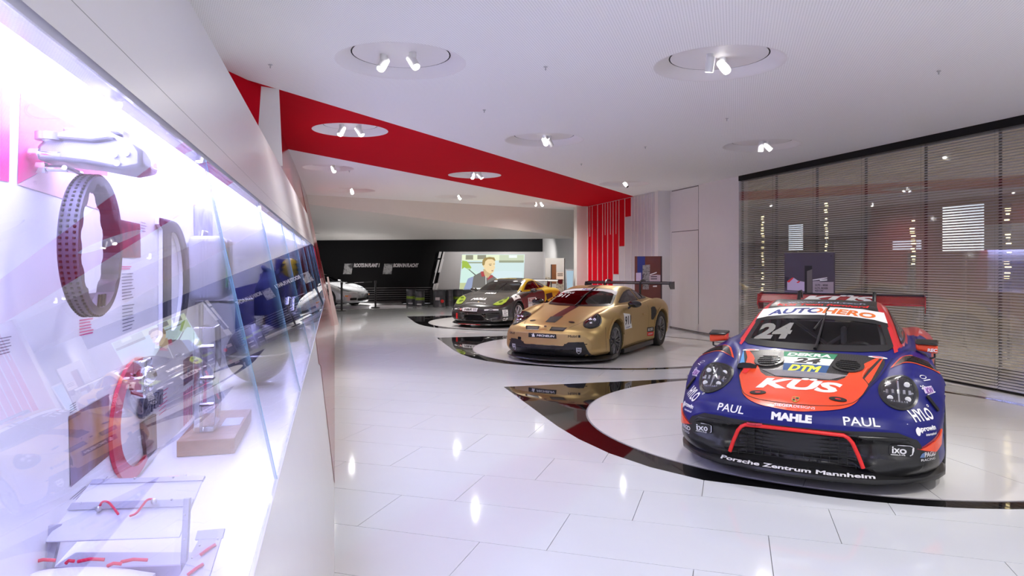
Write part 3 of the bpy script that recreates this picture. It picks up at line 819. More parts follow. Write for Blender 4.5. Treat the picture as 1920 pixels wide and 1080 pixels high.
def rows911(wf=1., wr=1., roof=0.):
    T = [
     (2.24, [(0, .13), (.60, .13), (.78, .20), (.80, .34), (.76, .43), (.66, .485), (.52, .50), (.40, .507), (.22, .51), (0, .51)]),
     (2.19, [(0, .12), (.66, .12), (.84, .19), (.86, .36), (.83, .47), (.72, .545), (.55, .567), (.42, .573), (.23, .58), (0, .58)]),
     (2.10, [(0, .11), (.70, .11), (.89, .18), (.90, .38), (.88, .51), (.75, .595), (.57, .616), (.44, .623), (.24, .63), (0, .632)]),
     (1.95, [(0, .11), (.75, .11), (.92, .18), (.93, .41), (.91, .555), (.76, .67), (.585, .662), (.46, .667), (.25, .675), (0, .678)]),
     (1.85, [(0, .11), (.765, .11), (.935, .18), (.94, .43), (.92, .61), (.757, .755), (.588, .692), (.463, .694), (.25, .702), (0, .706)]),
     (1.75, [(0, .11), (.78, .11), (.945, .18), (.95, .45), (.93, .665), (.755, .815), (.59, .722), (.465, .722), (.25, .732), (0, .735)]),
     (1.50, [(0, .11), (.80, .11), (.955, .18), (.965, .48), (.945, .72), (.755, .845), (.60, .772), (.475, .778), (.26, .788), (0, .792)]),
     (1.23, [(0, .11), (.80, .11), (.955, .18), (.97, .50), (.95, .76), (.755, .885), (.61, .822), (.49, .828), (.27, .838), (0, .842)]),
     (1.00, [(0, .11), (.80, .11), (.93, .18), (.955, .50), (.935, .78), (.76, .900), (.64, .862), (.52, .868), (.28, .874), (0, .878)]),
     (.85, [(0, .11), (.80, .11), (.915, .18), (.935, .50), (.92, .79), (.775, .905), (.68, .886), (.58, .892), (.31, .905), (0, .915)]),
     (.70, [(0, .11), (.80, .11), (.905, .18), (.92, .50), (.91, .80), (.80, .910), (.715, .905), (.655, .920), (.34, .965), (0, .985)]),
     (.45, [(0, .11), (.80, .11), (.895, .18), (.91, .50), (.905, .81), (.83, .905), (.745, .915), (.625, 1.02), (.33, 1.075), (0, 1.09)]),
     (.20, [(0, .11), (.80, .11), (.89, .18), (.905, .50), (.90, .82), (.84, .905), (.755, .918), (.585, 1.115), (.31, 1.155), (0, 1.165)]),
     (.0, [(0, .11), (.80, .11), (.89, .18), (.905, .50), (.90, .82), (.845, .905), (.76, .92), (.555, 1.18), (.30, 1.212), (0, 1.22)]),
     (-.3, [(0, .11), (.80, .11), (.895, .18), (.91, .50), (.905, .82), (.845, .91), (.76, .925), (.545, 1.205), (.30, 1.24), (0, 1.248)]),
     (-.6, [(0, .11), (.80, .11), (.91, .18), (.93, .50), (.925, .83), (.84, .93), (.755, .935), (.54, 1.185), (.30, 1.222), (0, 1.23)]),
     (-.9, [(0, .12), (.80, .12), (.94, .19), (.975, .52), (.965, .84), (.85, .955), (.745, .945), (.53, 1.125), (.29, 1.165), (0, 1.172)]),
     (-1.23, [(0, .13), (.80, .13), (.96, .20), (1.0, .54), (.985, .84), (.86, .965), (.735, .95), (.52, 1.045), (.28, 1.085), (0, 1.09)]),
     (-1.6, [(0, .15), (.80, .15), (.96, .22), (.995, .56), (.975, .82), (.85, .945), (.72, .935), (.52, .965), (.28, .995), (0, 1.0)]),
     (-1.95, [(0, .19), (.78, .19), (.93, .26), (.95, .56), (.93, .78), (.82, .90), (.70, .90), (.53, .915), (.28, .93), (0, .935)]),
     (-2.2, [(0, .26), (.74, .26), (.86, .32), (.88, .56), (.86, .74), (.77, .82), (.66, .83), (.52, .84), (.28, .85), (0, .85)]),
     (-2.3, [(0, .32), (.68, .32), (.78, .36), (.80, .54), (.78, .66), (.70, .70), (.60, .71), (.50, .715), (.28, .72), (0, .72)]),
    ]
    out = []
    for x, P in T:
        k = wf + (wr - wf) * float(smooth01((.6 - x) / 1.4))
        P = [(y, z + (roof * float(smooth01((z - .93) / .22)) if i >= 7 and -2 < x < .8 else 0)) for i, (y, z) in enumerate(P)]
        out.append((x, [(y * (k if 1 <= i <= 4 else 1 + (k - 1) * .5 if i == 5 else 1), z) for i, (y, z) in enumerate(P)]))
    return out
def warp911(bow=.30, rake=.06):
    def w(X, Y, Z):
        f = smooth01((X - .9) / 1.25)
        X = X - f * bow * np.abs(Y / .95) ** 2.3
        X = X - f * rake * np.clip((Z - .30) / .3, 0, 1) ** 1.5 * 0 - f * .07 * np.clip((.24 - Z) / .14, 0, 1)
        g = smooth01((-1.3 - X) / 1.0)
        X = X + g * .18 * np.abs(Y / .95) ** 2.3
        return X, Y, Z
    return w
SUB = [4, 4, 8, 8, 8, 6, 8, 8, 6]
ARCH911 = [(1.2295, .345, .365, .50), (-1.2295, .37, .385, .50)]

# ================================================================ blue and red race car
NX, NY, NRZ = 4.865, 6.175, R(-133.5)
GX, GY, GRZ = 4.956, 12.95, R(-133.5)
CX, CY, CRZ = 4.89, 19.52, R(-130.5)
BLUE = M('blue_car_paint', (.007, .009, .15), .38, coat=.10, var=.06, spec=.30)
REDC = M('red_car_wrap', (.80, .035, .018), .30, coat=.4, var=.02)
GOLD = M('matte_gold_paint', (.56, .40, .17), .38, .70, var=.03)

def rows_coupe():
    """mid-engined coupe: lower nose, cabin set further forward, longer tail"""
    T = [
     (2.14, [(0, .16), (.58, .16), (.74, .22), (.77, .34), (.73, .43), (.64, .47), (.50, .48), (.38, .485), (.2, .49), (0, .49)]),
     (2.08, [(0, .14), (.64, .14), (.80, .21), (.82, .36), (.79, .48), (.70, .545), (.53, .555), (.40, .56), (.22, .565), (0, .565)]),
     (1.98, [(0, .13), (.68, .13), (.84, .20), (.86, .39), (.83, .535), (.73, .605), (.55, .605), (.42, .608), (.23, .612), (0, .615)]),
     (1.80, [(0, .12), (.72, .12), (.87, .19), (.89, .42), (.87, .60), (.74, .70), (.57, .665), (.45, .665), (.25, .672), (0, .675)]),
     (1.55, [(0, .12), (.75, .12), (.89, .19), (.905, .46), (.885, .68), (.73, .785), (.58, .735), (.46, .738), (.26, .748), (0, .752)]),
     (1.24, [(0, .12), (.75, .12), (.895, .19), (.91, .50), (.89, .73), (.72, .845), (.59, .80), (.48, .80), (.27, .81), (0, .815)]),
     (1.05, [(0, .12), (.75, .12), (.88, .19), (.90, .50), (.88, .75), (.73, .865), (.62, .84), (.52, .845), (.28, .855), (0, .86)]),
     (.90, [(0, .12), (.75, .12), (.865, .19), (.885, .50), (.87, .765), (.745, .875), (.66, .865), (.58, .872), (.31, .90), (0, .915)]),
     (.72, [(0, .12), (.75, .12), (.855, .19), (.875, .50), (.865, .78), (.765, .885), (.69, .885), (.64, .91), (.34, .97), (0, .99)]),
     (.45, [(0, .12), (.75, .12), (.85, .19), (.87, .50), (.86, .79), (.79, .89), (.715, .895), (.61, 1.03), (.33, 1.09), (0, 1.105)]),
     (.20, [(0, .12), (.75, .12), (.85, .19), (.87, .50), (.86, .80), (.80, .895), (.725, .905), (.57, 1.125), (.31, 1.175), (0, 1.19)]),
     (-.05, [(0, .12), (.75, .12), (.855, .19), (.875, .50), (.865, .81), (.80, .905), (.73, .915), (.54, 1.19), (.30, 1.235), (0, 1.245)]),
     (-.35, [(0, .12), (.75, .12), (.865, .19), (.885, .50), (.88, .82), (.80, .92), (.725, .925), (.53, 1.205), (.30, 1.25), (0, 1.258)]),
     (-.7, [(0, .12), (.75, .12), (.88, .19), (.90, .50), (.90, .83), (.80, .94), (.715, .945), (.525, 1.165), (.29, 1.21), (0, 1.22)]),
     (-1.0, [(0, .13), (.75, .13), (.90, .20), (.925, .52), (.915, .84), (.80, .955), (.70, .96), (.52, 1.10), (.28, 1.14), (0, 1.15)]),
     (-1.3, [(0, .14), (.75, .14), (.905, .21), (.93, .54), (.915, .84), (.79, .955), (.68, .955), (.51, 1.025), (.28, 1.06), (0, 1.065)]),
     (-1.65, [(0, .16), (.74, .16), (.89, .23), (.915, .56), (.90, .82), (.78, .93), (.66, .935), (.51, .955), (.28, .975), (0, .98)]),
     (-1.95, [(0, .20), (.72, .20), (.85, .27), (.87, .56), (.85, .78), (.75, .88), (.64, .89), (.5, .90), (.28, .905), (0, .905)]),
     (-2.15, [(0, .27), (.68, .27), (.79, .33), (.81, .56), (.79, .70), (.71, .76), (.6, .77), (.48, .775), (.28, .78), (0, .78)]),
    ]
    return T
ARCHC = [(1.242, .325, .352, .48), (-1.242, .335, .358, .48)]
WTXT = M('white_print', (.82, .82, .82), .55, var=0)
BTXT = M('black_print', (.01, .01, .012), .55, var=0)
RTXT = M('red_print', (.75, .02, .02), .55, var=0)
LBLUE = M('light_blue_print', (.11, .36, .72), .35, var=0)
NAVY = M('navy_print', (.015, .03, .20), .55, var=0)
ORANGE = M('orange_print', (.80, .18, .02), .35, coat=.3, var=0)
ORANGE2 = M('signal_orange_wrap', (.85, .07, .012), .3, coat=.4, var=0)
GREEN = M('green_print', (.02, .22, .10), .55, var=0)
DBLUE = M('plate_blue_print', (.012, .07, .22), .55, var=0)
YELLOW = M('yellow_print', (.75, .72, .05), .55, var=0)
GOLDP = M('gold_print', (.60, .42, .10), .35, .3, var=0)
PURPLE = M('violet_print', (.18, .03, .30), .55, var=0)
GREYT = M('grey_print', (.24, .235, .225), .55, var=0, alpha=.8)
CARGLASS = glass('car_glass', (.42, .42, .43), 1.5)
CLEAR = glass('lamp_cover', (.92, .93, .95), 1.5)
DARKCABIN = M('dark_cabin', (.02, .02, .022), .7)
SEATM = M('seat_fabric', (.035, .035, .04), .8)
CAGE = M('cage_grey', (.42, .42, .41), .45)
mir = lambda P: [(-x, y) for x, y in P[::-1]]
def sym(P):
    """half outline with x >= 0 from the middle outwards and back to the middle"""
    return P + [(-x, y) for x, y in P[::-1] if abs(x) > 1e-6]
def chaikin(P, closed=True, it=2):
    for _ in range(it):
        out = [] if closed else [P[0]]; n = len(P)
        for i in range(n if closed else n - 1):
            a, b = P[i], P[(i + 1) % n]
            out += [(a[0] * .75 + b[0] * .25, a[1] * .75 + b[1] * .25), (a[0] * .25 + b[0] * .75, a[1] * .25 + b[1] * .75)]
        P = out if closed else out + [P[-1]]
    return P
def inset(P, d):
    n = len(P); out = []
    A = sum(P[i - 1][0] * P[i][1] - P[i][0] * P[i - 1][1] for i in range(n))
    for i in range(n):
        p, q, r = Vector(P[i - 1]), Vector(P[i]), Vector(P[(i + 1) % n])
        t = ((q - p).normalized() + (r - q).normalized()).normalized(); m = Vector((-t.y, t.x)) * (d if A > 0 else -d)
        out.append(tuple(q + m))
    return out

def glazing(b, t, ws, dw, qw, mat, frit=.035):
    fr = frit
    b.cuts.append((inset(ws, .03), FRONT))
    g = b.decal(poly2d(ws), FRONT, 'windshield', mat, t, off=.003)
    b.decal(stroke2d(inset(ws, fr / 2), fr, True), FRONT, 'windshield_surround', BLACK_S, g, off=.0045, grid=.08)
    for F, q in ((LEFT, 'left'), (RIGHT, 'right')):
        for P in (dw, qw):
            Q = [(-x, z) for x, z in P] if q == 'left' else [(x, z) for x, z in P]
            b.cuts.append((inset(Q, .02), F))
            g = b.decal(poly2d(Q), F, 'side_window', mat, t, off=.003)
            b.decal(stroke2d(inset(Q, .011), .022, True), F, 'window_surround', BLACK_S, g, off=.0045, grid=.1)

def cabin(t, roof=0., left_drive=True, hood=0.):
    i = empty('cabin', (0, 0, 0)); i.parent = t
    MB().box((-.25, 0, .20), (2.5, 1.5, .06)).build('floor_pan', DARKCABIN, i)
    MB().add([(.55, -.68, .60), (.55, .68, .60), (.55, .68, .84), (.55, -.68, .84), (.86, -.60, .60), (.86, .60, .60), (.80, .60, .865), (.80, -.60, .865)], [(0, 1, 2, 3), (4, 7, 6, 5), (0, 4, 5, 1), (3, 2, 6, 7), (0, 3, 7, 4), (1, 5, 6, 2)]).build('dashboard', DARKCABIN, i, bevel=.03)
    MB().box((-.95, 0, .62), (.06, 1.3, .80)).build('bulkhead', DARKCABIN, i)
    cg = MB(); z = 1.14 + roof
    for s in (1, -1):
        cg.tube([(.62, s * .58, .80), (.36, s * .55, .98 + roof * .4), (.02, s * .49, z - .02), (-.45, s * .47, z + .005), (-.50, s * .48, z), (-.55, s * .55, .70), (-.55, s * .56, .25)], .021, 8)
        cg.tube([(-.52, s * .46, z - .01), (-1.25, s * .42, .80)], .021, 8)
    cg.tube([(.02, .49, z - .02), (.02, -.49, z - .02)], .021, 8); cg.tube([(-.52, .48, z), (-.52, -.48, z)], .021, 8)
    cg.tube([(-.53, .48, z - .05), (-.57, -.55, .40)], .019, 8); cg.tube([(-.53, -.48, z - .05), (-.57, .55, .40)], .019, 8)
    cg.build('roll_cage', CAGE, i, smooth=True)
    sy = .36
    st = MB()
    st.add([(.25, sy - .24, .30), (.25, sy + .24, .30), (-.25, sy + .22, .26), (-.25, sy - .22, .26), (.25, sy - .24, .42), (.25, sy + .24, .42), (-.22, sy + .22, .40), (-.22, sy - .22, .40)], [(0, 3, 2, 1), (4, 5, 6, 7), (0, 1, 5, 4), (1, 2, 6, 5), (2, 3, 7, 6), (3, 0, 4, 7)])
    st.add([(-.18, sy - .24, .36), (-.18, sy + .24, .36), (-.40, sy + .25, .80), (-.40, sy - .25, .80), (-.46, sy - .14, 1.07), (-.46, sy + .14, 1.07), (-.28, sy - .24, .34), (-.28, sy + .24, .34), (-.50, sy + .25, .80), (-.50, sy - .25, .80), (-.54, sy - .14, 1.07), (-.54, sy + .14, 1.07)], [(0, 1, 2, 3), (3, 2, 5, 4), (7, 6, 9, 8), (8, 9, 10, 11), (0, 3, 9, 6), (1, 7, 8, 2), (3, 4, 10, 9), (2, 8, 11, 5), (4, 5, 11, 10), (0, 6, 7, 1)])
    se = st.build('seat', SEATM, i, bevel=.03)
    for s in (1, -1): MB().box((-.36, sy + s * .19, .93), (.16, .05, .18)).build('head_restraint', CAGE, se, bevel=.02)
    w = MB(); m = Matrix.Rotation(R(-68), 3, 'Y')
    w.lathe([(.15, -.014), (.165, 0), (.15, .014), (.135, 0)], (.36, sy, .80), 24, close=True, m=m)
    w.box((.36, sy, .80), (.28, .07, .03), m=m @ Matrix.Rotation(R(90), 3, 'Z')); w.cyl((.36, sy, .80), (.60, sy, .74), .02, 8)
    w.build('steering_wheel', BLACK_S, i, smooth=True)
    return i

def headlamp(b, t, y, O, rad, race=True, D=(-.955, 0, -.295)):
    s = 1 if y > 0 else -1
    D = (D[0], -s * .06, D[2])
    F = frame_at(O, D)
    h = b.decal(ell2d(rad[0] + .014, rad[1] + .014, 40), F, 'headlight', BLACK_S, t, off=.001, thick=.007)
    bowl = b.decal(ell2d(rad[0] - .004, rad[1] - .004, 40), F, 'lamp_bowl', M('lamp_bowl', (.10, .10, .11), .12, .9), h, off=.0095)
    Of, U, V, Dv = (Vector(q) for q in F)
    def at(u, v, o):
        hh = b.bvh.ray_cast(Of + U * u + V * v - Dv * 1.0, Dv, 3)
        return hh[0] - Dv * o
    if race:
        for q, (u, v) in enumerate(((-.062, .055), (.062, .055), (-.062, -.05), (.062, -.05))):
            p = at(u * rad[0] / .125, v * rad[1] / .125, .006)
            MB().lathe([(.021, 0), (.021, .012), (.017, .016), (0, .013)], p, 18, m=Dv.to_track_quat('-Z', 'Y').to_matrix()).build('led_module', M('led_ring_white', (.75, .75, .72), .3), h, smooth=True)
        mb = MB()
        for k in range(5): mb.cyl(at(-.075 + .0375 * k, .012, .010), at(-.075 + .0375 * k, -.022, .010), .012, 8)
        mb.cyl(at(-.10, -.004, .014), at(.10, -.004, .014), .008, 8); mb.cyl(at(0, .09, .012), at(0, -.09, .012), .008, 8)
        for k in range(7): mb.cyl(at(-.05 + .017 * k, -.080, .010), at(-.05 + .017 * k, -.088, .014), .007, 6)
        mb.build('reflector_bars', CHROME, h, smooth=True)
    else:
        for u, v, r in ((-.035, .03, .03), (.038, .03, .03), (0, -.045, .024)):
            p = at(u, v, .004)
            MB().lathe([(r, 0), (r, .014), (r * .6, .02), (0, .016)], p, 16, m=Dv.to_track_quat('-Z', 'Y').to_matrix()).build('projector_lens', CHROME, h, smooth=True)
    # domed cover
    vs = []; fs = []; n = 32; k = 6
    for i in range(k + 1):
        q = math.sin(PI / 2 * i / k)
        for j in range(n):
            a = 2 * PI * j / n
            vs.append(at(q * rad[0] * math.cos(a), q * rad[1] * math.sin(a), .010 + .022 * math.cos(PI / 2 * i / k)))
    fs = [(i * n + j, i * n + (j + 1) % n, (i + 1) * n + (j + 1) % n, (i + 1) * n + j) for i in range(k) for j in range(n)]
    MB().add(vs, fs).build('lamp_cover', CLEAR, h, smooth='all')
    return h

def rear_wing(t, x0, z0, x1, z1, half, mat, plate, supp_y, swan=True, plate_h=.17, zs=.93):
    w = empty('rear_wing', (0, 0, 0)); w.parent = t
    n = 14; up = []; lo = []
    for i in range(n + 1):
        q = i / n; x = x0 + (x1 - x0) * q; z = z0 + (z1 - z0) * q ** 1.25; th = .016 * (1 - q) ** .5 * (q + .12) ** .5 * 2 + .003
        up.append((x, z + th)); lo.append((x, z - th * .4))
    prof = up + lo[::-1]
    MB().prism(prof, lambda u, v, ww: (u, ww, v), -half, half).build('wing_blade', mat, w, smooth=True)
    MB().box((x1 + .005, 0, z1 + .012), (.012, half * 2, .026)).build('gurney_flap', BLACK_S, w)
    for s in (1, -1):
        P = [(x0 + .06, z0 - .03), (x0 + .02, z1 + .015), (x1 - .04, z1 + .03), (x1 - .05, z1 - plate_h), (x0 - .06, z1 - plate_h * .95)]
        MB().prism(P, lambda u, v, ww: (u, ww, v), s * half, s * (half + .014)).build('end_plate', plate, w, bevel=.004)
        if swan:
            MB().tube([(x0 + .28, s * supp_y, zs + .02), (x0 + .26, s * supp_y, z0 + .02), (x0 + .18, s * supp_y, z1 + .055), (x0 + .02, s * supp_y, z1 + .06), (x0 - .08, s * supp_y, z0 + .07)], .02, 8, rr=[.03, .024, .02, .018, .012]).build('swan_neck', BLACK_S, w, smooth=True)
        else:
            MB().prism([(x0 + .10, zs - .10), (x0 + .02, z0 + .02), (x1 + .05, z1 - .02), (x0 - .02, zs - .06)], lambda u, v, ww: (u, ww, v), s * supp_y - .008, s * supp_y + .008).build('wing_mount', BLACK_S, w)
    return w

def splitter(t, outline, z0, z1, ztop, inn, mat):
    """half outline (x, y) from the middle outwards; flat plate whose upper side rises towards the body"""
    full = [(x, -y) for x, y in outline[::-1] if y > 1e-6] + outline
    n = len(full); vs = []
    for x, y in full: vs.append((x, y, z0))
    for x, y in full: vs.append((x + .006, y, (z0 + z1) / 2))
    for x, y in full: vs.append((x, y, z1))
    for x, y in full: vs.append((x - inn, y * .97, ztop))
    for x, y in full: vs.append((x - inn - .35, y * .93, ztop)); 
    for x, y in full: vs.append((x - inn - .35, y * .93, z0))
    fs = []
    for r in range(5):
        for i in range(n - 1): fs.append((r * n + i, r * n + i + 1, (r + 1) * n + i + 1, (r + 1) * n + i))
    for i in range(n - 1): fs.append((5 * n + i, 5 * n + i + 1, i + 1, i))
    fs += [tuple(r * n for r in range(6)), tuple(r * n + n - 1 for r in range(5, -1, -1))]
    return MB().add(vs, fs).build('splitter', mat, t, smooth=True)

def racecar():
    t = empty('race_car', (NX, NY, .005), NRZ, 'blue and red race car numbered 24 on the nearest turntable', 'car')
    b = CarBody(rows911(1.055, 1.03, .055), SUB, warp911(), ARCH911)
    mouth = sym([(.0, .438), (.345, .437), (.40, .405), (.478, .205), (.47, .165), (0, .16)])
    b.push(mouth, FRONT, .14, .025, lambda V: (V[:, 0] > 1.5))
    for s in (1, -1):
        b.push([(s * .44, .425), (s * .77, .415), (s * .80, .30), (s * .53, .215)], FRONT, .045, .04, lambda V: V[:, 0] > 1.5)
    b.refresh()
    # windows first: they open the shell
    ws = sym([(0, .893), (.40, .897), (.60, .907), (.645, .925), (.612, 1.03), (.575, 1.13), (.548, 1.205), (.40, 1.233), (.2, 1.246), (0, 1.250)])
    rz = .055
    dwin = [(.50, .955), (.36, 1.03), (.16, 1.11), (0, 1.165), (-.25, 1.215), (-.42, 1.22), (-.50, .965)]
    qwin = [(-.56, .968), (-.49, 1.215), (-.65, 1.195), (-.92, 1.12), (-1.16, 1.02), (-1.18, 1.0), (-.95, .972)]
    glazing(b, t, ws, dwin, qwin, CARGLASS, .045)
    _by = [0, .34, .55, .69, .755, .80, .86, .945, .97]; _bz = [.470, .472, .478, .474, .445, .425, .345, .315, .10]
    def mf(c):
        x, y, z = c
        if x < -.72 and z > .60 and z < .945 + .05: return 1
        if z > .93 and -1.9 < x < .85: return 2 if abs(y) < .50 and x < .3 else 1
        if z < .115: return 3
        if x > 1.4 and z < float(np.interp(abs(y), _by, _bz)) - .012: return 4
        return 0
    REDB = M('red_car_paint', (.62, .012, .02), .28, coat=.6, var=.03)
    b.build('body', [BLUE, REDB, CARBON, BLACK, BLACK_S], t, mf)
    # red pillar strips, sun strip, lettering
    for s in (1, -1):
        b.decal(stroke2d([(s * .668, .90), (s * .640, 1.0), (s * .602, 1.10), (s * .572, 1.20), (s * .555, 1.245)], [.030, .034, .034, .034, .03]), FRONT, 'pillar_strip', REDB, t, off=.004)
    bn = sym([(0, 1.178), (.28, 1.170), (.48, 1.146), (.592, 1.116), (.556, 1.205), (.38, 1.231), (.15, 1.242), (0, 1.244)])
    b.decal(poly2d(sym([(0, 1.145), (.30, 1.137), (.50, 1.112), (.600, 1.085), (.588, 1.122), (.48, 1.148), (.28, 1.172), (0, 1.180)])), FRONT, 'tinted_strip', BLACK_S, t, off=.006)
    b.decal(poly2d(bn), FRONT, 'sun_strip', WTXT, t, off=.0075)
    def arc(sh, z0, k=.17): return (np.stack([sh[0][:, 0], z0 + sh[0][:, 1] - k * sh[0][:, 0] ** 2], 1), sh[1])
    v, f = fit_text('AUTOHERO', .98, .043, .035, .22)
    cut = -.035
    b.decal(arc((v, [q for q in f if np.mean([v[i][0] for i in q]) < cut]), 1.212), FRONT, 'lettering', NAVY, t, off=.0095)
    b.decal(arc((v, [q for q in f if np.mean([v[i][0] for i in q]) >= cut]), 1.212), FRONT, 'lettering', ORANGE, t, off=.0095)
    tp = lambda sh, y, x: (sh[0] + np.array([y, -x]), sh[1])
    def tarc(sh, y, x, k): return (np.stack([sh[0][:, 0] + y, sh[0][:, 1] - x - k * sh[0][:, 0] ** 2], 1), sh[1])
    b.decal(poly2d([(-.50, -.10), (-.47, -.02), (-.44, .2), (.44, .2), (.47, -.02), (.50, -.10), (.3, -.128), (0, -.135), (-.3, -.128)]), TOP, 'roof_panel', CARBON, t, off=.003)
    b.decal(tarc(fit_text('KÜS Team Bernhard', .86, .075, .03, .2), 0, .045, .06), TOP, 'lettering', RTXT, t, off=.005)
    b.decal(tarc(fit_text('www.paul.tech', .74, .085, .02, .0), .02, -.055, .06), TOP, 'lettering', M('pale_blue_print', (.45, .5, .68), .4, var=0), t, off=.005)
    # hood
    hp = sym([(0, -.945), (.55, -.955), (.60, -1.05), (.545, -1.45), (.485, -1.68), (.44, -1.90), (.40, -2.04), (.33, -2.095), (.235, -2.125), (0, -2.14)])
    hd = b.decal(poly2d(chaikin(hp)), TOP, 'hood', CARBON, t, off=.003)
    red_in = [(-.555, -.97), (-.48, -1.14), (-.395, -1.41), (-.335, -1.60), (-.28, -1.68), (-.13, -1.705), (.13, -1.705), (.26, -1.675), (.31, -1.60), (.345, -1.40)]
    redp = [(-.585, -.955), *red_in, (.52, -1.0), (.555, -.96), (.50, -1.20), (.435, -1.545), (.485, -1.66), (.475, -1.72), (.44, -1.90), (.405, -2.03), (.35, -2.10), (.26, -2.15), (.12, -2.185), (0, -2.195), (-.12, -2.185), (-.26, -2.16), (-.36, -2.09), (-.42, -1.98), (-.475, -1.77), (-.505, -1.66), (-.492, -1.47), (-.52, -1.20)]
    b.decal(poly2d(redp[:15] + chaikin(redp[14:], False) ), TOP, 'red_hood_wrap', ORANGE2, t, off=.005, grid=.07)
    b.decal(poly2d([(.575, -.97), (.565, -1.0), (.452, -1.555), (.482, -1.64), (.50, -1.56)]), TOP, 'red_hood_wrap', ORANGE2, t, off=.005)
    b.decal(poly2d([(-.60, -.965), (-.545, -1.48), (-.505, -1.50), (-.50, -1.42)]), TOP, 'blue_hood_stripe', LBLUE, t, off=.0055)
    b.decal(stroke2d(chaikin([(-.645, -.96), (-.56, -1.45), (-.48, -1.75), (-.425, -1.95), (-.375, -2.045), (-.24, -2.117), (0, -2.14), (.24, -2.117), (.375, -2.045), (.425, -1.95), (.48, -1.75), (.56, -1.45), (.645, -.96)], False), .006), TOP, 'panel_gap', BTXT, hd, off=.0062)
    b.decal(tp(fit_text('KÜS', .63, .225, .045, .25), -.01, 1.80), TOP, 'lettering', WTXT, t, off=.0068)
    for s in (1, -1):
        b.decal(tp(ell2d(.062, .034, 28), s * .29, 2.0), TOP, 'hood_pin', BLACK_S, hd, off=.006, thick=.004)
        b.decal(tp(ell2d(.022, .010, 16), s * .29, 2.0), TOP, 'pin_clip', RTXT, hd, off=.0108)
        e = b.decal(tp(ell2d(.125, .17, 36), s * .315, 1.30), TOP, 'hood_duct', CARBON, hd, off=.004, thick=.012)
        b.decal(tp(ell2d(.095, .135, 36), s * .315, 1.31), TOP, 'duct_mesh', BLACK, e, off=.0165)
        for q in range(5):
            b.decal(tp(stroke2d([(.09 * math.sqrt(1 - (.10 - .05 * q) ** 2 / .02) if abs(.10 - .05 * q) < .14 else .02, .10 - .05 * q), (-.09 * math.sqrt(max(.05, 1 - (.10 - .05 * q) ** 2 / .02)), .10 - .05 * q)], .012), s * .315, 1.31), TOP, 'duct_vane', CARBON, e, off=.018, thick=.006)
    for q in range(11):
        xx = 1.545 + .0125 * q; hw = .33 - .012 * q
        b.decal(stroke2d([(-hw, -xx), (hw, -xx)], .0045), TOP, 'grille_slat', GREY, hd, off=.004, thick=.004)
    # series plate: green, white, blue
    dk = b.decal(poly2d([(-.235, -1.0), (.215, -1.0), (.198, -1.16), (-.212, -1.16)]), TOP, 'number_plate', GREEN, t, off=.006)
    b.decal(poly2d([(-.212, -1.16), (.198, -1.16), (.178, -1.35), (-.188, -1.35)]), TOP, 'plate_field', WTXT, dk, off=.006)
    b.decal(poly2d([(-.188, -1.35), (.178, -1.35), (.165, -1.60), (-.165, -1.58)]), TOP, 'plate_field', DBLUE, dk, off=.006)
    b.decal(tp(fit_text('DEKRA', .36, .10, .04, .1), -.01, 1.08), TOP, 'lettering', WTXT, dk, off=.0078)
    b.decal(tp(fit_text('24', .21, .155, .045, .15), -.005, 1.255), TOP, 'lettering', BTXT, dk, off=.0078)
    b.decal(tp(fit_text('DTM', .25, .155, .05, .2), -.005, 1.465), TOP, 'lettering', YELLOW, dk, off=.0078)
    for s, m in ((-1, WTXT), (1, WTXT)):
        b.decal(tp(ell2d(.075, .026), s * .53, .985), TOP, 'oval_sticker', m, t, off=.0075)
        b.decal(tp(ell2d(.045, .012), s * .53, .985), TOP, 'sticker_mark', RTXT, t, off=.009)
    # small air scoop on the hood edge
    p = b.hit((1.46, -.47, 2), (0, 0, -1))[0]
    MB().prism([(-.085, 0), (.085, 0), (.07, .045), (.03, .055), (-.03, .055), (-.07, .045)], lambda u, v, w: (p.x + w, p.y + u, p.z - .01 + v * (1 - 0.5 * (w < .05))), -.10, .05).build('hood_scoop', BLACK_S, t, bevel=.006)
    b.decal(poly2d([(-.50, -1.50), (-.43, -1.50), (-.45, -1.63), (-.48, -1.62)]), TOP, 'red_tab', RTXT, t, off=.008)
    # nose lettering and badge
    NF = frame_at((2.15, 0, .60), (-.75, 0, -.66))
    b.decal(move2d(fit_text('SIEGER', .135, .030, .03, .0), -.075, -.003), NF, 'lettering', WTXT, t, off=.0078)
    b.decal(move2d(fit_text('DESIGNS', .15, .026, .0, .0), .072, -.003), NF, 'lettering', WTXT, t, off=.0078)
    BF = frame_at((2.079, 0, .638), (-.55, 0, -.83))
    shield = [(-.026, .034), (0, .040), (.026, .034), (.026, -.010), (.016, -.030), (0, -.040), (-.016, -.030), (-.026, -.010)]
    bg = b.decal(poly2d(shield), BF, 'badge', GOLDP, t, off=.008, thick=.003)
    for (x0_, y0_, x1_, y1_, m) in ((-.022, .002, -.002, .024, RTXT), (.002, -.024, .018, -.002, RTXT), (-.018, -.024, -.002, -.002, BTXT), (.002, .002, .022, .024, BTXT)):
        b.decal(poly2d([(x0_, y0_), (x1_, y0_), (x1_, y1_), (x0_, y1_)]), BF, 'badge_field', m, bg, off=.0122)
    def fr(P, name, s, w, h, m, D, bold=.03, shear=0., roll=0., off=.0035, dx=0, dy=0):
        return b.decal(move2d(fit_text(s, w, h, bold, shear), dx, dy), frame_at(P, D, roll), name, m, t, off=off, grid=.02)
    fr((2.22, -.011, .533), 'lettering', 'MAHLE', .285, .056, WTXT, (-1, 0, -.12), .06)
    fr((2.15, -.468, .541), 'lettering', 'PAUL', .225, .062, WTXT, (-.93, .28, -.25), .012)
    fr((2.15, .455, .537), 'lettering', 'PAUL', .245, .064, WTXT, (-.93, -.28, -.25), .012)
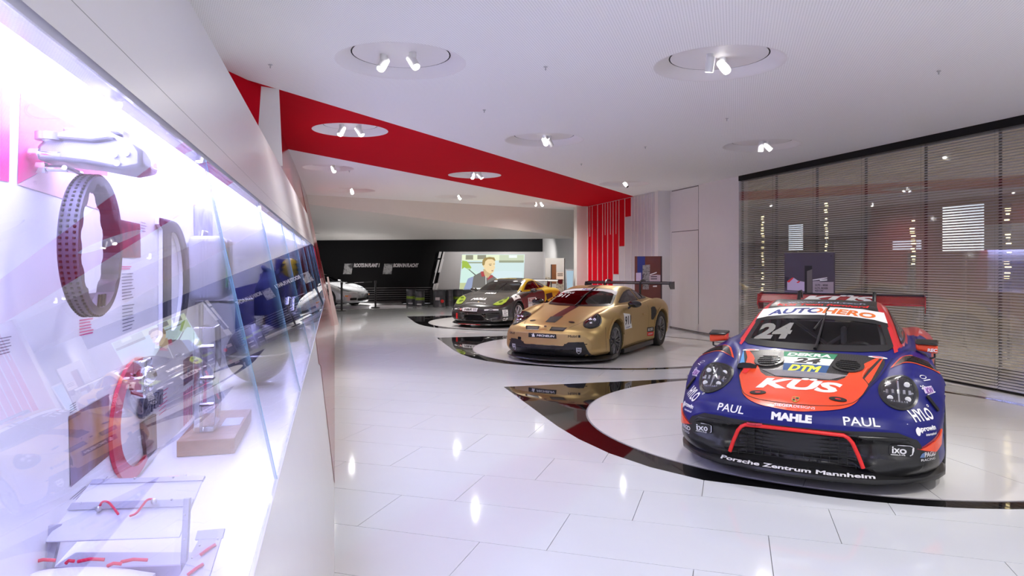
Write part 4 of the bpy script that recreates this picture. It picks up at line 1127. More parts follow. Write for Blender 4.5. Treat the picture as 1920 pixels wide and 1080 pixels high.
    for s in (1, -1):
        fr((1.86, s * .845, .575), 'lettering', 'HYLO', .225, .082, WTXT, (-.70, -s * .70, -.12), .03, roll=R(2 if s > 0 else -10))
        b.decal(move2d(ring2d(.010, .010, .004, 12), s * 0 + .125, .05), frame_at((1.86, s * .845, .575), (-.70, -s * .70, -.12), R(2 if s > 0 else -10)), 'ring_mark', WTXT, t, off=.0035)
        fr((1.93, s * .872, .475), 'lettering', 'prowin', .165, .042, WTXT, (-.68, -s * .73, 0), .04, dx=.02, dy=.012)
        fr((1.93, s * .872, .475), 'lettering', 'international', .13, .018, WTXT, (-.68, -s * .73, 0), .02, .2, dx=.035, dy=-.022)
        b.decal(join2d(move2d(ell2d(.018, .026), -.092, 0), move2d(ell2d(.012, .02), -.078, .014, .6)), frame_at((1.93, s * .872, .475), (-.68, -s * .73, 0)), 'leaf_mark', WTXT, t, off=.0035)
        fr((1.95, s * .872, .305), 'lettering', 'PAGID', .13, .036, WTXT, (-.70, -s * .70, 0), .02, dx=.02, dy=.01)
        fr((1.95, s * .872, .305), 'lettering', 'RACING', .15, .017, WTXT, (-.70, -s * .70, 0), .0, dx=.0, dy=-.026)
        b.decal(poly2d([(-.085, -.008), (-.05, -.008), (-.05, .028), (-.07, .02)]), frame_at((1.95, s * .872, .305), (-.70, -s * .70, 0)), 'square_mark', M('steel_blue_print', (.12, .2, .4), .4, var=0), t, off=.0045)
        # fender side marks
        G = frame_at((1.50, s * .872, .79), (-.35, -s * .75, -.65))
        b.decal(move2d(ring2d(.055, .020, .006, 24), 0, .02, .1), G, 'oval_mark', WTXT, t, off=.003)
        b.decal(move2d(poly2d([(-.06, -.004), (.06, -.004), (.06, .004), (-.06, .004)]), 0, -.014), G, 'bar_mark', WTXT, t, off=.003)
        G = frame_at((1.60, s * .885, .725), (-.45, -s * .78, -.45))
        b.decal(move2d(fit_text('KW', .085, .05, .04, .2), .012, -.012), G, 'lettering', PURPLE, t, off=.0045)
        b.decal(move2d(stroke2d([(-.04, -.035), (.065, -.035)], .008), 0, 0, .1), G, 'bar_mark', WTXT, t, off=.003)
        ck = [poly2d([(x, y), (x + .012, y), (x + .012, y + .010), (x, y + .010)]) for i in range(4) for j in range(3) for x, y in [(-.06 + .012 * i, .008 + .010 * j)] if (i + j) % 2 == 0]
        b.decal(join2d(*ck), G, 'chequer_mark', WTXT, t, off=.003)
        b.decal(poly2d([(-.055, -.028), (.055, -.028), (.065, .022), (-.045, .022)]), G, 'sticker_field', M('lilac_print', (.62, .52, .72), .4, var=0), t, off=.0034)
        # louvred vent behind the headlight, with a red outline
        P = [(s * .645, -1.25), (s * .72, -1.02), (s * .79, -.95), (s * .90, -.97), (s * .975, -1.05), (s * .965, -1.15), (s * .86, -1.215), (s * .74, -1.24)]
        vn = b.decal(poly2d(P), TOP, 'fender_vent', CARBON, t, off=.003)
        b.decal(stroke2d([(s * .79, -.945), (s * .715, -1.02), (s * .640, -1.255), (s * .74, -1.25), (s * .86, -1.225), (s * .972, -1.155), (s * .983, -1.05)], .020), TOP, 'vent_outline', ORANGE2, vn, off=.0045)
        for q in range(5):
            b.decal(stroke2d([(s * (.745 + .01 * q), -1.20 + .045 * q), (s * (.93 - .006 * q), -1.16 + .04 * q)], .016), TOP, 'louvre', BLACK_S, vn, off=.004, thick=.008)
        # orange corner plane and tow tab
        G = frame_at((1.90, s * .90, .38), (-.70, -s * .70, 0))
        Q = [(-.14, -.025), (.02, -.055), (.13, -.02), (.155, .085), (.10, .045)]
        b.decal(poly2d([(s * x, y) for x, y in (Q if s > 0 else Q[::-1])]), G, 'corner_plane', ORANGE2, t, off=.004, thick=.010)
        b.decal(poly2d([(s * x, y) for x, y in [(-.16, -.02), (.155, .09), (.16, .03), (.14, -.02), (.02, -.075)]]), G, 'orange_fade', M('dark_red_wrap', (.25, .01, .03), .3, coat=.4, var=0), t, off=.0025)
        G = frame_at((1.66, s * .91, .63), (-.55, -s * .83, -.1))
        b.decal(move2d(rrect2d(.030, .12, .01), 0, 0, s * .35), G, 'strap', BLACK_S, t, off=.004, thick=.010)
        headlamp(b, t, s, (1.755, s * .690, .712), (.120, .143), True)
    # black lower face
    top = [(0, .470), (.34, .472), (.55, .478), (.69, .474), (.755, .445), (.80, .425), (.86, .345), (.945, .315), (.97, .10), (0, .09)]
    b.decal(poly2d(sym(top)), FRONT, 'bumper', BLACK_S, t, off=.0018, grid=.03)
    gr = MB()
    for q in range(9):
        z = .195 + .028 * q; hw = .44 - .05 * max(0, (z - .36) / .07)
        gr.box((2.105, 0, z), (.012, hw * 2 - .05, .004))
    for q in range(15): gr.box((2.10, -.42 + .06 * q, .30), (.010, .004, .24))
    gr.build('grille', BLACK_S, t, kind='stuff')
    pts = [(2.172, .470, .212), (2.186, .44, .30), (2.20, .402, .392), (2.208, .375, .425), (2.212, .345, .442), (2.228, .17, .447), (2.234, 0, .448)]
    pts = pts + [(x, -y, z) for x, y, z in pts[-2::-1]]
    pts = [(b.hit((3, y, z + .012), (-1, 0, 0))[0].x + .008 if False else x + .012, y, z) for x, y, z in pts]
    MB().tube(pts, .0145, 10).build('mouth_trim', M('signal_red_trim', (.80, .02, .02), .35), t, smooth=True)
    for s in (1, -1):
        q = b.decal(move2d(rrect2d(.155, .085, .02), 0, 0), frame_at((2.07, s * .71, .345), (-.90, -s * .43, 0)), 'sticker', BLACK_S, t, off=.006, thick=.002, grid=.02)
        b.decal(stroke2d([(-.02, .040), (.06, .040), (.074, .026), (.074, -.022), (.06, -.034)], .006), frame_at((2.07, s * .71, .345), (-.90, -s * .43, 0)), 'sticker_frame', WTXT, t, off=.0135, grid=.02)
        fr((2.07, s * .71, .345), 'lettering', 'ixo', .098, .050, WTXT, (-.90, -s * .43, 0), .022, off=.0135, dx=-.01)
        fr((2.07, s * .71, .345), 'lettering', 'MODELCARS', .095, .010, WTXT, (-.90, -s * .43, 0), .02, off=.0135, dx=-.018, dy=-.040)
        MB().tube([(2.19, s * .44, .435), (2.15, s * .60, .438), (2.075, s * .745, .428), (2.02, s * .80, .38)], .006, 6).build('intake_edge', BLACK_S, t, smooth=True)
    MB().tube([(2.225, -.33, .455), (2.255, -.30, .458), (2.262, -.26, .46), (2.235, -.22, .458)], .010, 8).build('tow_loop', M('tow_red', (.5, .02, .04), .5), t, smooth=True)
    spl = splitter(t, [(2.25, 0), (2.235, .25), (2.165, .55), (2.06, .72), (1.94, .84), (1.78, .95), (1.62, 1.0), (1.46, 1.01)], .098, .132, .19, .11, BLACK_S)
    # lettering on the splitter's upper edge, bent along it
    v, f = fit_text('Porsche Zentrum Mannheim', 1.10, .036, .03, 0)
    ox = [2.25, 2.235, 2.165, 2.06, 1.94]; oy = [0, .25, .55, .72, .84]; fx = pchip(oy, ox)
    P = []
    for u, w in v:
        x = float(fx(abs(u))); k = .24 + w / .105
        P.append((x - .11 * k + .003, u * (1 - .03 * k), .132 + .058 * k + .004))
    MB().add(P, f).build('lettering', WTXT, spl, fix=False)
    for s in (1, -1):
        arc_well(t, 1.2295, .345, .40, s * .62, s * .93); arc_well(t, -1.2295, .37, .42, s * .62, s * .93)
        for x, w, r, rr, yy in ((1.2295, .30, .34, .235, .86), (-1.2295, .32, .355, .235, .87)): wheel('wheel', t, x, s * yy, s, r, w, rr, RIM_BLK)
        # mirrors on bent arms
        mr = empty('mirror', (0, 0, 0)); mr.parent = t
        MB().add([(.70, s * .82, .925), (.70, s * .985, .90), (.70, s * .985, .975), (.70, s * .82, .985), (.56, s * .82, .91), (.56, s * .99, .885), (.56, s * .99, 1.0), (.56, s * .82, 1.005)], [(0, 1, 2, 3), (4, 7, 6, 5), (0, 4, 5, 1), (3, 2, 6, 7), (0, 3, 7, 4), (1, 5, 6, 2)]).build('mirror_shell', ORANGE2, mr, smooth=True, bevel=.018)
        MB().add([(.722, s * .815, .978), (.722, s * .99, .972), (.71, s * .99, .992), (.71, s * .815, .998), (.55, s * .815, .985), (.55, s * .995, .985), (.55, s * .995, 1.012), (.55, s * .815, 1.012)], [(0, 1, 2, 3), (4, 7, 6, 5), (0, 4, 5, 1), (3, 2, 6, 7), (0, 3, 7, 4), (1, 5, 6, 2)]).build('mirror_cap', BLACK_S, mr, smooth=True, bevel=.01)
        MB().tube([(.62, s * .965, .90), (.62, s * .965, .862), (.62, s * .94, .85), (.62, s * .72, .852), (.60, s * .69, .868)], .009, 8).build('mirror_arm', BLACK_S, mr, smooth=True)
        if s > 0: flat(fit_text('REC', .075, .03, .04, .1), 'lettering', WTXT, (.712, s * .945, .932), (0, 1, 0), (0, 0, 1), mr)
    wg = rear_wing(t, -1.83, 1.18, -2.15, 1.275, .945, M('dark_red_wing', (.40, .012, .02), .2, coat=.7, var=.05), M('endplate_red', (.33, .012, .02), .25, coat=.5), .42, True, .20)
    v, f = fit_text('KÜS', .85, .26, .05, .25)
    P = []
    for u, w in v:
        q = .48 + w / .32; q = min(max(q, .02), .98)
        P.append((-1.83 - .32 * q, u, 1.18 + .095 * q ** 1.25 + .016 * (1 - q) ** .5 * (q + .12) ** .5 * 2 + .007))
    MB().add(P, f).build('lettering', WTXT, wg, fix=False)
    MB().tube([(.915, .02, .912), (.84, .03, .955), (.50, .05, 1.125), (.30, .06, 1.20)], .009, 8, rr=[.016, .012, .009, .007]).build('wiper_arm', BLACK_S, t, smooth=True)
    MB().tube([(.60, -.02, 1.062), (.40, .035, 1.15), (.10, .075, 1.262)], .010, 6).build('wiper_blade', BLACK_S, t, smooth=True)
    b.decal(move2d(fit_text('24', .36, .135, .05, .25), -.385, 1.025, R(4)), FRONT, 'lettering', GREYT, t, off=.006)
    cabin(t, .055)
    return t, b
racecar()
# ================================================================ gold race car
MAROON = M('dark_maroon_print', (.055, .008, .012), .35, coat=.3, var=0)
def goldcar():
    t = empty('race_car', (GX, GY, .005), GRZ, 'matte gold race car numbered 911 on the middle turntable', 'car')
    b = CarBody(rows911(), SUB, warp911(), ARCH911)
    cond = lambda V: V[:, 0] > 1.5
    for s in (1, -1):
        b.push([(s * .105, .615), (s * .40, .61), (s * .36, .545), (s * .10, .55)], FRONT, .03, .02, cond)
        b.push([(-s * -.68, .80), (-s * -.84, .82), (-s * -.90, .72), (-s * -.78, .57), (-s * -.68, .585)] if s > 0 else [(-.68, .80), (-.84, .82), (-.90, .72), (-.78, .57), (-.68, .585)], LEFT if s > 0 else RIGHT, .07, .03, lambda V: np.abs(V[:, 1]) > .7)
    b.refresh()
    ws = sym([(0, .893), (.40, .897), (.60, .905), (.645, .922), (.61, 1.02), (.573, 1.10), (.545, 1.155), (.40, 1.183), (.2, 1.197), (0, 1.201)])
    dwin = [(.50, .955), (.36, 1.015), (.16, 1.085), (0, 1.13), (-.25, 1.17), (-.42, 1.17), (-.50, .965)]
    qwin = [(-.56, .968), (-.49, 1.168), (-.65, 1.15), (-.92, 1.085), (-1.14, 1.0), (-1.16, .985), (-.95, .972)]
    glazing(b, t, ws, dwin, qwin, glass('dark_car_glass', (.10, .095, .11), 1.5), .035)
    b.build('body', [GOLD, BLACK], t, lambda c: 1 if c[2] < .125 or (c[0] > 1.7 and abs(c[1]) < .70 and c[2] < (.285 if abs(c[1]) < .45 else .35)) else 0)
    tp = lambda sh, y, x: (sh[0] + np.array([y, -x]), sh[1])
    b.decal(poly2d(sym([(0, 1.155), (.28, 1.148), (.48, 1.118), (.588, 1.075), (.555, 1.14), (.40, 1.176), (.2, 1.19), (0, 1.194)])), FRONT, 'sun_strip', WTXT, t, off=.0075)
    b.decal(move2d(fit_text('Mobil', .235, .030, .02), -.04, 1.172), FRONT, 'lettering', M('logo_blue_print', (.02, .10, .45), .4, var=0), t, off=.0095)
    b.decal(ring2d(.016, .013, .006, 16, -.068, 1.169), FRONT, 'red_ring', RTXT, t, off=.0105)
    b.decal(move2d(fit_text('1', .04, .030, .05), .13, 1.172), FRONT, 'lettering', BTXT, t, off=.0095)
    b.decal(move2d(fit_text('Glock', .24, .032, .015, .2), -.37, 1.112), FRONT, 'lettering', WTXT, t, off=.006)
    b.decal(move2d(poly2d([(-.02, -.014), (.02, -.014), (.02, .014), (-.02, .014)]), -.52, 1.105), FRONT, 'flag_mark', RTXT, t, off=.006)
    b.decal(move2d(fit_text('911', .26, .055, .02, .2), -.44, 1.055), FRONT, 'lettering', WTXT, t, off=.006)
    # stripe over hood and roof
    b.decal(poly2d([(-.085, -.925), (.085, -.925), (.09, -1.70), (-.085, -1.70)]), TOP, 'bonnet_stripe', MAROON, t, off=.003)
    b.decal(poly2d([(-.11, -1.70), (.115, -1.66), (.10, -1.98), (-.085, -1.98)]), TOP, 'stripe_end', BTXT, t, off=.0034)
    b.decal(poly2d([(-.14, .0), (.06, .0), (.06, 1.3), (-.14, 1.3)]), TOP, 'roof_stripe', MAROON, t, off=.003)
    LN = M('panel_gap_line', (.10, .06, .02), .5, var=0)
    b.decal(stroke2d([(-.655, -.93), (-.60, -1.35), (-.575, -1.66), (-.50, -1.95), (-.43, -2.10)], .006), TOP, 'panel_gap', LN, t, off=.002)
    b.decal(stroke2d([(.655, -.93), (.60, -1.35), (.575, -1.66), (.50, -1.95), (.43, -2.10)], .006), TOP, 'panel_gap', LN, t, off=.002)
    for s in (1, -1):
        v = b.decal(poly2d([(s * .115, .612), (s * .395, .606), (s * .355, .548), (s * .105, .553)]), FRONT, 'hood_vent', BLACK_S, t, off=.002)
        b.decal(poly2d([(s * .135, .600), (s * .365, .595), (s * .335, .560), (s * .125, .563)]), FRONT, 'vent_mesh', M('grey_mesh', (.12, .12, .11), .4, .3), v, off=.008)
        b.decal(tp(ell2d(.055, .032, 24), s * .375, 1.885), TOP, 'hood_pin', BLACK_S, t, off=.004, thick=.004)
        headlamp(b, t, s, (1.735, s * .700, .695), (.128, .150), False)
    b.decal(poly2d([(-.01, -.025), (.03, -.02), (.015, .015), (-.02, .02), (-.03, .0)]), frame_at((2.12, .0, .60), (-.7, 0, -.7)), 'badge', MAROON, t, off=.004)
    pl = b.decal(poly2d([(-.265, -.037), (.265, -.037), (.255, .037), (-.265, .037)]), frame_at((2.22, -.01, .462), (-1, 0, -.15)), 'name_plate', BTXT, t, off=.004, thick=.003)
    PF = frame_at((2.22, -.01, .462), (-1, 0, -.15))
    b.decal(move2d(fit_text('MICHELIN', .33, .034, .03, .15), .065, .0), PF, 'lettering', WTXT, pl, off=.0085)
    b.decal(move2d(join2d(ell2d(.016, .016, 14, 0, .014), poly2d([(-.03, -.028), (.03, -.026), (.022, .004), (-.022, .004)]), poly2d([(-.045, .012), (-.015, -.002), (-.02, .014)])), -.165, .0), PF, 'figure_mark', WTXT, pl, off=.0085)
    def fr(P, s, w, h, m, D, bold=.03, shear=0., roll=0., off=.0035, dx=0, dy=0):
        return b.decal(move2d(fit_text(s, w, h, bold, shear), dx, dy), frame_at(P, D, roll), 'lettering', m, t, off=off, grid=.04)
    fr((2.12, .50, .465), 'Mobil', .15, .04, BTXT, (-.9, -.38, -.15), .02)
    fr((2.12, .50, .465), '1', .035, .04, BTXT, (-.9, -.38, -.15), .05, dx=.11)
    fr((2.05, -.64, .462), 'RAUI', .16, .04, BTXT, (-.85, .5, -.15), .02)
    b.decal(rrect2d(.075, .045, .012), frame_at((2.15, -.465, .392), (-.93, .3, -.1)), 'tow_flap', BLACK, t, off=.003, thick=.004)
    blk = sym([(0, .305), (.36, .308), (.45, .372), (.69, .380), (.80, .13), (.6, .115), (0, .115)])
    b.decal(poly2d(blk), FRONT, 'bumper', BLACK_S, t, off=.002, grid=.03)
    MB().tube([(2.14, -.64, .372), (2.155, -.44, .366), (2.19, -.42, .31), (2.235, -.2, .306), (2.245, 0, .306), (2.235, .2, .306), (2.19, .42, .31), (2.155, .44, .366), (2.14, .64, .372)], .010, 8).build('intake_lip', BLACK_S, t, smooth=True)
    gr = MB()
    for q in range(6): gr.box((2.24 - .004 * q * 0, 0, .15 + .025 * q), (.012, .46, .005))
    gr.build('grille', BLACK, t, kind='stuff')
    for s in (1, -1):
        G = frame_at((2.10, s * .60, .235), (-.88, -s * .47, 0))
        q = b.decal(poly2d([(-.045, .05), (.045, .05), (.042, -.02), (0, -.06), (-.042, -.02)]), G, 'shield_sticker', M('silver_print', (.55, .55, .57), .35, var=0), t, off=.005)
        b.decal(move2d(fit_text('TAG', .07, .030, .03), 0, .020), G, 'lettering', BTXT, q, off=.0065)
        b.decal(poly2d([(-.035, -.012), (.035, -.012), (.0, -.048)]), G, 'shield_field', BTXT, q, off=.0065)
        # side: number panel, vent, seams, stickers
        F = LEFT if s > 0 else RIGHT; k = -1 if s > 0 else 1
        P = [(k * .845, .79), (k * .47, .752), (k * .345, .487), (k * .83, .487)]
        n = b.decal(poly2d(P), F, 'number_panel', WTXT, t, off=.003)
        xt = -.61 if s > 0 else .61
        b.decal(move2d(fit_text('911', .36, .165, .035), xt + .01, .645), F, 'lettering', BTXT, n, off=.005)
        b.decal(move2d(fit_text('CUP', .22, .028, .03, .1), xt + .02, .518), F, 'lettering', NAVY, n, off=.005)
        b.decal(poly2d([(k * x, z) for x, z in [(-.50, .425), (-.80, .415), (-.80, .325), (-.50, .335)]]), F, 'sticker', BTXT, t, off=.003)
        b.decal(poly2d([(k * x, z) for x, z in [(-.50, .332), (-.80, .322), (-.81, .238), (-.51, .255)]]), F, 'sticker', RTXT, t, off=.003)
        b.decal(move2d(fit_text('BOSS', .22, .055, .03), -k * .65, .375), F, 'lettering', WTXT, t, off=.0048)
        b.decal(move2d(fit_text('HUGO', .20, .035, .03), -k * .655, .288), F, 'lettering', WTXT, t, off=.0048)
        b.decal(poly2d([(k * x, z) for x, z in [(-.675, .805), (-.76, .825), (-.85, .815), (-.905, .74), (-.88, .66), (-.78, .565), (-.70, .565), (-.68, .59)]]), F, 'side_intake', BLACK_S, t, off=.003)
        b.decal(stroke2d([(k * x, z) for x, z in [(-.76, .832), (-.855, .822), (-.915, .742), (-.89, .655), (-.785, .555)]], .012), F, 'intake_lip', GOLD, t, off=.006, thick=.006)
        b.decal(stroke2d([(k * x, z) for x, z in [(.76, .18), (.80, .45), (.82, .62), (.72, .86)]], .006), F, 'door_gap', LN, t, off=.002)
        b.decal(stroke2d([(k * x, z) for x, z in [(-.52, .95), (-.58, .75), (-.56, .40), (-.48, .20), (.76, .18)]], .006), F, 'door_gap', LN, t, off=.002)
        b.decal(move2d(rrect2d(.15, .032, .014), -k * .32, .70), F, 'door_handle', GOLD, t, off=.008, thick=.014)
        b.decal(stroke2d([(k * x, z) for x, z in [(1.70, .12), (1.71, .50), (1.66, .60)]], .007), F, 'bumper_gap', LN, t, off=.002)
        b.decal(stroke2d([(k * (1.2295 + .395 * math.cos(R(a))), .345 + .395 * math.sin(R(a))) for a in range(8, 175, 9)], .040), F, 'arch_flare', GOLD, t, off=.004, thick=.012, minz=.25)
        b.decal(stroke2d([(k * (-1.2295 + .415 * math.cos(R(a))), .37 + .415 * math.sin(R(a))) for a in range(8, 175, 9)], .036), F, 'arch_flare', GOLD, t, off=.004, thick=.010, minz=.25)
        MB().prism([(.86, .07), (-.82, .07), (-.82, .16), (.86, .15)], lambda u, v, w: (u, w, v), s * .80, s * .945).build('side_sill', BLACK_S, t, bevel=.01)
        arc_well(t, 1.2295, .345, .39, s * .58, s * .88); arc_well(t, -1.2295, .37, .41, s * .58, s * .88)
        for x, w, r, rr, yy in ((1.2295, .27, .325, .232, .80), (-1.2295, .31, .355, .235, .835)): wheel('wheel', t, x, s * yy, s, r, w, rr, M('graphite_alloy', (.22, .22, .225), .28, .8), 10, True, nut=BLACK_S)
        mr = empty('mirror', (0, 0, 0)); mr.parent = t
        MB().sphere((.46, s * 1.0, .935), .12, 20, sc=(.62, 1.10, .55)).build('mirror_shell', M('gloss_black', (.012, .012, .013), .08, coat=.5), mr, smooth=True)
        MB().tube([(.46, s * .92, .89), (.50, s * .86, .83), (.54, s * .84, .79)], .018, 8).build('mirror_arm', BLACK_S, mr, smooth=True)
    splitter(t, [(2.36, 0), (2.335, .2), (2.23, .5), (2.05, .74), (1.86, .90), (1.68, .99), (1.60, 1.0)], .055, .08, .115, .13, BLACK_S)
    rear_wing(t, -1.86, 1.235, -2.16, 1.262, .965, BLACK_S, BLACK_S, .40, True, .14)
    MB().tube([(.93, .02, .905), (.84, .03, .945), (.50, .04, 1.09), (.26, .05, 1.165)], .009, 8, rr=[.016, .012, .009, .007]).build('wiper_arm', BLACK_S, t, smooth=True)
    MB().tube([(.62, .0, 1.045), (.40, .045, 1.125), (.12, .075, 1.215)], .010, 6).build('wiper_blade', BLACK_S, t, smooth=True)
    MB().tube([(1.86, -.58, .055), (1.98, -.58, .02)], .008, 6).build('jack_rod', STEEL, t)
    cabin(t, 0.)
goldcar()
# ================================================================ grey and yellow coupe
GREYC = M('graphite_car_paint', (.060, .060, .058), .24, .45, coat=.6, var=.05)
YELC = M('yellow_car_wrap', (.72, .50, .012), .3, coat=.4, var=.03)
def coupe():
    t = empty('race_car', (CX, CY, .005), CRZ, 'grey coupe with yellow roof edge and green headlights on the farthest turntable', 'car')
    b = CarBody(rows_coupe(), SUB, warp911(.34), ARCHC)
    cond = lambda V: V[:, 0] > 1.3
    b.push(sym([(0, .375), (.26, .37), (.31, .29), (.26, .185), (0, .18)]), FRONT, .10, .03, cond)
    for s in (1, -1): b.push([(s * .36, .395), (s * .68, .42), (s * .715, .37), (s * .70, .235), (s * .42, .215)], FRONT, .07, .03, cond)
    b.refresh()
    ws = sym([(0, .895), (.40, .897), (.60, .905), (.635, .922), (.60, 1.03), (.56, 1.13), (.53, 1.18), (.40, 1.205), (.2, 1.22), (0, 1.224)])
    dwin = [(.48, .945), (.36, 1.02), (.16, 1.105), (-.05, 1.165), (-.30, 1.185), (-.42, 1.18), (-.50, .965)]
    qwin = [(-.55, .968), (-.48, 1.176), (-.65, 1.15), (-.90, 1.09), (-1.0, 1.05), (-1.02, 1.02), (-.85, .985)]
    glazing(b, t, ws, dwin, qwin, glass('dark_car_glass', (.16, .15, .17), 1.5), .03)
    def mf(c):
        x, y, z = c
        if z < .13: return 2
        if z > .935 and -.95 < x < .02 and abs(y) > .40: return 1
        if z > .90 and .02 <= x < .62 and abs(y) > .53: return 1
        if x < -.48 and z > .60 + .25 * min(1, max(0, (-x - .8) / .8)) and x > -1.75: return 1
        return 0
    b.build('body', [GREYC, YELC, BLACK], t, mf)
    tp = lambda sh, y, x: (sh[0] + np.array([y, -x]), sh[1])
    b.decal(poly2d(sym([(0, 1.175), (.28, 1.165), (.48, 1.135), (.575, 1.095), (.545, 1.16), (.40, 1.198), (.2, 1.212), (0, 1.216)])), FRONT, 'tinted_strip', BLACK_S, t, off=.006)
    for y in (-.33, .30): b.decal(ell2d(.065, .012, 20, y, 1.168), FRONT, 'oval_sticker', WTXT, t, off=.008)
    b.decal(tp(fit_text('MOLL', .52, .13, .05, .2), -.05, -.06), TOP, 'lettering', YELC, t, off=.004)
    b.decal(stroke2d([(.625, .90), (.585, 1.03), (.545, 1.13), (.52, 1.19)], .022), FRONT, 'pillar_strip', YELC, t, off=.007)
    LIME = M('lime_lamp_cover', (.30, .42, .02), .08, coat=1., var=.15, scale=18)
    for s in (1, -1):
        P = [(s * .46, -1.93), (s * .475, -1.78), (s * .53, -1.58), (s * .60, -1.46), (s * .70, -1.42), (s * .755, -1.52), (s * .755, -1.70), (s * .70, -1.85), (s * .58, -1.93)]
        h = b.decal(poly2d(P), TOP, 'headlight', BLACK_S, t, off=.002)
        b.decal(poly2d(inset(P, .012)), TOP, 'lamp_cover', LIME, h, off=.005, thick=.008)
        for q, (y, x, r) in enumerate(((.60, 1.72, .055), (.665, 1.56, .045))):
            b.decal(tp(ell2d(r, r * 1.3, 20), s * y, x), TOP, 'lamp_ring', M('lime_ring', (.12, .20, .01), .15, .5, var=0), h, off=.0145)
        F = LEFT if s > 0 else RIGHT; k = -1 if s > 0 else 1
        n = b.decal(poly2d([(k * x, z) for x, z in [(.62, .735), (.10, .735), (.08, .47), (.60, .43)]]), F, 'number_panel', WTXT, t, off=.003)
        b.decal(move2d(fit_text('KOBE', .42, .10, .04), k * .36, .675), F, 'lettering', M('faded_red_print', (.45, .06, .06), .4, var=0), n, off=.005)
        b.decal(move2d(fit_text('MOTOR OIL', .36, .022, .02), k * .36, .605), F, 'lettering', BTXT, n, off=.005)
        b.decal(move2d(poly2d([(-.25, -.004), (.25, -.004), (.25, .004), (-.25, .004)]), k * .36, .58), F, 'panel_rule', BTXT, n, off=.005)
        b.decal(move2d(fit_text('10', .20, .13, .05), k * .22, .50), F, 'lettering', BTXT, n, off=.005)
        b.decal(move2d(fit_text('SONAX', .30, .06, .03, .1), -k * .12, .49), F, 'lettering', WTXT, t, off=.004)
        b.decal(poly2d([(s * .73, -1.38), (s * .80, -1.06), (s * .885, -1.10), (s * .86, -1.46)]), TOP, 'sticker', WTXT, t, off=.003)
        b.decal(tp(ell2d(.02, .05, 14), s * .815, 1.26), TOP, 'sticker_mark', BTXT, t, off=.0045)
        G = frame_at((1.85, s * .79, .395), (-.62, -s * .78, 0))
        q = b.decal(poly2d([(-.085, -.085), (.085, -.085), (.08, .085), (-.085, .085)]), G, 'sticker', WTXT, t, off=.003)
        b.decal(join2d(*[poly2d([(-.06, .045 - .036 * r_), (.03 + .03 * (r_ % 2), .045 - .036 * r_), (.03 + .03 * (r_ % 2), .063 - .036 * r_), (-.06, .063 - .036 * r_)]) for r_ in range(4)]), G, 'sticker_rows', GREYT, q, off=.0045)
        b.decal(move2d(fit_text('CUP', .15, .07, .03, .15), 0, 0), frame_at((1.85, s * .79, .235), (-.62, -s * .78, 0)), 'lettering', WTXT, t, off=.0035)
        b.decal(join2d(move2d(ring2d(.055, .022, .006, 20), 0, 0), stroke2d([(-.17, -.008), (-.06, -.004)], .03), stroke2d([(.06, -.004), (.20, .0)], .03)), frame_at((2.06, s * .48, .485), (-.85, -s * .3, -.35)), 'maker_sticker', WTXT, t, off=.004)
        b.decal(poly2d([(s * .365, .395), (s * .68, .42), (s * .72, .37), (s * .70, .23), (s * .42, .21)]), FRONT, 'side_intake', BLACK_S, t, off=.003)
        b.decal(stroke2d([(k * (1.242 + .375 * math.cos(R(a))), .325 + .375 * math.sin(R(a))) for a in range(8, 175, 9)], .026), F, 'arch_lip', GREYC, t, off=.003, thick=.008, minz=.25)
        arc_well(t, 1.242, .325, .372, s * .52, s * .82); arc_well(t, -1.242, .335, .378, s * .52, s * .82)
        for x, w, r, yy in ((1.242, .25, .32, .765), (-1.242, .28, .33, .775)): wheel('wheel', t, x, s * yy, s, r, w, .242, RIM_SIL, 7, True, nut=RIM_SIL)
        mr = empty('mirror', (0, 0, 0)); mr.parent = t
        MB().sphere((.42, s * .95, .93), .095, 18, sc=(.6, 1.1, .6)).build('mirror_shell', GREYC, mr, smooth=True)
        MB().tube([(.44, s * .88, .89), (.48, s * .80, .86)], .015, 8).build('mirror_arm', BLACK_S, mr, smooth=True)
        MB().prism([(.86, .09), (-.86, .09), (-.86, .17), (.86, .16)], lambda u, v, w: (u, w, v), s * .75, s * .885).build('side_sill', BLACK_S, t, bevel=.01)
        b.decal(poly2d([(k * x, z) for x, z in [(-.55, .80), (-.95, .83), (-.98, .70), (-.62, .62)]]), F, 'side_intake', BLACK_S, t, off=.004)
    # nose: maker name, plate, lower openings
    for tx, w, h, y, x in (('MOLL', .46, .15, -.10, 1.62), ('MOLL', .34, .10, -.05, 1.05)):
        b.decal(tp(fit_text(tx, w, h, .05, .2), y, x), TOP, 'lettering', WTXT, t, off=.004)
    b.decal(tp(fit_text('www.moll-batterien.de', .62, .03, .03), -.06, 1.90), TOP, 'lettering', WTXT, t, off=.004)
    b.decal(ell2d(.018, .022, 14), frame_at((1.84, 0, .66), (-.4, 0, -.9)), 'badge', GOLDP, t, off=.004, thick=.002)
    PF = frame_at((2.12, -.10, .475), (-1, 0, -.12))
    pl = b.decal(poly2d([(-.235, -.045), (.215, -.045), (.235, .042), (-.225, .042)]), PF, 'name_plate', WTXT, t, off=.004, thick=.003)
    b.decal(move2d(fit_text('H&R', .24, .055, .03, .2), -.05, 0), PF, 'lettering', BTXT, pl, off=.0085)
    for q in range(3): b.decal(move2d(ring2d(.018, .03, .007, 12), .115 + .035 * q, 0), PF, 'coil_mark', BTXT, pl, off=.0085)
    b.decal(poly2d([(-.03, -.02), (.03, -.02), (.03, .02), (-.03, .02)]), frame_at((2.10, -.40, .475), (-.95, .2, -.12)), 'sticker', RTXT, t, off=.004)
    for q in range(4): b.decal(rrect2d(.075, .045, .015), frame_at((2.13, -.22 + .1 * q, .395), (-1, 0, 0)), 'upper_slot', BLACK, t, off=.003)
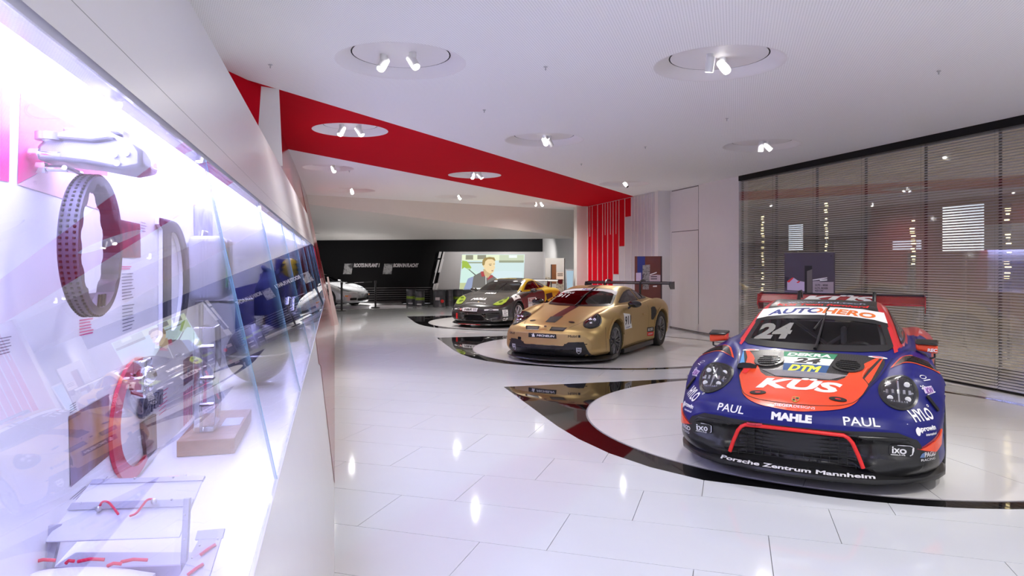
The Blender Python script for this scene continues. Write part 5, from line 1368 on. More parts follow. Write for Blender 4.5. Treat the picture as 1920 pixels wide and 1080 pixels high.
    b.decal(poly2d(sym([(0, .345), (.245, .342), (.30, .285), (.25, .19), (0, .185)])), FRONT, 'lower_intake', BLACK, t, off=.003)
    b.decal(poly2d([(-.78, .385), (-.60, .375), (-.58, .25), (-.8, .24)]), FRONT, 'intake_shade', BLACK_S, t, off=.004)
    MB().tube([(2.06, -.30, .20), (2.10, -.31, .285), (2.135, -.25, .35), (2.15, 0, .36), (2.135, .25, .35), (2.10, .31, .285), (2.06, .36, .205)], .018, 8).build('intake_frame', GREYC, t, smooth=True)
    MB().box((2.12, -.50, .30), (.02, .045, .15)).build('tow_strap', M('red_strap', (.65, .01, .01), .6), t, bevel=.004)
    splitter(t, [(2.22, 0), (2.20, .2), (2.12, .46), (1.97, .68), (1.78, .84), (1.58, .90)], .085, .105, .145, .11, BLACK_S)
    sp = t.children[-1]
    b2 = join2d(stroke2d([(-.15, 0), (-.01, 0)], .014), stroke2d([(.01, 0), (.15, 0)], .014))
    MB().add([(2.235 - .0 * v, u - .02, .095 + v * .6) for u, v in b2[0]], b2[1]).build('white_dashes', WTXT, sp, fix=False)
    MB().tube([(2.18, -.42, .10), (2.205, -.25, .10), (2.222, 0, .10), (2.205, .25, .10)], .006, 6).build('red_lip', RTXT, sp)
    rear_wing(t, -1.72, 1.13, -2.0, 1.165, .80, M('pale_grey_wing', (.55, .55, .55), .3), BLACK_S, .45, False, .12, .90)
    MB().tube([(.95, .1, .905), (.80, .05, .96), (.42, .12, 1.13)], .01, 6).build('wiper_arm', BLACK_S, t, smooth=True)
    cabin(t, 0.)
    # fuel cap and cables behind the door
    MB().sphere((-.62, .88, .56), .09, 14, sc=(.8, .5, .9)).build('connector_cluster', BLACK, t, smooth=True)
coupe()
# ================================================================ silver sports car behind the barrier
SILV = M('silver_car_paint', (.55, .55, .57), .25, .75, coat=.6, var=.02)
def silver():
    t = empty('sports_car', (-.72, 28.05, .065), R(-36), 'silver roadster, nose towards the barrier, behind the left wall', 'car')
    b = CarBody(rows_coupe(), SUB, warp911(.34), ARCHC)
    ws = sym([(0, .895), (.40, .897), (.60, .905), (.635, .922), (.60, 1.03), (.56, 1.13), (.53, 1.18), (.2, 1.22), (0, 1.224)])
    dwin = [(.48, .945), (.36, 1.02), (.16, 1.105), (-.05, 1.165), (-.30, 1.185), (-.42, 1.18), (-.50, .965)]
    qwin = [(-.55, .968), (-.48, 1.176), (-.65, 1.15), (-.90, 1.09), (-1.0, 1.05), (-1.02, 1.02), (-.85, .985)]
    glazing(b, t, ws, dwin, qwin, glass('dark_car_glass', (.16, .15, .17), 1.5), .03)
    b.build('body', [SILV, BLACK], t, lambda c: 1 if c[2] < .15 else 0)
    for s in (1, -1):
        P = [(s * .44, -1.97), (s * .50, -1.72), (s * .57, -1.55), (s * .68, -1.48), (s * .745, -1.60), (s * .72, -1.80), (s * .60, -1.95)]
        h = b.decal(poly2d(P), TOP, 'headlight', BLACK_S, t, off=.002)
        b.decal(poly2d(inset(P, .02)), TOP, 'lamp_cover', M('pale_lamp', (.45, .47, .5), .08, .4, coat=1.), h, off=.005, thick=.006)
        b.decal(tp2(ell2d(.05, .06, 16), s * .61, 1.70), TOP, 'lamp_ring', BLACK_S, h, off=.013)
        b.decal(rrect2d(.30, .085, .03), frame_at((2.05, s * .46, .30), (-.9, -s * .3, 0)), 'side_intake', BLACK, t, off=.004)
        b.decal(rrect2d(.12, .05, .02), frame_at((1.92, s * .70, .42), (-.7, -s * .7, 0)), 'indicator', M('amber_lamp', (.5, .18, .03), .2), t, off=.004, thick=.004)
        arc_well(t, 1.242, .325, .372, s * .52, s * .82); arc_well(t, -1.242, .335, .378, s * .52, s * .82)
        for x in (1.242, -1.242): wheel('wheel', t, x, s * .765, s, .32, .24, .225, RIM_SIL, 5, False, nut=RIM_SIL)
        mr = empty('mirror', (0, 0, 0)); mr.parent = t
        MB().sphere((.42, s * .95, .93), .095, 18, sc=(.6, 1.1, .6)).build('mirror_shell', SILV, mr, smooth=True)
    b.decal(rrect2d(.56, .09, .04), frame_at((2.12, 0, .27), (-1, 0, 0)), 'lower_intake', BLACK, t, off=.004)
    cabin(t, 0.)
tp2 = lambda sh, y, x: (sh[0] + np.array([y, -x]), sh[1])
silver()
# ================================================================ things in the showcase
PB = BX + .0015                                     # prints lie on the back panel
SZ = VZ0 + .0045
def wallprint(name, px, mat, x=PB, parent=None, lab=None, cat=None, th=.0):
    P = [on_x(a, b, x) for a, b in px]
    mb = MB()
    if th: n = len(P); Q = [p + Vector((th, 0, 0)) for p in P]; mb.add(P + Q, [tuple(range(n)), tuple(range(2 * n - 1, n - 1, -1))] + [(i, n + i, n + (i + 1) % n, (i + 1) % n) for i in range(n)])
    else: mb.add(P, [tuple(range(len(P)))])
    o = mb.build(name, mat, parent, fix=bool(th))
    if lab: tag(o, lab, cat)
    return o
def photo_mat(name, cols, scale=9., rot=0.):
    m = M(name, cols[0], .4, var=0); nt = m.node_tree; b = nt.nodes['Principled BSDF']
    tc = nt.nodes.new('ShaderNodeTexCoord'); mp = nt.nodes.new('ShaderNodeMapping'); mp.inputs['Rotation'].default_value = (rot, rot, rot)
    nz = nt.nodes.new('ShaderNodeTexNoise'); nz.inputs['Scale'].default_value = scale; nz.inputs['Detail'].default_value = 4; nz.inputs['Distortion'].default_value = .8
    rp = nt.nodes.new('ShaderNodeValToRGB'); e = rp.color_ramp.elements
    for i, c in enumerate(cols):
        q = e[i] if i < 2 else e.new(.5)
        q.position = .32 + .36 * i / (len(cols) - 1); q.color = (*(rgb(c) if isinstance(c, str) else c), 1)
    nt.links.new(tc.outputs['Object'], mp.inputs[0]); nt.links.new(mp.outputs[0], nz.inputs[0]); nt.links.new(nz.outputs[0], rp.inputs[0]); nt.links.new(rp.outputs[0], b.inputs['Base Color'])
    return m
MAG = M('magenta_print', (.72, .02, .20), .45, var=.02)
REDPALE = M('rose_print', (.78, .50, .50), .45, var=.02)
INK = M('dark_ink', (.10, .10, .16), .5, var=0)
wallprint('wall_print', [(0, 147), (20, 158), (17, 341), (0, 338)], MAG, lab='narrow magenta stripe print on the showcase back wall', cat='print')
wallprint('wall_print', [(39, 166), (202, 258), (202, 330), (85, 318), (33, 345)], MAG, lab='broad magenta field printed behind the metal caliper', cat='print')
wallprint('wall_print', [(33, 346), (85, 319), (202, 331), (202, 398)], REDPALE, lab='pale rose field under the magenta print, behind the strap loop', cat='print')
P_BROWN = photo_mat('photo_brown', ['3a2230', '7a4a30', '2a3a70', '8a7a9a'], 5.)
P_NAVY = photo_mat('photo_navy', ['26306a', '7a2a50', '8a8ab0', '30406a'], 16.)
P_GREY = photo_mat('photo_grey', ['6a70b0', 'b0b4d8', '40487a'], 7.)
P_RED = photo_mat('photo_dark_red', ['3a1830', '8a2a40', 'b07060', '2a2040'], 9.)
P_WOOD = photo_mat('photo_wood_tone', ['5a4040', '7a5a55', '40303a'], 8.)
wallprint('wall_photo', [(129, 781), (204.7, 738), (204.7, 854), (132.4, 914)], P_BROWN, lab='brown photo of an early body shell on the back wall, low, near the red C', cat='photo')
ph = wallprint('wall_photo', [(343.3, 676), (392.5, 642), (391, 690), (344.3, 724)], P_NAVY, lab='photo strip of a crowded paddock on the back wall, behind the upright trophy', cat='photo')
wallprint('photo_join', [(361.5, 663), (362.5, 662.3), (362.5, 710), (361.5, 711)], WHITE, x=PB + .001, parent=ph); wallprint('photo_join', [(378.5, 652), (379.5, 651.3), (379.5, 698.5), (378.5, 699)], WHITE, x=PB + .001, parent=ph)
rp_ = wallprint('wall_print', [(363, 722), (390.5, 700), (390, 765), (363, 788)], MAG, lab='magenta field with stripes at its left, behind the trophy base', cat='print')
for q in range(5): wallprint('stripe', [(344.5 + 3.6 * q, 735 - 2.9 * q), (346 + 3.6 * q, 734 - 2.9 * q), (346 + 3.6 * q, 805 - 3.3 * q), (344.5 + 3.6 * q, 806 - 3.3 * q)], MAG, parent=rp_)
wallprint('wall_photo', [(363, 380), (399, 395.6), (398.5, 442), (364.4, 442)], P_GREY, lab='small lavender photo on the back wall above the white case', cat='photo')
wallprint('wall_photo', [(222, 411), (263, 420), (264, 483), (222, 483)], P_RED, lab='dark red photo on the back wall beside the strap loop', cat='photo')
wallprint('wall_photo', [(262, 794), (286.5, 776), (288.5, 841), (270, 862)], P_WOOD, lab='small brown photo on the back wall right of the red C', cat='photo', th=.012)
# lines of small print
def lines(pts, name_lab, mat=INK, n=6, w=1.6):
    """rows of print between two rails given as photograph points"""
    (a0, a1), (b0, b1) = pts; mb = MB(); rr = random.Random(len(name_lab))
    for i in range(n):
        t = i / max(1, n - 1)
        a = (a0[0] + (a1[0] - a0[0]) * t, a0[1] + (a1[1] - a0[1]) * t); b = (b0[0] + (b1[0] - b0[0]) * t, b0[1] + (b1[1] - b0[1]) * t)
        k = .72 + .28 * rr.random(); b = (a[0] + (b[0] - a[0]) * k, a[1] + (b[1] - a[1]) * k)
        mb.add([on_x(a[0], a[1], PB), on_x(b[0], b[1], PB), on_x(b[0], b[1] + w, PB), on_x(a[0], a[1] + w, PB)], [(0, 1, 2, 3)])
    o = mb.build('text_block', mat, fix=False); o['kind'] = 'stuff'; tag(o, name_lab, 'print'); return o
lines((((228, 513), (229, 561)), ((253, 512), (252, 556))), 'small grey caption printed right of the strap loop', n=9)
lines((((229, 573), (230, 620)), ((252, 570), (252, 612))), 'lower grey caption printed under the one beside the loop', n=8)
lines((((228, 499), (228, 503)), ((249, 499), (249, 503))), 'magenta heading printed under the dark red photo', MAG, 2, 2.)
lines((((149, 600), (149, 628)), ((177, 596), (177, 622))), 'magenta lines printed under the strap loop', MAG, 6, 2.)
lines((((0, 634), (0, 664)), ((22, 630), (22, 658))), 'dark caption at the near edge of the back wall', n=6)
lines((((131, 936), (160, 936)), ((172, 902), (205, 890))), 'slanting grey caption under the brown photo', n=6, w=1.3)
lines((((298, 738), (298, 778)), ((316, 726), (314, 764))), 'magenta caption right of the small dark script', MAG, 6, 1.8)
lines((((264, 416), (264, 432)), ((275, 419), (275, 434))), 'tiny caption right of the dark red photo', n=4, w=1.2)
lines((((131, 760), (131, 774)), ((144, 752), (144, 766))), 'tiny caption above the brown photo', n=4, w=1.3)

LGREY = M('letter_grey', (.045, .043, .075), .7, var=.03, spec=.2)
LRED = M('letter_red', (.55, .02, .06), .30, coat=.3, var=.03)
LEDGE = M('letter_white_edge', (.80, .80, .86), .4)
# big serif D standing off the back wall
y0, y1 = on_x(290, 530, PB).y, on_x(347, 530, PB).y; zt, zb = on_x(318, 415, PB).z, on_x(318, 640, PB).z
W_, H_ = y1 - y0, zt - zb
def dmap(u, v, w): return (PB + w, y0 + W_ * u, zb + H_ * v)
outer = [(0, 0), (0, .05), (.10, .085), (.10, .915), (0, .95), (0, 1)] + [(.42 + .58 * math.sin(R(a)), .5 + .5 * math.cos(R(a))) for a in range(0, 181, 10)]
inner = [(.34, .90), (.34, .10)] + [(.44 + .33 * math.sin(R(a)), .5 - .41 * math.cos(R(a))) for a in range(0, 181, 15)]
def letter_D(o, i, w0, w1, name, mat, parent=None):
    bm = bmesh.new(); ed = []
    for L in (o, i):
        vs = [bm.verts.new(dmap(u, v, w1)) for u, v in L]; ed += [bm.edges.new((vs[k], vs[(k + 1) % len(vs)])) for k in range(len(vs))]
    r = bmesh.ops.triangle_fill(bm, use_beauty=True, edges=ed, normal=(1, 0, 0))
    r = bmesh.ops.extrude_face_region(bm, geom=bm.faces[:])
    for v in r['geom']:
        if isinstance(v, bmesh.types.BMVert): v.co.x = PB + w0
    bmesh.ops.recalc_face_normals(bm, faces=bm.faces)
    me = bpy.data.meshes.new(name); bm.to_mesh(me); bm.free(); me.materials.append(mat)
    ob = bpy.data.objects.new(name, me); COL.objects.link(ob)
    if parent: ob.parent = parent
    return ob
dD = letter_D(outer, inner, .0, .016, 'letter', LEDGE)
tag(dD, 'large grey serif letter D standing off the back wall', 'letter')
letter_D(outer, inner, .016, .020, 'letter_face', LGREY, dD)
# big red C lying on the back wall
y0, y1 = on_x(203, 790, PB).y, on_x(291, 790, PB).y; zt, zb = on_x(240, 677, PB).z, on_x(238, 907, PB).z
zb = max(zb, SZ + .006); W_, H_ = y1 - y0, zt - zb
cp = [(.5 + .5 * math.cos(R(a)), .5 + .5 * math.sin(R(a))) for a in range(42, 329, 11)]
ci = [(.575 + .43 * math.cos(R(a)), .5 + .42 * math.sin(R(a))) for a in range(50, 321, 11)]
P = [Vector(dmap(u, v, 0)) for u, v in cp]; k = len(cp); ci = ci[:k] if len(ci) >= k else ci + [ci[-1]] * (k - len(ci))
mb = MB(); vs = [dmap(u, v, 0) for u, v in cp] + [dmap(u, v, 0) for u, v in ci] + [dmap(u, v, .012) for u, v in cp] + [dmap(u, v, .012) for u, v in ci]; fs = []
for i in range(k - 1): fs += [(i, i + 1, k + i + 1, k + i), (2 * k + i, 3 * k + i, 3 * k + i + 1, 2 * k + i + 1), (i, 2 * k + i, 2 * k + i + 1, i + 1), (k + i, k + i + 1, 3 * k + i + 1, 3 * k + i)]
fs += [(0, k, 3 * k, 2 * k), (k - 1, 3 * k - 1, 4 * k - 1, 2 * k - 1)]
tag(mb.add(vs, fs).build('letter', LRED), 'large red letter C on the back wall beside the brown photo', 'letter')
# little chrome model on the tip of the C, dark script
c = on_x(264, 704, PB + .03)
mdl = MB().box(c + Vector((0, -.02, -.02)), (.05, .10, .05)).box(c + Vector((0, .02, .03)), (.045, .09, .05)).sphere(c + Vector((.02, -.01, 0)), .035, 12).cyl(c + Vector((-.02, -.05, -.05)), c + Vector((.03, -.05, -.05)), .022, 12).cyl(c + Vector((-.02, .03, -.04)), c + Vector((.03, .03, -.04)), .022, 12).build('wall_ornament', CHROME, smooth=True, bevel=.006)
tag(mdl, 'small chrome engine-like ornament at the upper tip of the red C', 'ornament')
flatpost = MB().box(on_x(260, 686, PB + .02) + Vector((0, 0, .0)), (.02, .03, .06)).build('red_tip', LRED, mdl)
pa, pb = on_x(257, 757, PB), on_x(296, 745, PB)
tag(flat(fit_text('Carrera', (pb - pa).length * 1.05, .085, .025, .35), 'script_emblem', M('dark_script', (.04, .04, .09), .3), (PB + .004, (pa.y + pb.y) / 2, (pa.z + pb.z) / 2), (0, 1, 0), (0, 0, 1), None, .014), 'dark handwritten script emblem right of the red C', 'emblem')

# brake caliper turned into a clasp, with a rubber strap loop hanging from it
CY_, CZ_ = 1.90, 1.742
t = empty('strap_loop', (-.57, CY_, CZ_), 0, 'dark rubber strap loop with dotted tread hanging under the silver caliper', 'strap')
Rr = .168; w = .021
STRAP = M('strap_rubber', (.055, .045, .075), .42, bump=.04)
mb = MB(); n = 64; vs = []; fs = []
for i in range(n):
    a = 2 * PI * i / n; ri = Rr - .017 - (.008 if (i % 4 < 2 and math.sin(a) > -.72) else 0)
    ca, sa = math.cos(a), math.sin(a)
    for r_, x_ in ((Rr, -w), (Rr + .004, 0), (Rr, w), (ri, w), (ri, -w)): vs.append((x_, r_ * ca, r_ * sa * 1.0))
for i in range(n):
    for j in range(5): fs.append((i * 5 + j, i * 5 + (j + 1) % 5, ((i + 1) % n) * 5 + (j + 1) % 5, ((i + 1) % n) * 5 + j))
mb.add(vs, fs).build('loop', STRAP, t, smooth=True, ang=30)
dots = MB()
for i in range(52):
    a = R(70 + 4.4 * i)
    for x_ in (-.014, .0, .014):
        dots.box((x_, (Rr + .003) * math.cos(a), (Rr + .003) * math.sin(a)), (.005, .005, .005), m=Matrix.Rotation(a, 3, 'X'))
dots.build('tread_dots', BLACK, t, kind='stuff')
for q in range(3): MB().box((w + .001, -.03 + .022 * q, -Rr + .035), (.004, .008, .030), m=Matrix.Rotation(R(-15), 3, 'X')).build('slot', BLACK, t)
CAL = M('cast_aluminium', (.36, .36, .40), .36, .6, bump=.03)
c = empty('brake_caliper', (-.665, CY_, 1.936), 0, 'silver brake caliper bolted to the back wall above the strap loop', 'caliper')
prof = [(0, .0), (.0, .035), (.03, .062), (.075, .078), (.14, .078), (.175, .062), (.205, .058), (.222, .03), (.222, -.008), (.18, -.018), (.10, -.004), (.03, .002)]
body = MB().prism(prof, lambda u, v, w_: (u, w_, v), -.075, .085).build('caliper_body', CAL, c, smooth=True, bevel=.010, seg=3)
MB().prism([(.03, .05), (.08, .072), (.14, .074), (.17, .055), (.12, .045)], lambda u, v, w_: (u, w_, v), -.095, -.07).build('raised_rib', CAL, c, bevel=.006)
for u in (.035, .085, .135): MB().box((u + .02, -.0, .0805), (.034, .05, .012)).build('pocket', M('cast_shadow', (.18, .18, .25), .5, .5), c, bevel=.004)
MB().lathe([(.028, -.006), (.028, .012), (.014, .012), (.014, -.006)], (.028, -.078, .052), 20, close=True).build('lug', CAL, c, smooth=True)
for yy, zz in ((-.07, .015), (-.03, -.012), (.06, .02)): MB().cyl((-.016, yy, zz), (.05, yy, zz), .008, 12).cyl((-.014, yy, zz), (.006, yy, zz), .014, 6).build('bolt', CHROME, c, smooth=True)
for uu, vv in ((.165, .018), (.19, .022), (.17, -.002)): MB().cyl((uu, -.085, vv), (uu, -.072, vv), .007, 10).build('bleed_screw', CHROME, c, smooth=True)
MB().cyl((.05, -.05, -.012), (.05, .06, -.012), .006, 10).build('pad_pin', CHROME, c, smooth=True)
tag(MB().add([on_x(149, 553, PB), on_x(196, 546, PB), on_x(200, 575, PB), on_x(149, 583, PB)], [(0, 1, 2, 3)]).build('wall_print', M('grey_field_print', (.20, .17, .24), .5), fix=False), 'dark grey field printed on the back wall under the strap loop', 'print')

# white case on the back wall
t = empty('hard_case', (-.60, 3.8, 1.52), 0, 'white hard-shell case with a green label on the back wall', 'case')
SHELL = M('case_shell', (.46, .46, .52), .35, coat=.2)
MB().box((-.0, -.105, .155), (.155, .19, .31)).build('front_shell', SHELL, t, smooth=True, bevel=.028, seg=4)
MB().box((.0, .10, .155), (.15, .18, .30)).build('back_shell', M('case_grey', (.30, .28, .34), .4), t, smooth=True, bevel=.02, seg=3)
for dx in (-.014, .0, .014): MB().box((dx - .005, -.2015, .155), (.005, .006, .28)).build('rib', SHELL, t)
MB().box((.079, -.06, .15), (.004, .05, .18)).build('label', M('lime_label', (.12, .38, .06), .4), t)
flat(fit_text('eFuels', .12, .03, .03), 'lettering', WTXT, (.0815, -.06, .155), (0, 0, 1), (0, -1, 0), t)
MB().tube([(-.03, -.11, .31), (-.03, -.09, .335), (-.03, .03, .335), (-.03, .05, .31)], .007, 8).build('handle', STEEL, t, smooth=True)
for zz in (.06, .25): MB().box((.078, .03, zz), (.008, .03, .035)).build('latch', STEEL, t, bevel=.003)
tag(MB().tube([(-.66, 3.7, 1.50), (-.42, 3.95, 1.505)], .006, 8).tube([(-.66, 3.95, 1.50), (-.45, 3.62, 1.505)], .006, 8).tube([(-.655, 3.82, 1.505), (-.655, 3.82, SZ + .005)], .012, 8).build('case_bracket', STEEL), 'thin steel bracket carrying the white case', 'bracket')

# wooden block with an upright clear plate
WOODM = M('pale_walnut', (.36, .19, .12), .45, var=.35, scale=22)
t = empty('trophy', (-.495, 3.28, SZ), 0, 'upright clear trophy plate on a wooden block on the shelf', 'trophy')
MB().box((0, 0, .032), (.215, .58, .062)).build('wooden_base', WOODM, t, bevel=.003)
ACR = M('clear_acrylic', (.92, .93, .98), .03, trans=.9, ior=1.47, var=0)
MB().prism([(-.030, .066), (.030, .066), (.040, .17), (.028, .26), (.040, .36), (.035, .50), (-.030, .50), (-.034, .36), (-.026, .26), (-.034, .17)], lambda u, v, w_: (u - .02, w_, v), -.17, -.02).build('clear_plate', ACR, t, bevel=.004)
MB().prism([(-.012, .066), (.012, .066), (.012, .50), (-.012, .50)], lambda u, v, w_: (u - .055, w_, v), -.172, -.150).build('chrome_edge', CHROME, t, bevel=.003)
for zz in (.18, .29, .42): MB().cyl((-.065, -.16, zz), (.01, -.16, zz), .008, 10).build('stud', CHROME, t, smooth=True)
MB().box((.06, .02, .064), (.075, .15, .003)).build('name_label', M('pale_label', (.55, .58, .75), .4), t)
# polished ball with a filler neck
t = empty('metal_ball', (-.466, 4.62, SZ), 0, 'polished round metal tank with a filler neck on the shelf', 'tank')
BALL = M('polished_shell', (.15, .14, .19), .33, .3)
MB().sphere((0, 0, .205), .186, 40, sc=(1, 1, .98)).build('shell', BALL, t, smooth=True)
MB().lathe([(.187, .200), (.190, .205), (.187, .210)], (0, 0, 0), 48).build('seam', STEEL, t, smooth=True)
MB().cyl((.02, -.02, .375), (.02, -.02, .425), .028, 16).cyl((.02, -.02, .425), (.02, -.02, .440), .038, 16).build('filler_neck', CHROME, t, smooth=True)
MB().lathe([(.10, 0), (.10, .012), (.085, .022)], n=32).build('stand_ring', STEEL, t, smooth=True)
# navy jacket on a stand
t = empty('jacket', (-.50, 5.9, SZ), 0, 'navy blue jacket on a stand behind the round metal tank', 'jacket')
NAVYC = M('navy_cloth', (.018, .025, .14), .75, bump=.35, bscale=22)
rings = [(.02, .10, .20), (.12, .105, .235), (.30, .11, .25), (.45, .115, .265), (.56, .11, .25), (.62, .085, .19), (.66, .06, .10), (.70, .055, .075)]
mb = MB(); n = 28; vs = []; fs = []
for z_, rx, ry in rings:
    for j in range(n):
        a = 2 * PI * j / n; q = 1 + .04 * math.sin(5 * a + 9 * z_)
        vs.append((rx * q * math.cos(a), ry * q * math.sin(a), z_))
for i in range(len(rings) - 1):
    for j in range(n): fs.append((i * n + j, i * n + (j + 1) % n, (i + 1) * n + (j + 1) % n, (i + 1) * n + j))
mb.add(vs, fs).build('jacket_body', NAVYC, t, smooth=True)
for s in (1, -1): MB().tube([(.0, s * .22, .60), (.03, s * .30, .48), (.05, s * .31, .30), (.07, s * .27, .14)], .05, 12, rr=[.065, .062, .055, .048]).build('sleeve', NAVYC, t, smooth=True)
MB().tube([(.05, -.07, .66), (.075, 0, .70), (.05, .07, .66), (-.04, .06, .72), (-.05, 0, .73), (-.04, -.06, .72)], .018, 8, closed=True).build('collar', NAVYC, t, smooth=True)
flat(poly2d([(-.05, -.03), (.05, -.03), (.05, .03), (-.05, .03)]), 'chest_patch', WTXT, (.115, -.10, .47), (0, 1, .1), (0, 0, 1), t)
MB().cyl((0, 0, 0), (0, 0, .03), .08, 20).build('stand_base', STEEL, t)
# things farther along the shelf
GREYC2 = M('dark_leather', (.09, .085, .11), .5, bump=.1)
t = empty('travel_bag', (-.45, 7.3, SZ), 0, 'dark grey bag standing on the shelf past the jacket', 'bag')
MB().add([(-.10, -.22, 0), (.12, -.22, 0), (.12, .22, 0), (-.10, .22, 0), (-.06, -.16, .27), (.05, -.16, .27), (.05, .16, .27), (-.06, .16, .27)], [(0, 3, 2, 1), (4, 5, 6, 7), (0, 1, 5, 4), (1, 2, 6, 5), (2, 3, 7, 6), (3, 0, 4, 7)]).build('bag_body', GREYC2, t, smooth=True, bevel=.03, seg=3)
MB().tube([(0, -.08, .26), (0, -.06, .34), (0, .06, .34), (0, .08, .26)], .010, 8).build('handle', GREYC2, t, smooth=True)
MB().box((.122, 0, .06), (.004, .36, .02)).build('trim_band', STEEL, t)
t = empty('helmet', (-.535, 9.3, 1.50), 0, 'yellow racing helmet on a tall stand near the showcase end', 'helmet')
MB().sphere((0, 0, .14), .118, 28, sc=(1, 1.12, 1.05)).build('helmet_shell', M('yellow_shell', (.72, .46, .02), .2, coat=.6), t, smooth=True)
MB().lathe([(.120, .10), (.124, .12), (.124, .17), (.116, .195)], n=28).build('visor', M('smoke_visor', (.03, .03, .04), .1), t, smooth=True)
MB().cyl((0, 0, -.56), (0, 0, .02), .018, 12).cyl((0, 0, -.565), (0, 0, -.55), .10, 24).build('stand', STEEL, t, smooth=True)
t = empty('engine_model', (-.45, 8.45, SZ), 0, 'silver flat engine model on the shelf before the yellow helmet', 'engine model')
MB().box((0, 0, .13), (.20, .30, .20)).build('crankcase', CAL, t, bevel=.015)
for s in (1, -1):
    MB().box((s * .0, s * .22, .13), (.18, .14, .16)).build('cylinder_bank', CAL, t, bevel=.01)
    for q in range(3): MB().tube([(-.06 + .06 * q, s * .16, .22), (-.06 + .06 * q, s * .10, .32), (-.06 + .06 * q, s * .03, .36)], .018, 10).build('intake_pipe', CHROME, t, smooth=True)
MB().lathe([(.09, 0), (.10, .02), (.09, .04), (.02, .05)], (.10, 0, .20), 24, axis='X').build('fan', STEEL, t, smooth=True)
t = empty('steering_wheel', (-.52, 10.4, SZ), 0, 'dark racing steering wheel on a stand at the showcase end', 'steering wheel')
MB().lathe([(.15, -.015), (.165, 0), (.15, .015), (.135, 0)], (0, 0, .36), 32, close=True, axis='X').build('rim', BLACK_S, t, smooth=True)
MB().box((0, 0, .36), (.03, .27, .06)).box((0, 0, .30), (.03, .05, .12)).build('spokes', STEEL, t, bevel=.005)
MB().cyl((-.02, 0, 0), (-.02, 0, .36), .015, 12).cyl((-.02, 0, 0), (-.02, 0, .015), .09, 24).build('stand', STEEL, t, smooth=True)
# coloured panels on the back wall farther along
for (ya, yb, za, zb_, m, lab) in ((5.3, 6.9, 1.02, 1.52, M('indigo_print', (.05, .05, .32), .45, var=.05), 'indigo panel printed behind the navy jacket'), (7.0, 8.6, 1.0, 1.60, M('violet_blue_print', (.10, .09, .48), .45, var=.05), 'violet blue panel behind the grey bag'), (8.8, 15.2, .98, 1.75, M('blue_print', (.05, .06, .42), .45, var=.05), 'blue panel at the far end of the showcase back wall')):
    o = flat(poly2d([(ya, za), (yb, za), (yb, zb_), (ya, zb_)]), 'wall_print', m, (PB, 0, 0), (0, 1, 0), (0, 0, 1)); tag(o, lab, 'print')
# leaflet with script lying on the shelf
P = [on_z(a, b_, SZ + .001) for a, b_ in ((270, 938), (320, 935), (350.5, 891), (306, 892.5))]
lf = MB().add([*P, *[p + Vector((0, 0, .004)) for p in P]], [(3, 2, 1, 0), (4, 5, 6, 7), (0, 1, 5, 4), (1, 2, 6, 5), (2, 3, 7, 6), (3, 0, 4, 7)]).build('name_plaque', M('pale_grey_card', (.58, .57, .62), .4))
tag(lf, 'pale grey plaque with dark script lying flat on the shelf', 'plaque')
mid = sum((Vector(p) for p in P), Vector()) / 4; U = (P[3] - P[0]).normalized(); V = Vector((0, 0, 1)).cross(U)
flat(fit_text('Carrera', (P[3] - P[0]).length * .62, .045, .015, .35), 'lettering', M('dark_script', (.04, .04, .09), .3), mid + Vector((0, 0, .0052)) - U * .02, U, V, lf)
flat(move2d(rrect2d(.03, .035, .004), 0, 0), 'red_square', REDPALE, mid + Vector((0, 0, .0052)) + U * (P[3] - P[0]).length * .37, U, V, lf)

# riveted aluminium tray with padded white board and red cords, nearest on the shelf
ALU = M('white_aluminium', (.42, .42, .50), .38, .35, bump=.02)
PAD = M('white_pad', (.62, .62, .68), .6, bump=.06)
CORD = M('red_cord', (.62, .01, .06), .6)
cu, cf, up = Vector((_ct, -_st, 0)), Vector((_st, _ct, 0)), Vector((0, 0, 1))
O = at_d(205, 1035, 1.70); O.z = SZ
def L(u, v, w_): return O + cu * u + cf * v + up * w_
t = empty('seat_tray', O, 0, 'riveted white aluminium tray with a padded board and red cords, nearest on the shelf', 'tray')
_ti = Matrix.Translation(-O)
def chaik3(P):
    for _ in range(2):
        P = [P[0]] + [q for a, b in zip(P, P[1:]) for q in (a * .75 + b * .25, a * .25 + b * .75)] + [P[-1]]
    return P
def P_(mb, name, mat, par=None, **k):
    mb.v = [tuple(Vector(v) - O) for v in mb.v]; return mb.build(name, mat, par or t, **k)
def slab(a, b, c, d, th, name, mat, par=None, **k):
    A = [L(*q) for q in (a, b, c, d)]; n = (A[1] - A[0]).cross(A[3] - A[0]).normalized() * th
    return P_(MB().add(A + [p + n for p in A], [(3, 2, 1, 0), (4, 5, 6, 7), (0, 1, 5, 4), (1, 2, 6, 5), (2, 3, 7, 6), (3, 0, 4, 7)]), name, mat, par, **k)
bd = slab((-.168, .015, .078), (.165, .015, .090), (.178, .115, .200), (-.115, .115, .190), .006, 'padded_board', PAD, bevel=.002)
slab((-.112, .110, .188), (.180, .110, .198), (.181, .122, .206), (-.111, .122, .196), .008, 'top_rail', ALU, bd)
slab((-.140, .06, .142), (.172, .06, .152), (.174, .072, .166), (-.135, .072, .156), .0035, 'cross_rail', ALU, bd)
slab((.172, .01, .0), (.186, .01, .0), (.186, .03, .185), (.172, .03, .185), .012, 'side_post', ALU)
slab((-.182, .02, .0), (-.150, .02, .0), (-.140, .05, .115), (-.180, .03, .115), .012, 'side_post', ALU)
slab((-.18, -.005, .0), (.18, -.005, .0), (.18, -.005, .035), (-.18, -.005, .022), .008, 'front_lip', M('violet_grey_metal', (.30, .26, .38), .4, .4))
slab((-.15, .02, .012), (.17, .02, .012), (.17, .11, .012), (-.15, .11, .012), .004, 'tray_floor', ALU)
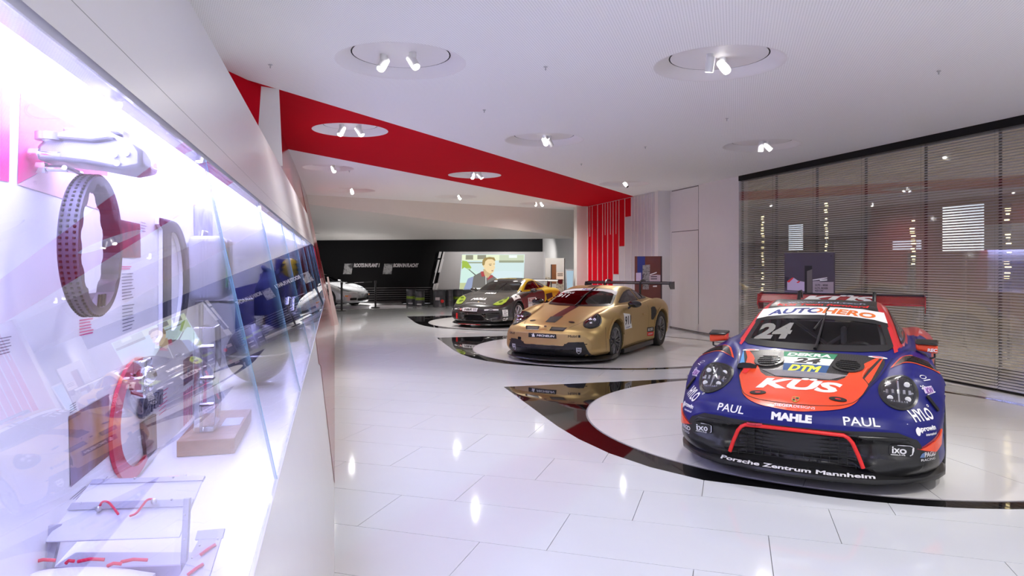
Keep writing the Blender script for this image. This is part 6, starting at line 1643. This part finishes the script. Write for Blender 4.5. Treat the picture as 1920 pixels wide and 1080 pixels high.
for k_, (u, v, w_) in enumerate(((-.155, .034, .11), (-.165, .024, .03), (.179, .008, .15), (.179, .006, .09), (.179, .004, .03), (.12, .064, .168), (-.11, .064, .160), (0, .114, .206), (.1, .114, .209), (-.08, .114, .203))):
    P_(MB().sphere(L(u, v, w_), .0032, 8), 'rivet', STEEL)
for pts in ([(-.055, .052, .152), (-.048, .050, .168), (-.030, .046, .170), (-.012, .040, .155), (.004, .032, .142)], [(.032, .032, .138), (.046, .036, .142), (.056, .044, .158), (.066, .052, .174), (.082, .054, .172)]):
    P_(MB().tube(chaik3([L(*q) for q in pts]), .0028, 8), 'red_cord', CORD, bd, smooth=True)
for u, v, w_ in ((-.056, .05, .150), (.082, .052, .168)): P_(MB().sphere(L(u, v, w_), .008, 10), 'cord_eyelet', STEEL, bd, smooth=True)
O2 = O.copy()
cs = empty('seat_cushion', L(-.02, -.09, 0), 0, 'white padded cushion with short red ties in front of the tray', 'cushion')
def C_(mb, name, mat, **k):
    mb.v = [tuple(Vector(v) - L(-.02, -.09, 0)) for v in mb.v]; return mb.build(name, mat, cs, **k)
mb = MB(); nu, nv = 12, 6; vs = []; fs = []
for i in range(nu + 1):
    for j in range(nv + 1):
        a, b_ = i / nu, j / nv; vs.append(L(-.165 + .29 * a, -.15 + .125 * b_, .022 + .032 * (math.sin(PI * a) * math.sin(PI * b_)) ** .4))
for i in range(nu):
    for j in range(nv): fs.append((i * (nv + 1) + j, (i + 1) * (nv + 1) + j, (i + 1) * (nv + 1) + j + 1, i * (nv + 1) + j + 1))
base = len(vs); vs += [L(-.165, -.15, .0), L(.125, -.15, .0), L(.125, -.025, .0), L(-.165, -.025, .0)]
C_(mb.add(vs, fs).box(L(-.02, -.0875, .011), (.29, .125, .022), m=Matrix.Rotation(-YAW, 3, 'Z')), 'pad', PAD, smooth=True)
for (u, v, l_) in ((-.14, -.03, .05), (-.075, -.035, .016), (-.03, -.026, .06), (.04, -.05, .03), (.075, -.028, .06)):
    C_(MB().tube([L(u - l_ / 2, v, .050), L(u, v - .002, .057), L(u + l_ / 2, v + .006, .052)], .0042, 8), 'red_tie', CORD, smooth=True)
t3 = empty('corner_bracket', L(.232, -.04, 0), 0, 'small riveted aluminium side piece right of the tray', 'bracket')
def B_(mb, name, mat, **k):
    mb.v = [tuple(Vector(v) - L(.232, -.04, 0)) for v in mb.v]; return mb.build(name, mat, t3, **k)
def slabB(pts, th, name, mat):
    A = [L(*q) for q in pts]; n = (A[1] - A[0]).cross(A[3] - A[0]).normalized() * th
    return B_(MB().add(A + [p + n for p in A], [(3, 2, 1, 0), (4, 5, 6, 7), (0, 1, 5, 4), (1, 2, 6, 5), (2, 3, 7, 6), (3, 0, 4, 7)]), name, mat)
slabB([(.196, -.10, .002), (.275, -.10, .002), (.268, .02, .095), (.215, .02, .09)], .006, 'plate', ALU)
slabB([(.205, .012, .085), (.272, .012, .09), (.272, .026, .108), (.205, .026, .102)], .006, 'top_flange', ALU)
for u, v, w_ in ((.262, .005, .092), (.222, -.005, .08), (.215, -.03, .06)): B_(MB().sphere(L(u, v, w_), .0035, 8), 'rivet', STEEL)
for u, v, w_ in ((.25, -.02, .072), (.238, -.06, .042)): B_(MB().tube([L(u - .015, v - .012, w_ - .004), L(u, v, w_ + .006), L(u + .012, v + .012, w_ + .012)], .004, 8), 'red_tie', CORD, smooth=True)
# ================================================================ rope barrier, drums, panels, screen, lettering on the dark wall
def stanchion(px, ybase, lab):
    p = on_z(px, ybase, 0); t = empty('barrier_post', p, 0, lab, 'barrier post', 'black barrier posts before the silver car')
    MB().lathe([(.17, 0), (.17, .012), (.15, .022), (.04, .03), (0, .03)], n=32).build('foot', BLACK_S, t, smooth=True)
    MB().cyl((0, 0, .02), (0, 0, .96), .036, 20).build('post', BLACK_S, t, smooth=True)
    MB().cyl((0, 0, .94), (0, 0, 1.02), .045, 20).build('belt_head', BLACK_S, t, smooth=True)
    return p
a = stanchion(640.6, 583, 'black barrier post, nearer to the left wall'); b_ = stanchion(704, 577, 'black barrier post farther right, by the dark wall')
d = (b_ - a).normalized(); n_ = Vector((0, 0, 1))
belt = MB().add([a + d * .20 + n_ * .955, b_ - d * .20 + n_ * .965, b_ - d * .20 + n_ * 1.01, a + d * .20 + n_ * 1.0], [(0, 1, 2, 3)])
md = (a + b_) / 2; belt.v[1:1] = []; bo = belt.build('barrier_belt', BLACK_S, fix=False)
sol = bo.modifiers.new('solid', 'SOLIDIFY'); sol.thickness = .004
tag(bo, 'black belt strung between the two barrier posts', 'belt')
flat(join2d(stroke2d([(-.27, 0), (-.03, 0)], .018), stroke2d([(.0, 0), (.27, 0)], .018)), 'belt_print', WTXT, md + n_ * .985 + Vector((0, -.006, 0)), d, n_, bo)

DRUM = M('drum_grey', (.10, .10, .11), .35, .5, var=.1)
LIMEB = M('lime_band', (.22, .32, .03), .4)
drums = [(769.5, 573, 'grey steel drum with a lime band, leftmost and a little taller', 0, 0), (786, 574.5, 'grey steel drum with a lime band beside the leftmost one', 1, 0), (822.5, 576, 'grey steel drum with a white label and red dot', 2, 0), (842, 574.5, 'plain dark grey drum right of the one with the red dot', 3, 0), (858, 573.5, 'grey steel drum with a lime band half hidden by the grey coupe', 4, 0)]
for px, yb, lab, k, _ in drums:
    p = on_z(px, yb, 0); Y = (p.x * _st + p.y * _ct); r = [9.3, 9.3, 12.0, 7.6, 9.5][k] * Y / 1310; hh = [.655, .60, .64, .64, .64][k]
    p = p + Vector((_st, _ct, 0)) * r
    t = empty('steel_drum', p, 0, lab, 'drum', 'steel drums before the projection wall')
    MB().lathe([(r * .97, 0), (r, .012), (r * .97, .025), (r * .96, hh * .33), (r, hh * .34), (r * .96, hh * .36), (r * .96, hh * .64), (r, hh * .65), (r * .96, hh * .67), (r * .97, hh - .02), (r, hh - .008), (r * .97, hh), (r * .90, hh - .012), (0, hh - .012)], n=40).build('barrel', DRUM, t, smooth=True)
    if k in (0, 1, 4):
        MB().lathe([(r * .965, hh * .40), (r * .975, hh * .41), (r * .975, hh * .56), (r * .965, hh * .57)], n=40).build('lime_band', LIMEB, t, smooth=True)
        flat(fit_text('eFuels', r * 1.0, hh * .09, .02), 'lettering', M('lime_print', (.40, .60, .05), .4, var=0), (-_st * r * .99, -_ct * r * .99, hh * .485), (_ct, -_st, 0), (0, 0, 1), t)
        flat(poly2d([(-.09, -.02), (.09, -.02), (.09, .02), (-.09, .02)]), 'white_label', WTXT, (-_st * r * 1.005, -_ct * r * 1.005, hh * .14), (_ct, -_st, 0), (0, 0, 1), t)
    if k == 2:
        flat(poly2d([(-.10, -.055), (.07, -.055), (.07, .055), (-.10, .055)]), 'white_label', M('pale_pink_label', (.62, .52, .54), .5), (-_st * r * 1.01 - .03, -_ct * r * 1.01, hh * .50), (_ct, -_st, 0), (0, 0, 1), t)
        flat(ell2d(.065, .065, 24), 'red_dot', RTXT, Vector((-_st, -_ct, 0)) * r * 1.02 + Vector((_ct, -_st, 0)) * .14 + Vector((0, 0, hh * .36)), (_ct, -_st, 0), (0, 0, 1), t)

# ---- projected film on the grey wall: a person speaking in front of a pale garage
YS = 29.44
def scr(px, py, off): p = on_y(px, py, YS - off); return p
SKIN = M('film_skin', (0, 0, 0), 1, emit=(.78, .62, .36), es=1.15, var=0)
def film(name, col, es=1.0): return M(name, (.02, .02, .02), .9, emit=col, es=es, var=0)
screen = MB().add([scr(*q, 0) for q in ((861, 545), (981, 545), (984, 477), (866.5, 477))], [(0, 1, 2, 3)]).build('projection', film('film_pale', (.62, .78, .78)), fix=False)
tag(screen, 'projected film of a person in a grey vest on the grey wall', 'screen')
def fpoly(pts, name, m, lv): return MB().add([scr(800 + x / 6.194, 440 + y / 6.194, .002 * lv) for x, y in pts], [tuple(range(len(pts)))]).build(name, m, screen, fix=False)
fpoly([(410, 235), (1135, 235), (1130, 300), (408, 300)], 'film_wall', film('film_wall', (.80, .88, .62)), 1)
fpoly([(455, 236), (540, 236), (540, 290), (452, 290)], 'film_window', film('film_window', (.28, .28, .20)), 2)
fpoly([(590, 236), (690, 236), (690, 285), (588, 285)], 'film_window', film('film_window', (.28, .28, .20)), 2)
fpoly([(845, 236), (1130, 236), (1128, 325), (843, 325)], 'film_cornice', film('film_cornice', (.58, .66, .48)), 2)
fpoly([(955, 238), (1050, 238), (1050, 270), (955, 270)], 'film_lamp', film('film_lamp', (.85, .92, .90)), 3)
fpoly([(408, 318), (650, 318), (650, 332), (408, 332)], 'film_rail', film('film_rail', (.30, .33, .22)), 2)
fpoly([(840, 300), (1128, 300), (1126, 325), (840, 325)], 'film_rail', film('film_rail', (.36, .40, .26)), 3)
fpoly([(412, 300), (470, 310), (520, 380), (500, 420), (440, 380), (408, 400)], 'film_plant', film('film_plant', (.36, .52, .06)), 3)
fpoly([(393, 560), (400, 430), (430, 395), (500, 385), (600, 440), (650, 470), (640, 560), (520, 640), (385, 640)], 'film_car', film('film_car', (.62, .84, .76)), 3)
fpoly([(485, 405), (497, 405), (572, 465), (560, 472)], 'film_wiper', film('film_dark', (.12, .12, .11)), 4)
fpoly([(385, 560), (470, 560), (430, 640), (383, 640)], 'film_shade', film('film_shade', (.55, .60, .32)), 4)
fpoly([(780, 430), (900, 420), (1110, 430), (1105, 640), (780, 640)], 'film_haze', film('film_haze', (.66, .80, .84)), 2)
fpoly([(425, 640), (480, 510), (540, 485), (560, 640)], 'film_sleeve', film('film_sleeve', (.30, .36, .55)), 5)
fpoly([(520, 640), (545, 480), (620, 440), (660, 425), (760, 470), (830, 520), (870, 560), (870, 640)], 'film_vest', film('film_vest', (.17, .16, .15)), 6)
fpoly([(625, 430), (660, 424), (690, 480), (640, 490)], 'film_collar', film('film_collar', (.42, .05, .06)), 7)
fpoly([(715, 490), (760, 465), (775, 490), (700, 530)], 'film_collar', film('film_collar', (.42, .05, .06)), 7)
fpoly([(655, 400), (672, 470), (690, 500), (715, 500), (755, 450), (750, 400)], 'film_neck', film('film_neck', (.62, .46, .24)), 8)
fpoly([(650, 330), (660, 300), (690, 280), (740, 272), (785, 285), (795, 320), (795, 345), (788, 360), (796, 385), (785, 400), (780, 425), (765, 445), (735, 450), (700, 430), (672, 395), (655, 370)], 'film_face', SKIN, 9)
fpoly([(645, 350), (648, 300), (675, 268), (730, 258), (785, 265), (800, 300), (790, 305), (760, 285), (710, 285), (680, 310), (672, 350), (660, 360)], 'film_hair', film('film_hair', (.34, .24, .07)), 10)
fpoly([(722, 340), (755, 336), (755, 342), (722, 347)], 'film_brow', film('film_hair', (.34, .24, .07)), 10)
fpoly([(772, 338), (792, 338), (792, 344), (772, 344)], 'film_brow', film('film_hair', (.34, .24, .07)), 10)
fpoly([(728, 352), (752, 350), (750, 358), (730, 359)], 'film_eye', film('film_dark', (.12, .12, .11)), 10)
fpoly([(750, 415), (775, 412), (773, 424), (755, 426)], 'film_mouth', film('film_mouth', (.45, .22, .14)), 10)
fpoly([(683, 480), (690, 480), (694, 620), (686, 620)], 'film_zip', film('film_zip', (.75, .76, .74)), 11)
fpoly([(578, 618), (665, 618), (665, 632), (578, 632)], 'film_caption', film('film_caption', (.85, .85, .85)), 11)

# ---- dark wall: two lit photographs with headlines
spot((1.3, 27.6, 2.70), (1.35, 29.6, 1.45), 420, 80, (1, .98, .95), .5, .03); spot((3.4, 27.6, 2.70), (3.4, 29.6, 1.45), 420, 95, (1, .98, .95), .5, .03)
spot((.9, 26.7, 2.70), (.3, 27.8, .5), 1500, 65, (1, .98, .95), .6, .05)
spot((6.0, 26.9, 2.70), (6.2, 29.4, 1.5), 240, 100, (1, .97, .94), .8, .05)
spot((7.8, 27.0, 2.70), (8.3, 29.4, 1.4), 200, 100, (1, .97, .94), .8, .05)
P_BW = photo_mat('photo_black_white', [(.05, .05, .05), (.55, .55, .55), (.22, .22, .22)], 5.)
for q, (pts, tx, x0_, x1_, lab, lab2) in enumerate((([(643, 514), (659, 514), (662, 494.5), (646, 494.5)], 'ROOTS IN PLANT 1', 663, 712, 'grey archive photo at the left on the dark wall', 'white headline beside the left archive photo'), ([(717.5, 514), (734, 514), (736.5, 494.5), (720.5, 494.5)], 'BORN IN FLACHT', 737, 785, 'grey archive photo farther right on the dark wall', 'white headline beside the right archive photo'))):
    P = [on_y(a_, b2, 29.595) for a_, b2 in pts]
    o = MB().add([*P, *[p_ - Vector((0, .02, 0)) for p_ in P]], [(0, 1, 2, 3), (7, 6, 5, 4), (0, 4, 5, 1), (1, 5, 6, 2), (2, 6, 7, 3), (3, 7, 4, 0)]).build('archive_photo', P_BW); tag(o, lab, 'photo')
    a_, b2 = on_y(x0_, 497.5, 29.592), on_y(x1_, 497.5, 29.592)
    o = flat(fit_text(tx, b2.x - a_.x, .165, .055, .25, .9), 'wall_lettering', WHITE, ((a_.x + b2.x) / 2, 29.594, a_.z), (1, 0, 0), (0, 0, 1), None, .012); tag(o, lab2, 'lettering')

# ---- information panels
def panel(name, a, b, z0, z1, lab, mat, th=.03):
    """upright board between two floor points"""
    a, b = Vector((a[0], a[1], 0)), Vector((b[0], b[1], 0)); u = (b - a).normalized(); n = Vector((u.y, -u.x, 0))
    t = empty(name, (a + b) / 2, 0, lab, 'panel')
    h = (b - a).length / 2
    MB().box((0, 0, .012), (.5, .34, .024), rz=math.atan2(u.y, u.x)).build('foot', BLACK_S, t)
    if z0 > .02: MB().box(-n * .015 + Vector((0, 0, z0 / 2 + .02)), (.30, .03, z0), rz=math.atan2(u.y, u.x)).build('stand', BLACK_S, t)
    pr_ = lambda x, w_, z: u * x + n * w_ + Vector((0, 0, z))
    vs = [pr_(x, w_, z) for w_ in (0, -th) for x, z in ((-h, z0), (h, z0), (h, z1), (-h, z1))]
    MB().add(vs, [(0, 1, 2, 3), (7, 6, 5, 4), (0, 4, 5, 1), (1, 5, 6, 2), (2, 6, 7, 3), (3, 7, 4, 0)]).build('board', mat, t)
    def pp(pts, nm, m, lv=1): return MB().add([pr_(x * h * 2 - h, .0012 * lv, z0 + (z1 - z0) * z) for x, z in pts], [tuple(range(len(pts)))]).build(nm, m, t, fix=False)
    def tx(s, x, z, w_, hh, m, lv=3): return flat(fit_text(s, w_, hh, .02), 'lettering', m, pr_(x * h * 2 - h, .0012 * lv, z0 + (z1 - z0) * z), u, (0, 0, 1), t)
    return t, pp, tx
# grey board behind the near car
D1 = 11.4
A, B = at_d(1471, 500, D1 + .25), at_d(1565, 500, D1 - .25)
zt = CAM_H + (493 - 474) / 1310 * D1; zb = CAM_H - (553 - 493) / 1310 * D1
PLUM = M('plum_grey_board', (.065, .050, .070), .35, var=.06, scale=3)
LILAC = M('lilac_print', (.62, .52, .72), .4, var=0)
t, pp, tx = panel('info_board', A, B, .25, zt, 'plum grey info board with a red-roofed house, behind the nearest race car', PLUM)
k = lambda x, y: ((x - 335) / 1015, 1 - ((y - 145) / 860) * (zt - zb) / (zt - .25))
pp([k(390, 750), k(530, 660), k(620, 720), k(750, 740), k(750, 930), k(390, 915)], 'house_print', LILAC)
pp([k(385, 740), k(500, 655), k(530, 660), k(430, 760)], 'roof_print', RTXT, 2)
pp([k(580, 755), k(640, 722), k(665, 732), k(620, 765)], 'roof_print', RTXT, 2)
pp([k(335, 640), k(440, 650), k(390, 740), k(390, 900), k(335, 840)], 'shade_print', M('dark_plum_print', (.03, .02, .03), .4, var=0))
pp([k(335, 930), k(750, 940), k(750, 1005), k(335, 1005)], 'ground_print', M('mauve_print', (.16, .13, .20), .4, var=0))
pp([k(755, 410), k(905, 410), k(905, 480), k(800, 520), k(800, 1005), k(755, 1005)], 'black_figure', BTXT, 3)
pp([k(800, 520), k(905, 480), k(905, 1005), k(800, 1005)], 'grey_figure', M('taupe_print', (.15, .13, .12), .4, var=0), 3)
pp([k(915, 720), k(1055, 715), k(1055, 740), k(1330, 730), k(1330, 1005), k(915, 1005)], 'text_field', M('pale_mauve_print', (.42, .35, .40), .4, var=0))
pp([k(915, 690), k(1055, 665), k(1205, 640), k(1205, 660), k(1060, 690), k(915, 708)], 'bar_print', WTXT, 2)
pp([k(1060, 690), k(1205, 680), k(1205, 705), k(1060, 722)], 'bar_print', WTXT, 2)
for s_, y in (('2270 - 4000', 800), ('6-CYL. BOXER', 860), ('420 kW', 915)):
    x_, z_ = k(1090 if y < 900 else 1045, y); tx(s_, x_, z_, .20 if y < 900 else .13, .030, BTXT)
pp([k(1270, 205), k(1290, 200), k(1292, 222), k(1274, 225)], 'corner_dot', BTXT)
# brown board behind the gold car
D2 = 17.0
A, B = at_d(1190, 500, D2 + .2), at_d(1240.5, 500, D2 - .2); zt = CAM_H + (493 - 480.5) / 1310 * D2
t, pp, tx = panel('info_board', A, B, .12, zt, 'brown and navy info board standing behind the gold race car', M('rust_brown_board', (.13, .035, .018), .4, var=.25, scale=5))
k = lambda x, y: ((x - 232) / 392, 1 - ((y - 160) / 7.714 / 1310 * D2) / (zt - .12))
pp([k(272, 162), k(385, 162), k(385, 285), k(345, 400), k(345, 560), k(272, 560)], 'navy_print', NAVY)
pp([k(350, 290), k(460, 280), k(455, 400), k(440, 640), k(350, 640)], 'engine_print', photo_mat('photo_engine', [(.01, .01, .01), (.35, .34, .33), (.05, .04, .04)], 14.), 2)
pp([k(252, 402), k(328, 398), k(328, 520), k(252, 520)], 'text_field', LILAC, 2)
pp([k(450, 440), k(555, 425), k(608, 430), k(608, 525), k(450, 525)], 'text_field', M('pale_rose_print', (.55, .44, .48), .4, var=0), 2)
pp([k(455, 420), k(555, 385), k(555, 400), k(455, 435)], 'bar_print', WTXT, 2); pp([k(500, 585), k(558, 580), k(558, 600), k(500, 602)], 'bar_print', WTXT, 2)
for y in (455, 487): pp([k(470, y - 6), k(560, y - 8), k(560, y + 4), k(470, y + 6)], 'text_line', BTXT, 4)
pp([k(612, 162), k(624, 162), k(624, 1100), k(612, 1100)], 'edge_strip', BTXT, 2)
# beige board behind the coupe
D3 = 23.2
A, B = at_d(1022.5, 500, D3 + .1), at_d(1059, 500, D3 - .1); zt = CAM_H + (493 - 484) / 1310 * D3
t, pp, tx = panel('info_board', A, B, .12, zt, 'pale sky photo board with a brown column, behind the grey coupe', M('pale_sky_board', (.42, .41, .38), .45, var=.2, scale=1.5))
k = lambda x, y: ((x - 168) / 500, 1 - ((y - 180) / 13.5 / 1310 * D3) / (zt - .12))
pp([k(310, 340), k(450, 340), k(450, 830), k(310, 830)], 'column_print', M('brown_column_print', (.16, .06, .02), .4, var=.2, scale=6), 2)
pp([k(310, 340), k(335, 340), k(335, 1500), k(310, 1500)], 'column_edge', BTXT, 3)
pp([k(168, 650), k(310, 680), k(310, 1500), k(168, 1500)], 'street_print', photo_mat('photo_street', [(.06, .06, .05), (.40, .36, .28), (.12, .10, .08)], 10.), 1)
pp([k(450, 540), k(640, 540), k(640, 720), k(450, 720)], 'text_field', M('cream_print', (.62, .52, .42), .4, var=0), 1)
for q in range(3): pp([k(480, 560 + 30 * q), k(620, 558 + 30 * q), k(620, 570 + 30 * q), k(480, 572 + 30 * q)], 'text_line', BTXT, 3)
pp([k(450, 720), k(640, 720), k(640, 1500), k(450, 1500)], 'street_print', photo_mat('photo_street', [(.06, .06, .05), (.40, .36, .28), (.12, .10, .08)], 10.), 1)
pp([k(652, 180), k(672, 180), k(672, 1500), k(652, 1500)], 'edge_strip', BTXT, 3)
# touch screen on a black stand
D4 = 25.0
A, B = at_d(1060, 500, D4), at_d(1074, 500, D4); z1_ = CAM_H + (493 - 504.5) / 1310 * D4
t = empty('touch_screen', ((A.x + B.x) / 2 + .03, (A.y + B.y) / 2, 0), -YAW, 'leaning white touch screen on a black stand, right of the pale board', 'screen')
MB().prism([(-.10, .50), (.10, .50), (.17, z1_), (-.17, z1_)], lambda u, v, w_: (u, w_ - (v - .5) * .1, v), -.02, .02).build('bezel', M('white_plastic', (.66, .66, .68), .35), t)
MB().prism([(-.09, .56), (.075, .56), (.12, z1_ - .06), (-.13, z1_ - .06)], lambda u, v, w_: (u, w_ - (v - .5) * .1, v), -.024, -.021).build('display', film('display_blue', (.48, .66, .80), .75), t)
MB().prism([(.05, 0), (.30, 0), (.30, z1_ - .01), (.17, z1_ - .01), (.13, .5)], lambda u, v, w_: (u, w_, v), .0, .30).build('stand', BLACK_S, t)

# ---- lamps and shapes in the lobby behind the louvres
WARM = M('warm_lamp', (1, .85, .5), .4, emit=(1, .78, .38), es=5., var=0); COOL = M('cool_lit_panel', (.8, .85, .9), .4, emit=(.75, .85, .95), es=1.1, var=0)
for px, y0_, y1_, dx, lab in ((1432, 400, 560, 12.5, 'warm light column in the lobby, first behind the louvres'), (1551, 372, 475, 13.0, 'warm light column in the lobby behind the plum board'), (1714, 395, 510, 12.0, 'warm light column in the lobby behind the middle louvres'), (1893, 380, 520, 11.5, 'warm light column in the lobby at the right edge')):
    p0, p1 = on_x(px, y0_, dx), on_x(px, y1_, dx)
    t = empty('light_column', (p0.x, p0.y, 0), 0, lab, 'lamp', 'light columns in the lobby')
    MB().box((0, 0, p0.z / 2), (.05, .05, p0.z)).build('pole', STEEL, t)
    z = p1.z; rr = random.Random(px)
    while z < p0.z - .08:
        if rr.random() < .75: MB().box((-.035, (rr.random() - .5) * .06, z), (.03, .05 + .05 * rr.random(), .045)).build('lamp_glass', WARM, t)
        z += .085
for px, y0_, y1_, w_, dx, lab in ((1492, 420, 470, .55, 12.5, 'pale lit sign in the lobby left of the plum board'), (1805, 385, 470, .9, 12.2, 'pale lit panel in the lobby behind the right louvres'), (1700, 450, 468, .8, 13.2, 'low pale lit shelf in the lobby')):
    p0, p1 = on_x(px, y0_, dx), on_x(px, y1_, dx)
    t = empty('lit_panel', (p0.x, p0.y, 0), 0, lab, 'lit panel')
    MB().box((0, 0, (p0.z + p1.z) / 2), (.06, w_, p0.z - p1.z)).build('panel_face', COOL, t)
    MB().box((.05, 0, p1.z / 2), (.05, .06, p1.z)).build('foot', STEEL, t)
for x_, y_ in ((11, 4), (11, 8), (11, 12), (13.5, 6), (13.5, 10), (11, 16)): spot((x_, y_, CEIL - .02), (x_, y_, 0), 420, 140, (1, .82, .58), .8, .1)
# fire sensors: small rods under the ceiling
for k_, (px, py) in enumerate(((507, 121), (1023, 125), (908, 206), (1090, 307), (1210, 275), (1363, 222), (1760, 133), (655, 320))):
    p = on_z(px, py, CEIL); t = MB().cyl((0, 0, 0), (0, 0, -.035), .006, 8).cyl((0, 0, -.0), (0, 0, -.006), .02, 12).build('sprinkler', STEEL); t.location = p
    tag(t, ['above the showcase, nearest to the left wall', 'between the two big recesses', 'before the middle of the red band', 'beside the red band near its far end', 'past the recess before the gold car', 'between the large recess and the small one at the right', 'in the perforated ceiling near the louvres', 'in the far white ceiling by the red band'][k_] and 'tiny sprinkler head ' + ['above the showcase, nearest to the left wall', 'between the two big near recesses', 'before the middle of the red band', 'beside the far end of the red band', 'past the recess before the gold car', 'between the large recess and the louvre-side one', 'in the perforated ceiling near the louvres', 'in the far white ceiling by the red band'][k_], 'sprinkler', 'sprinkler heads in the ceiling')
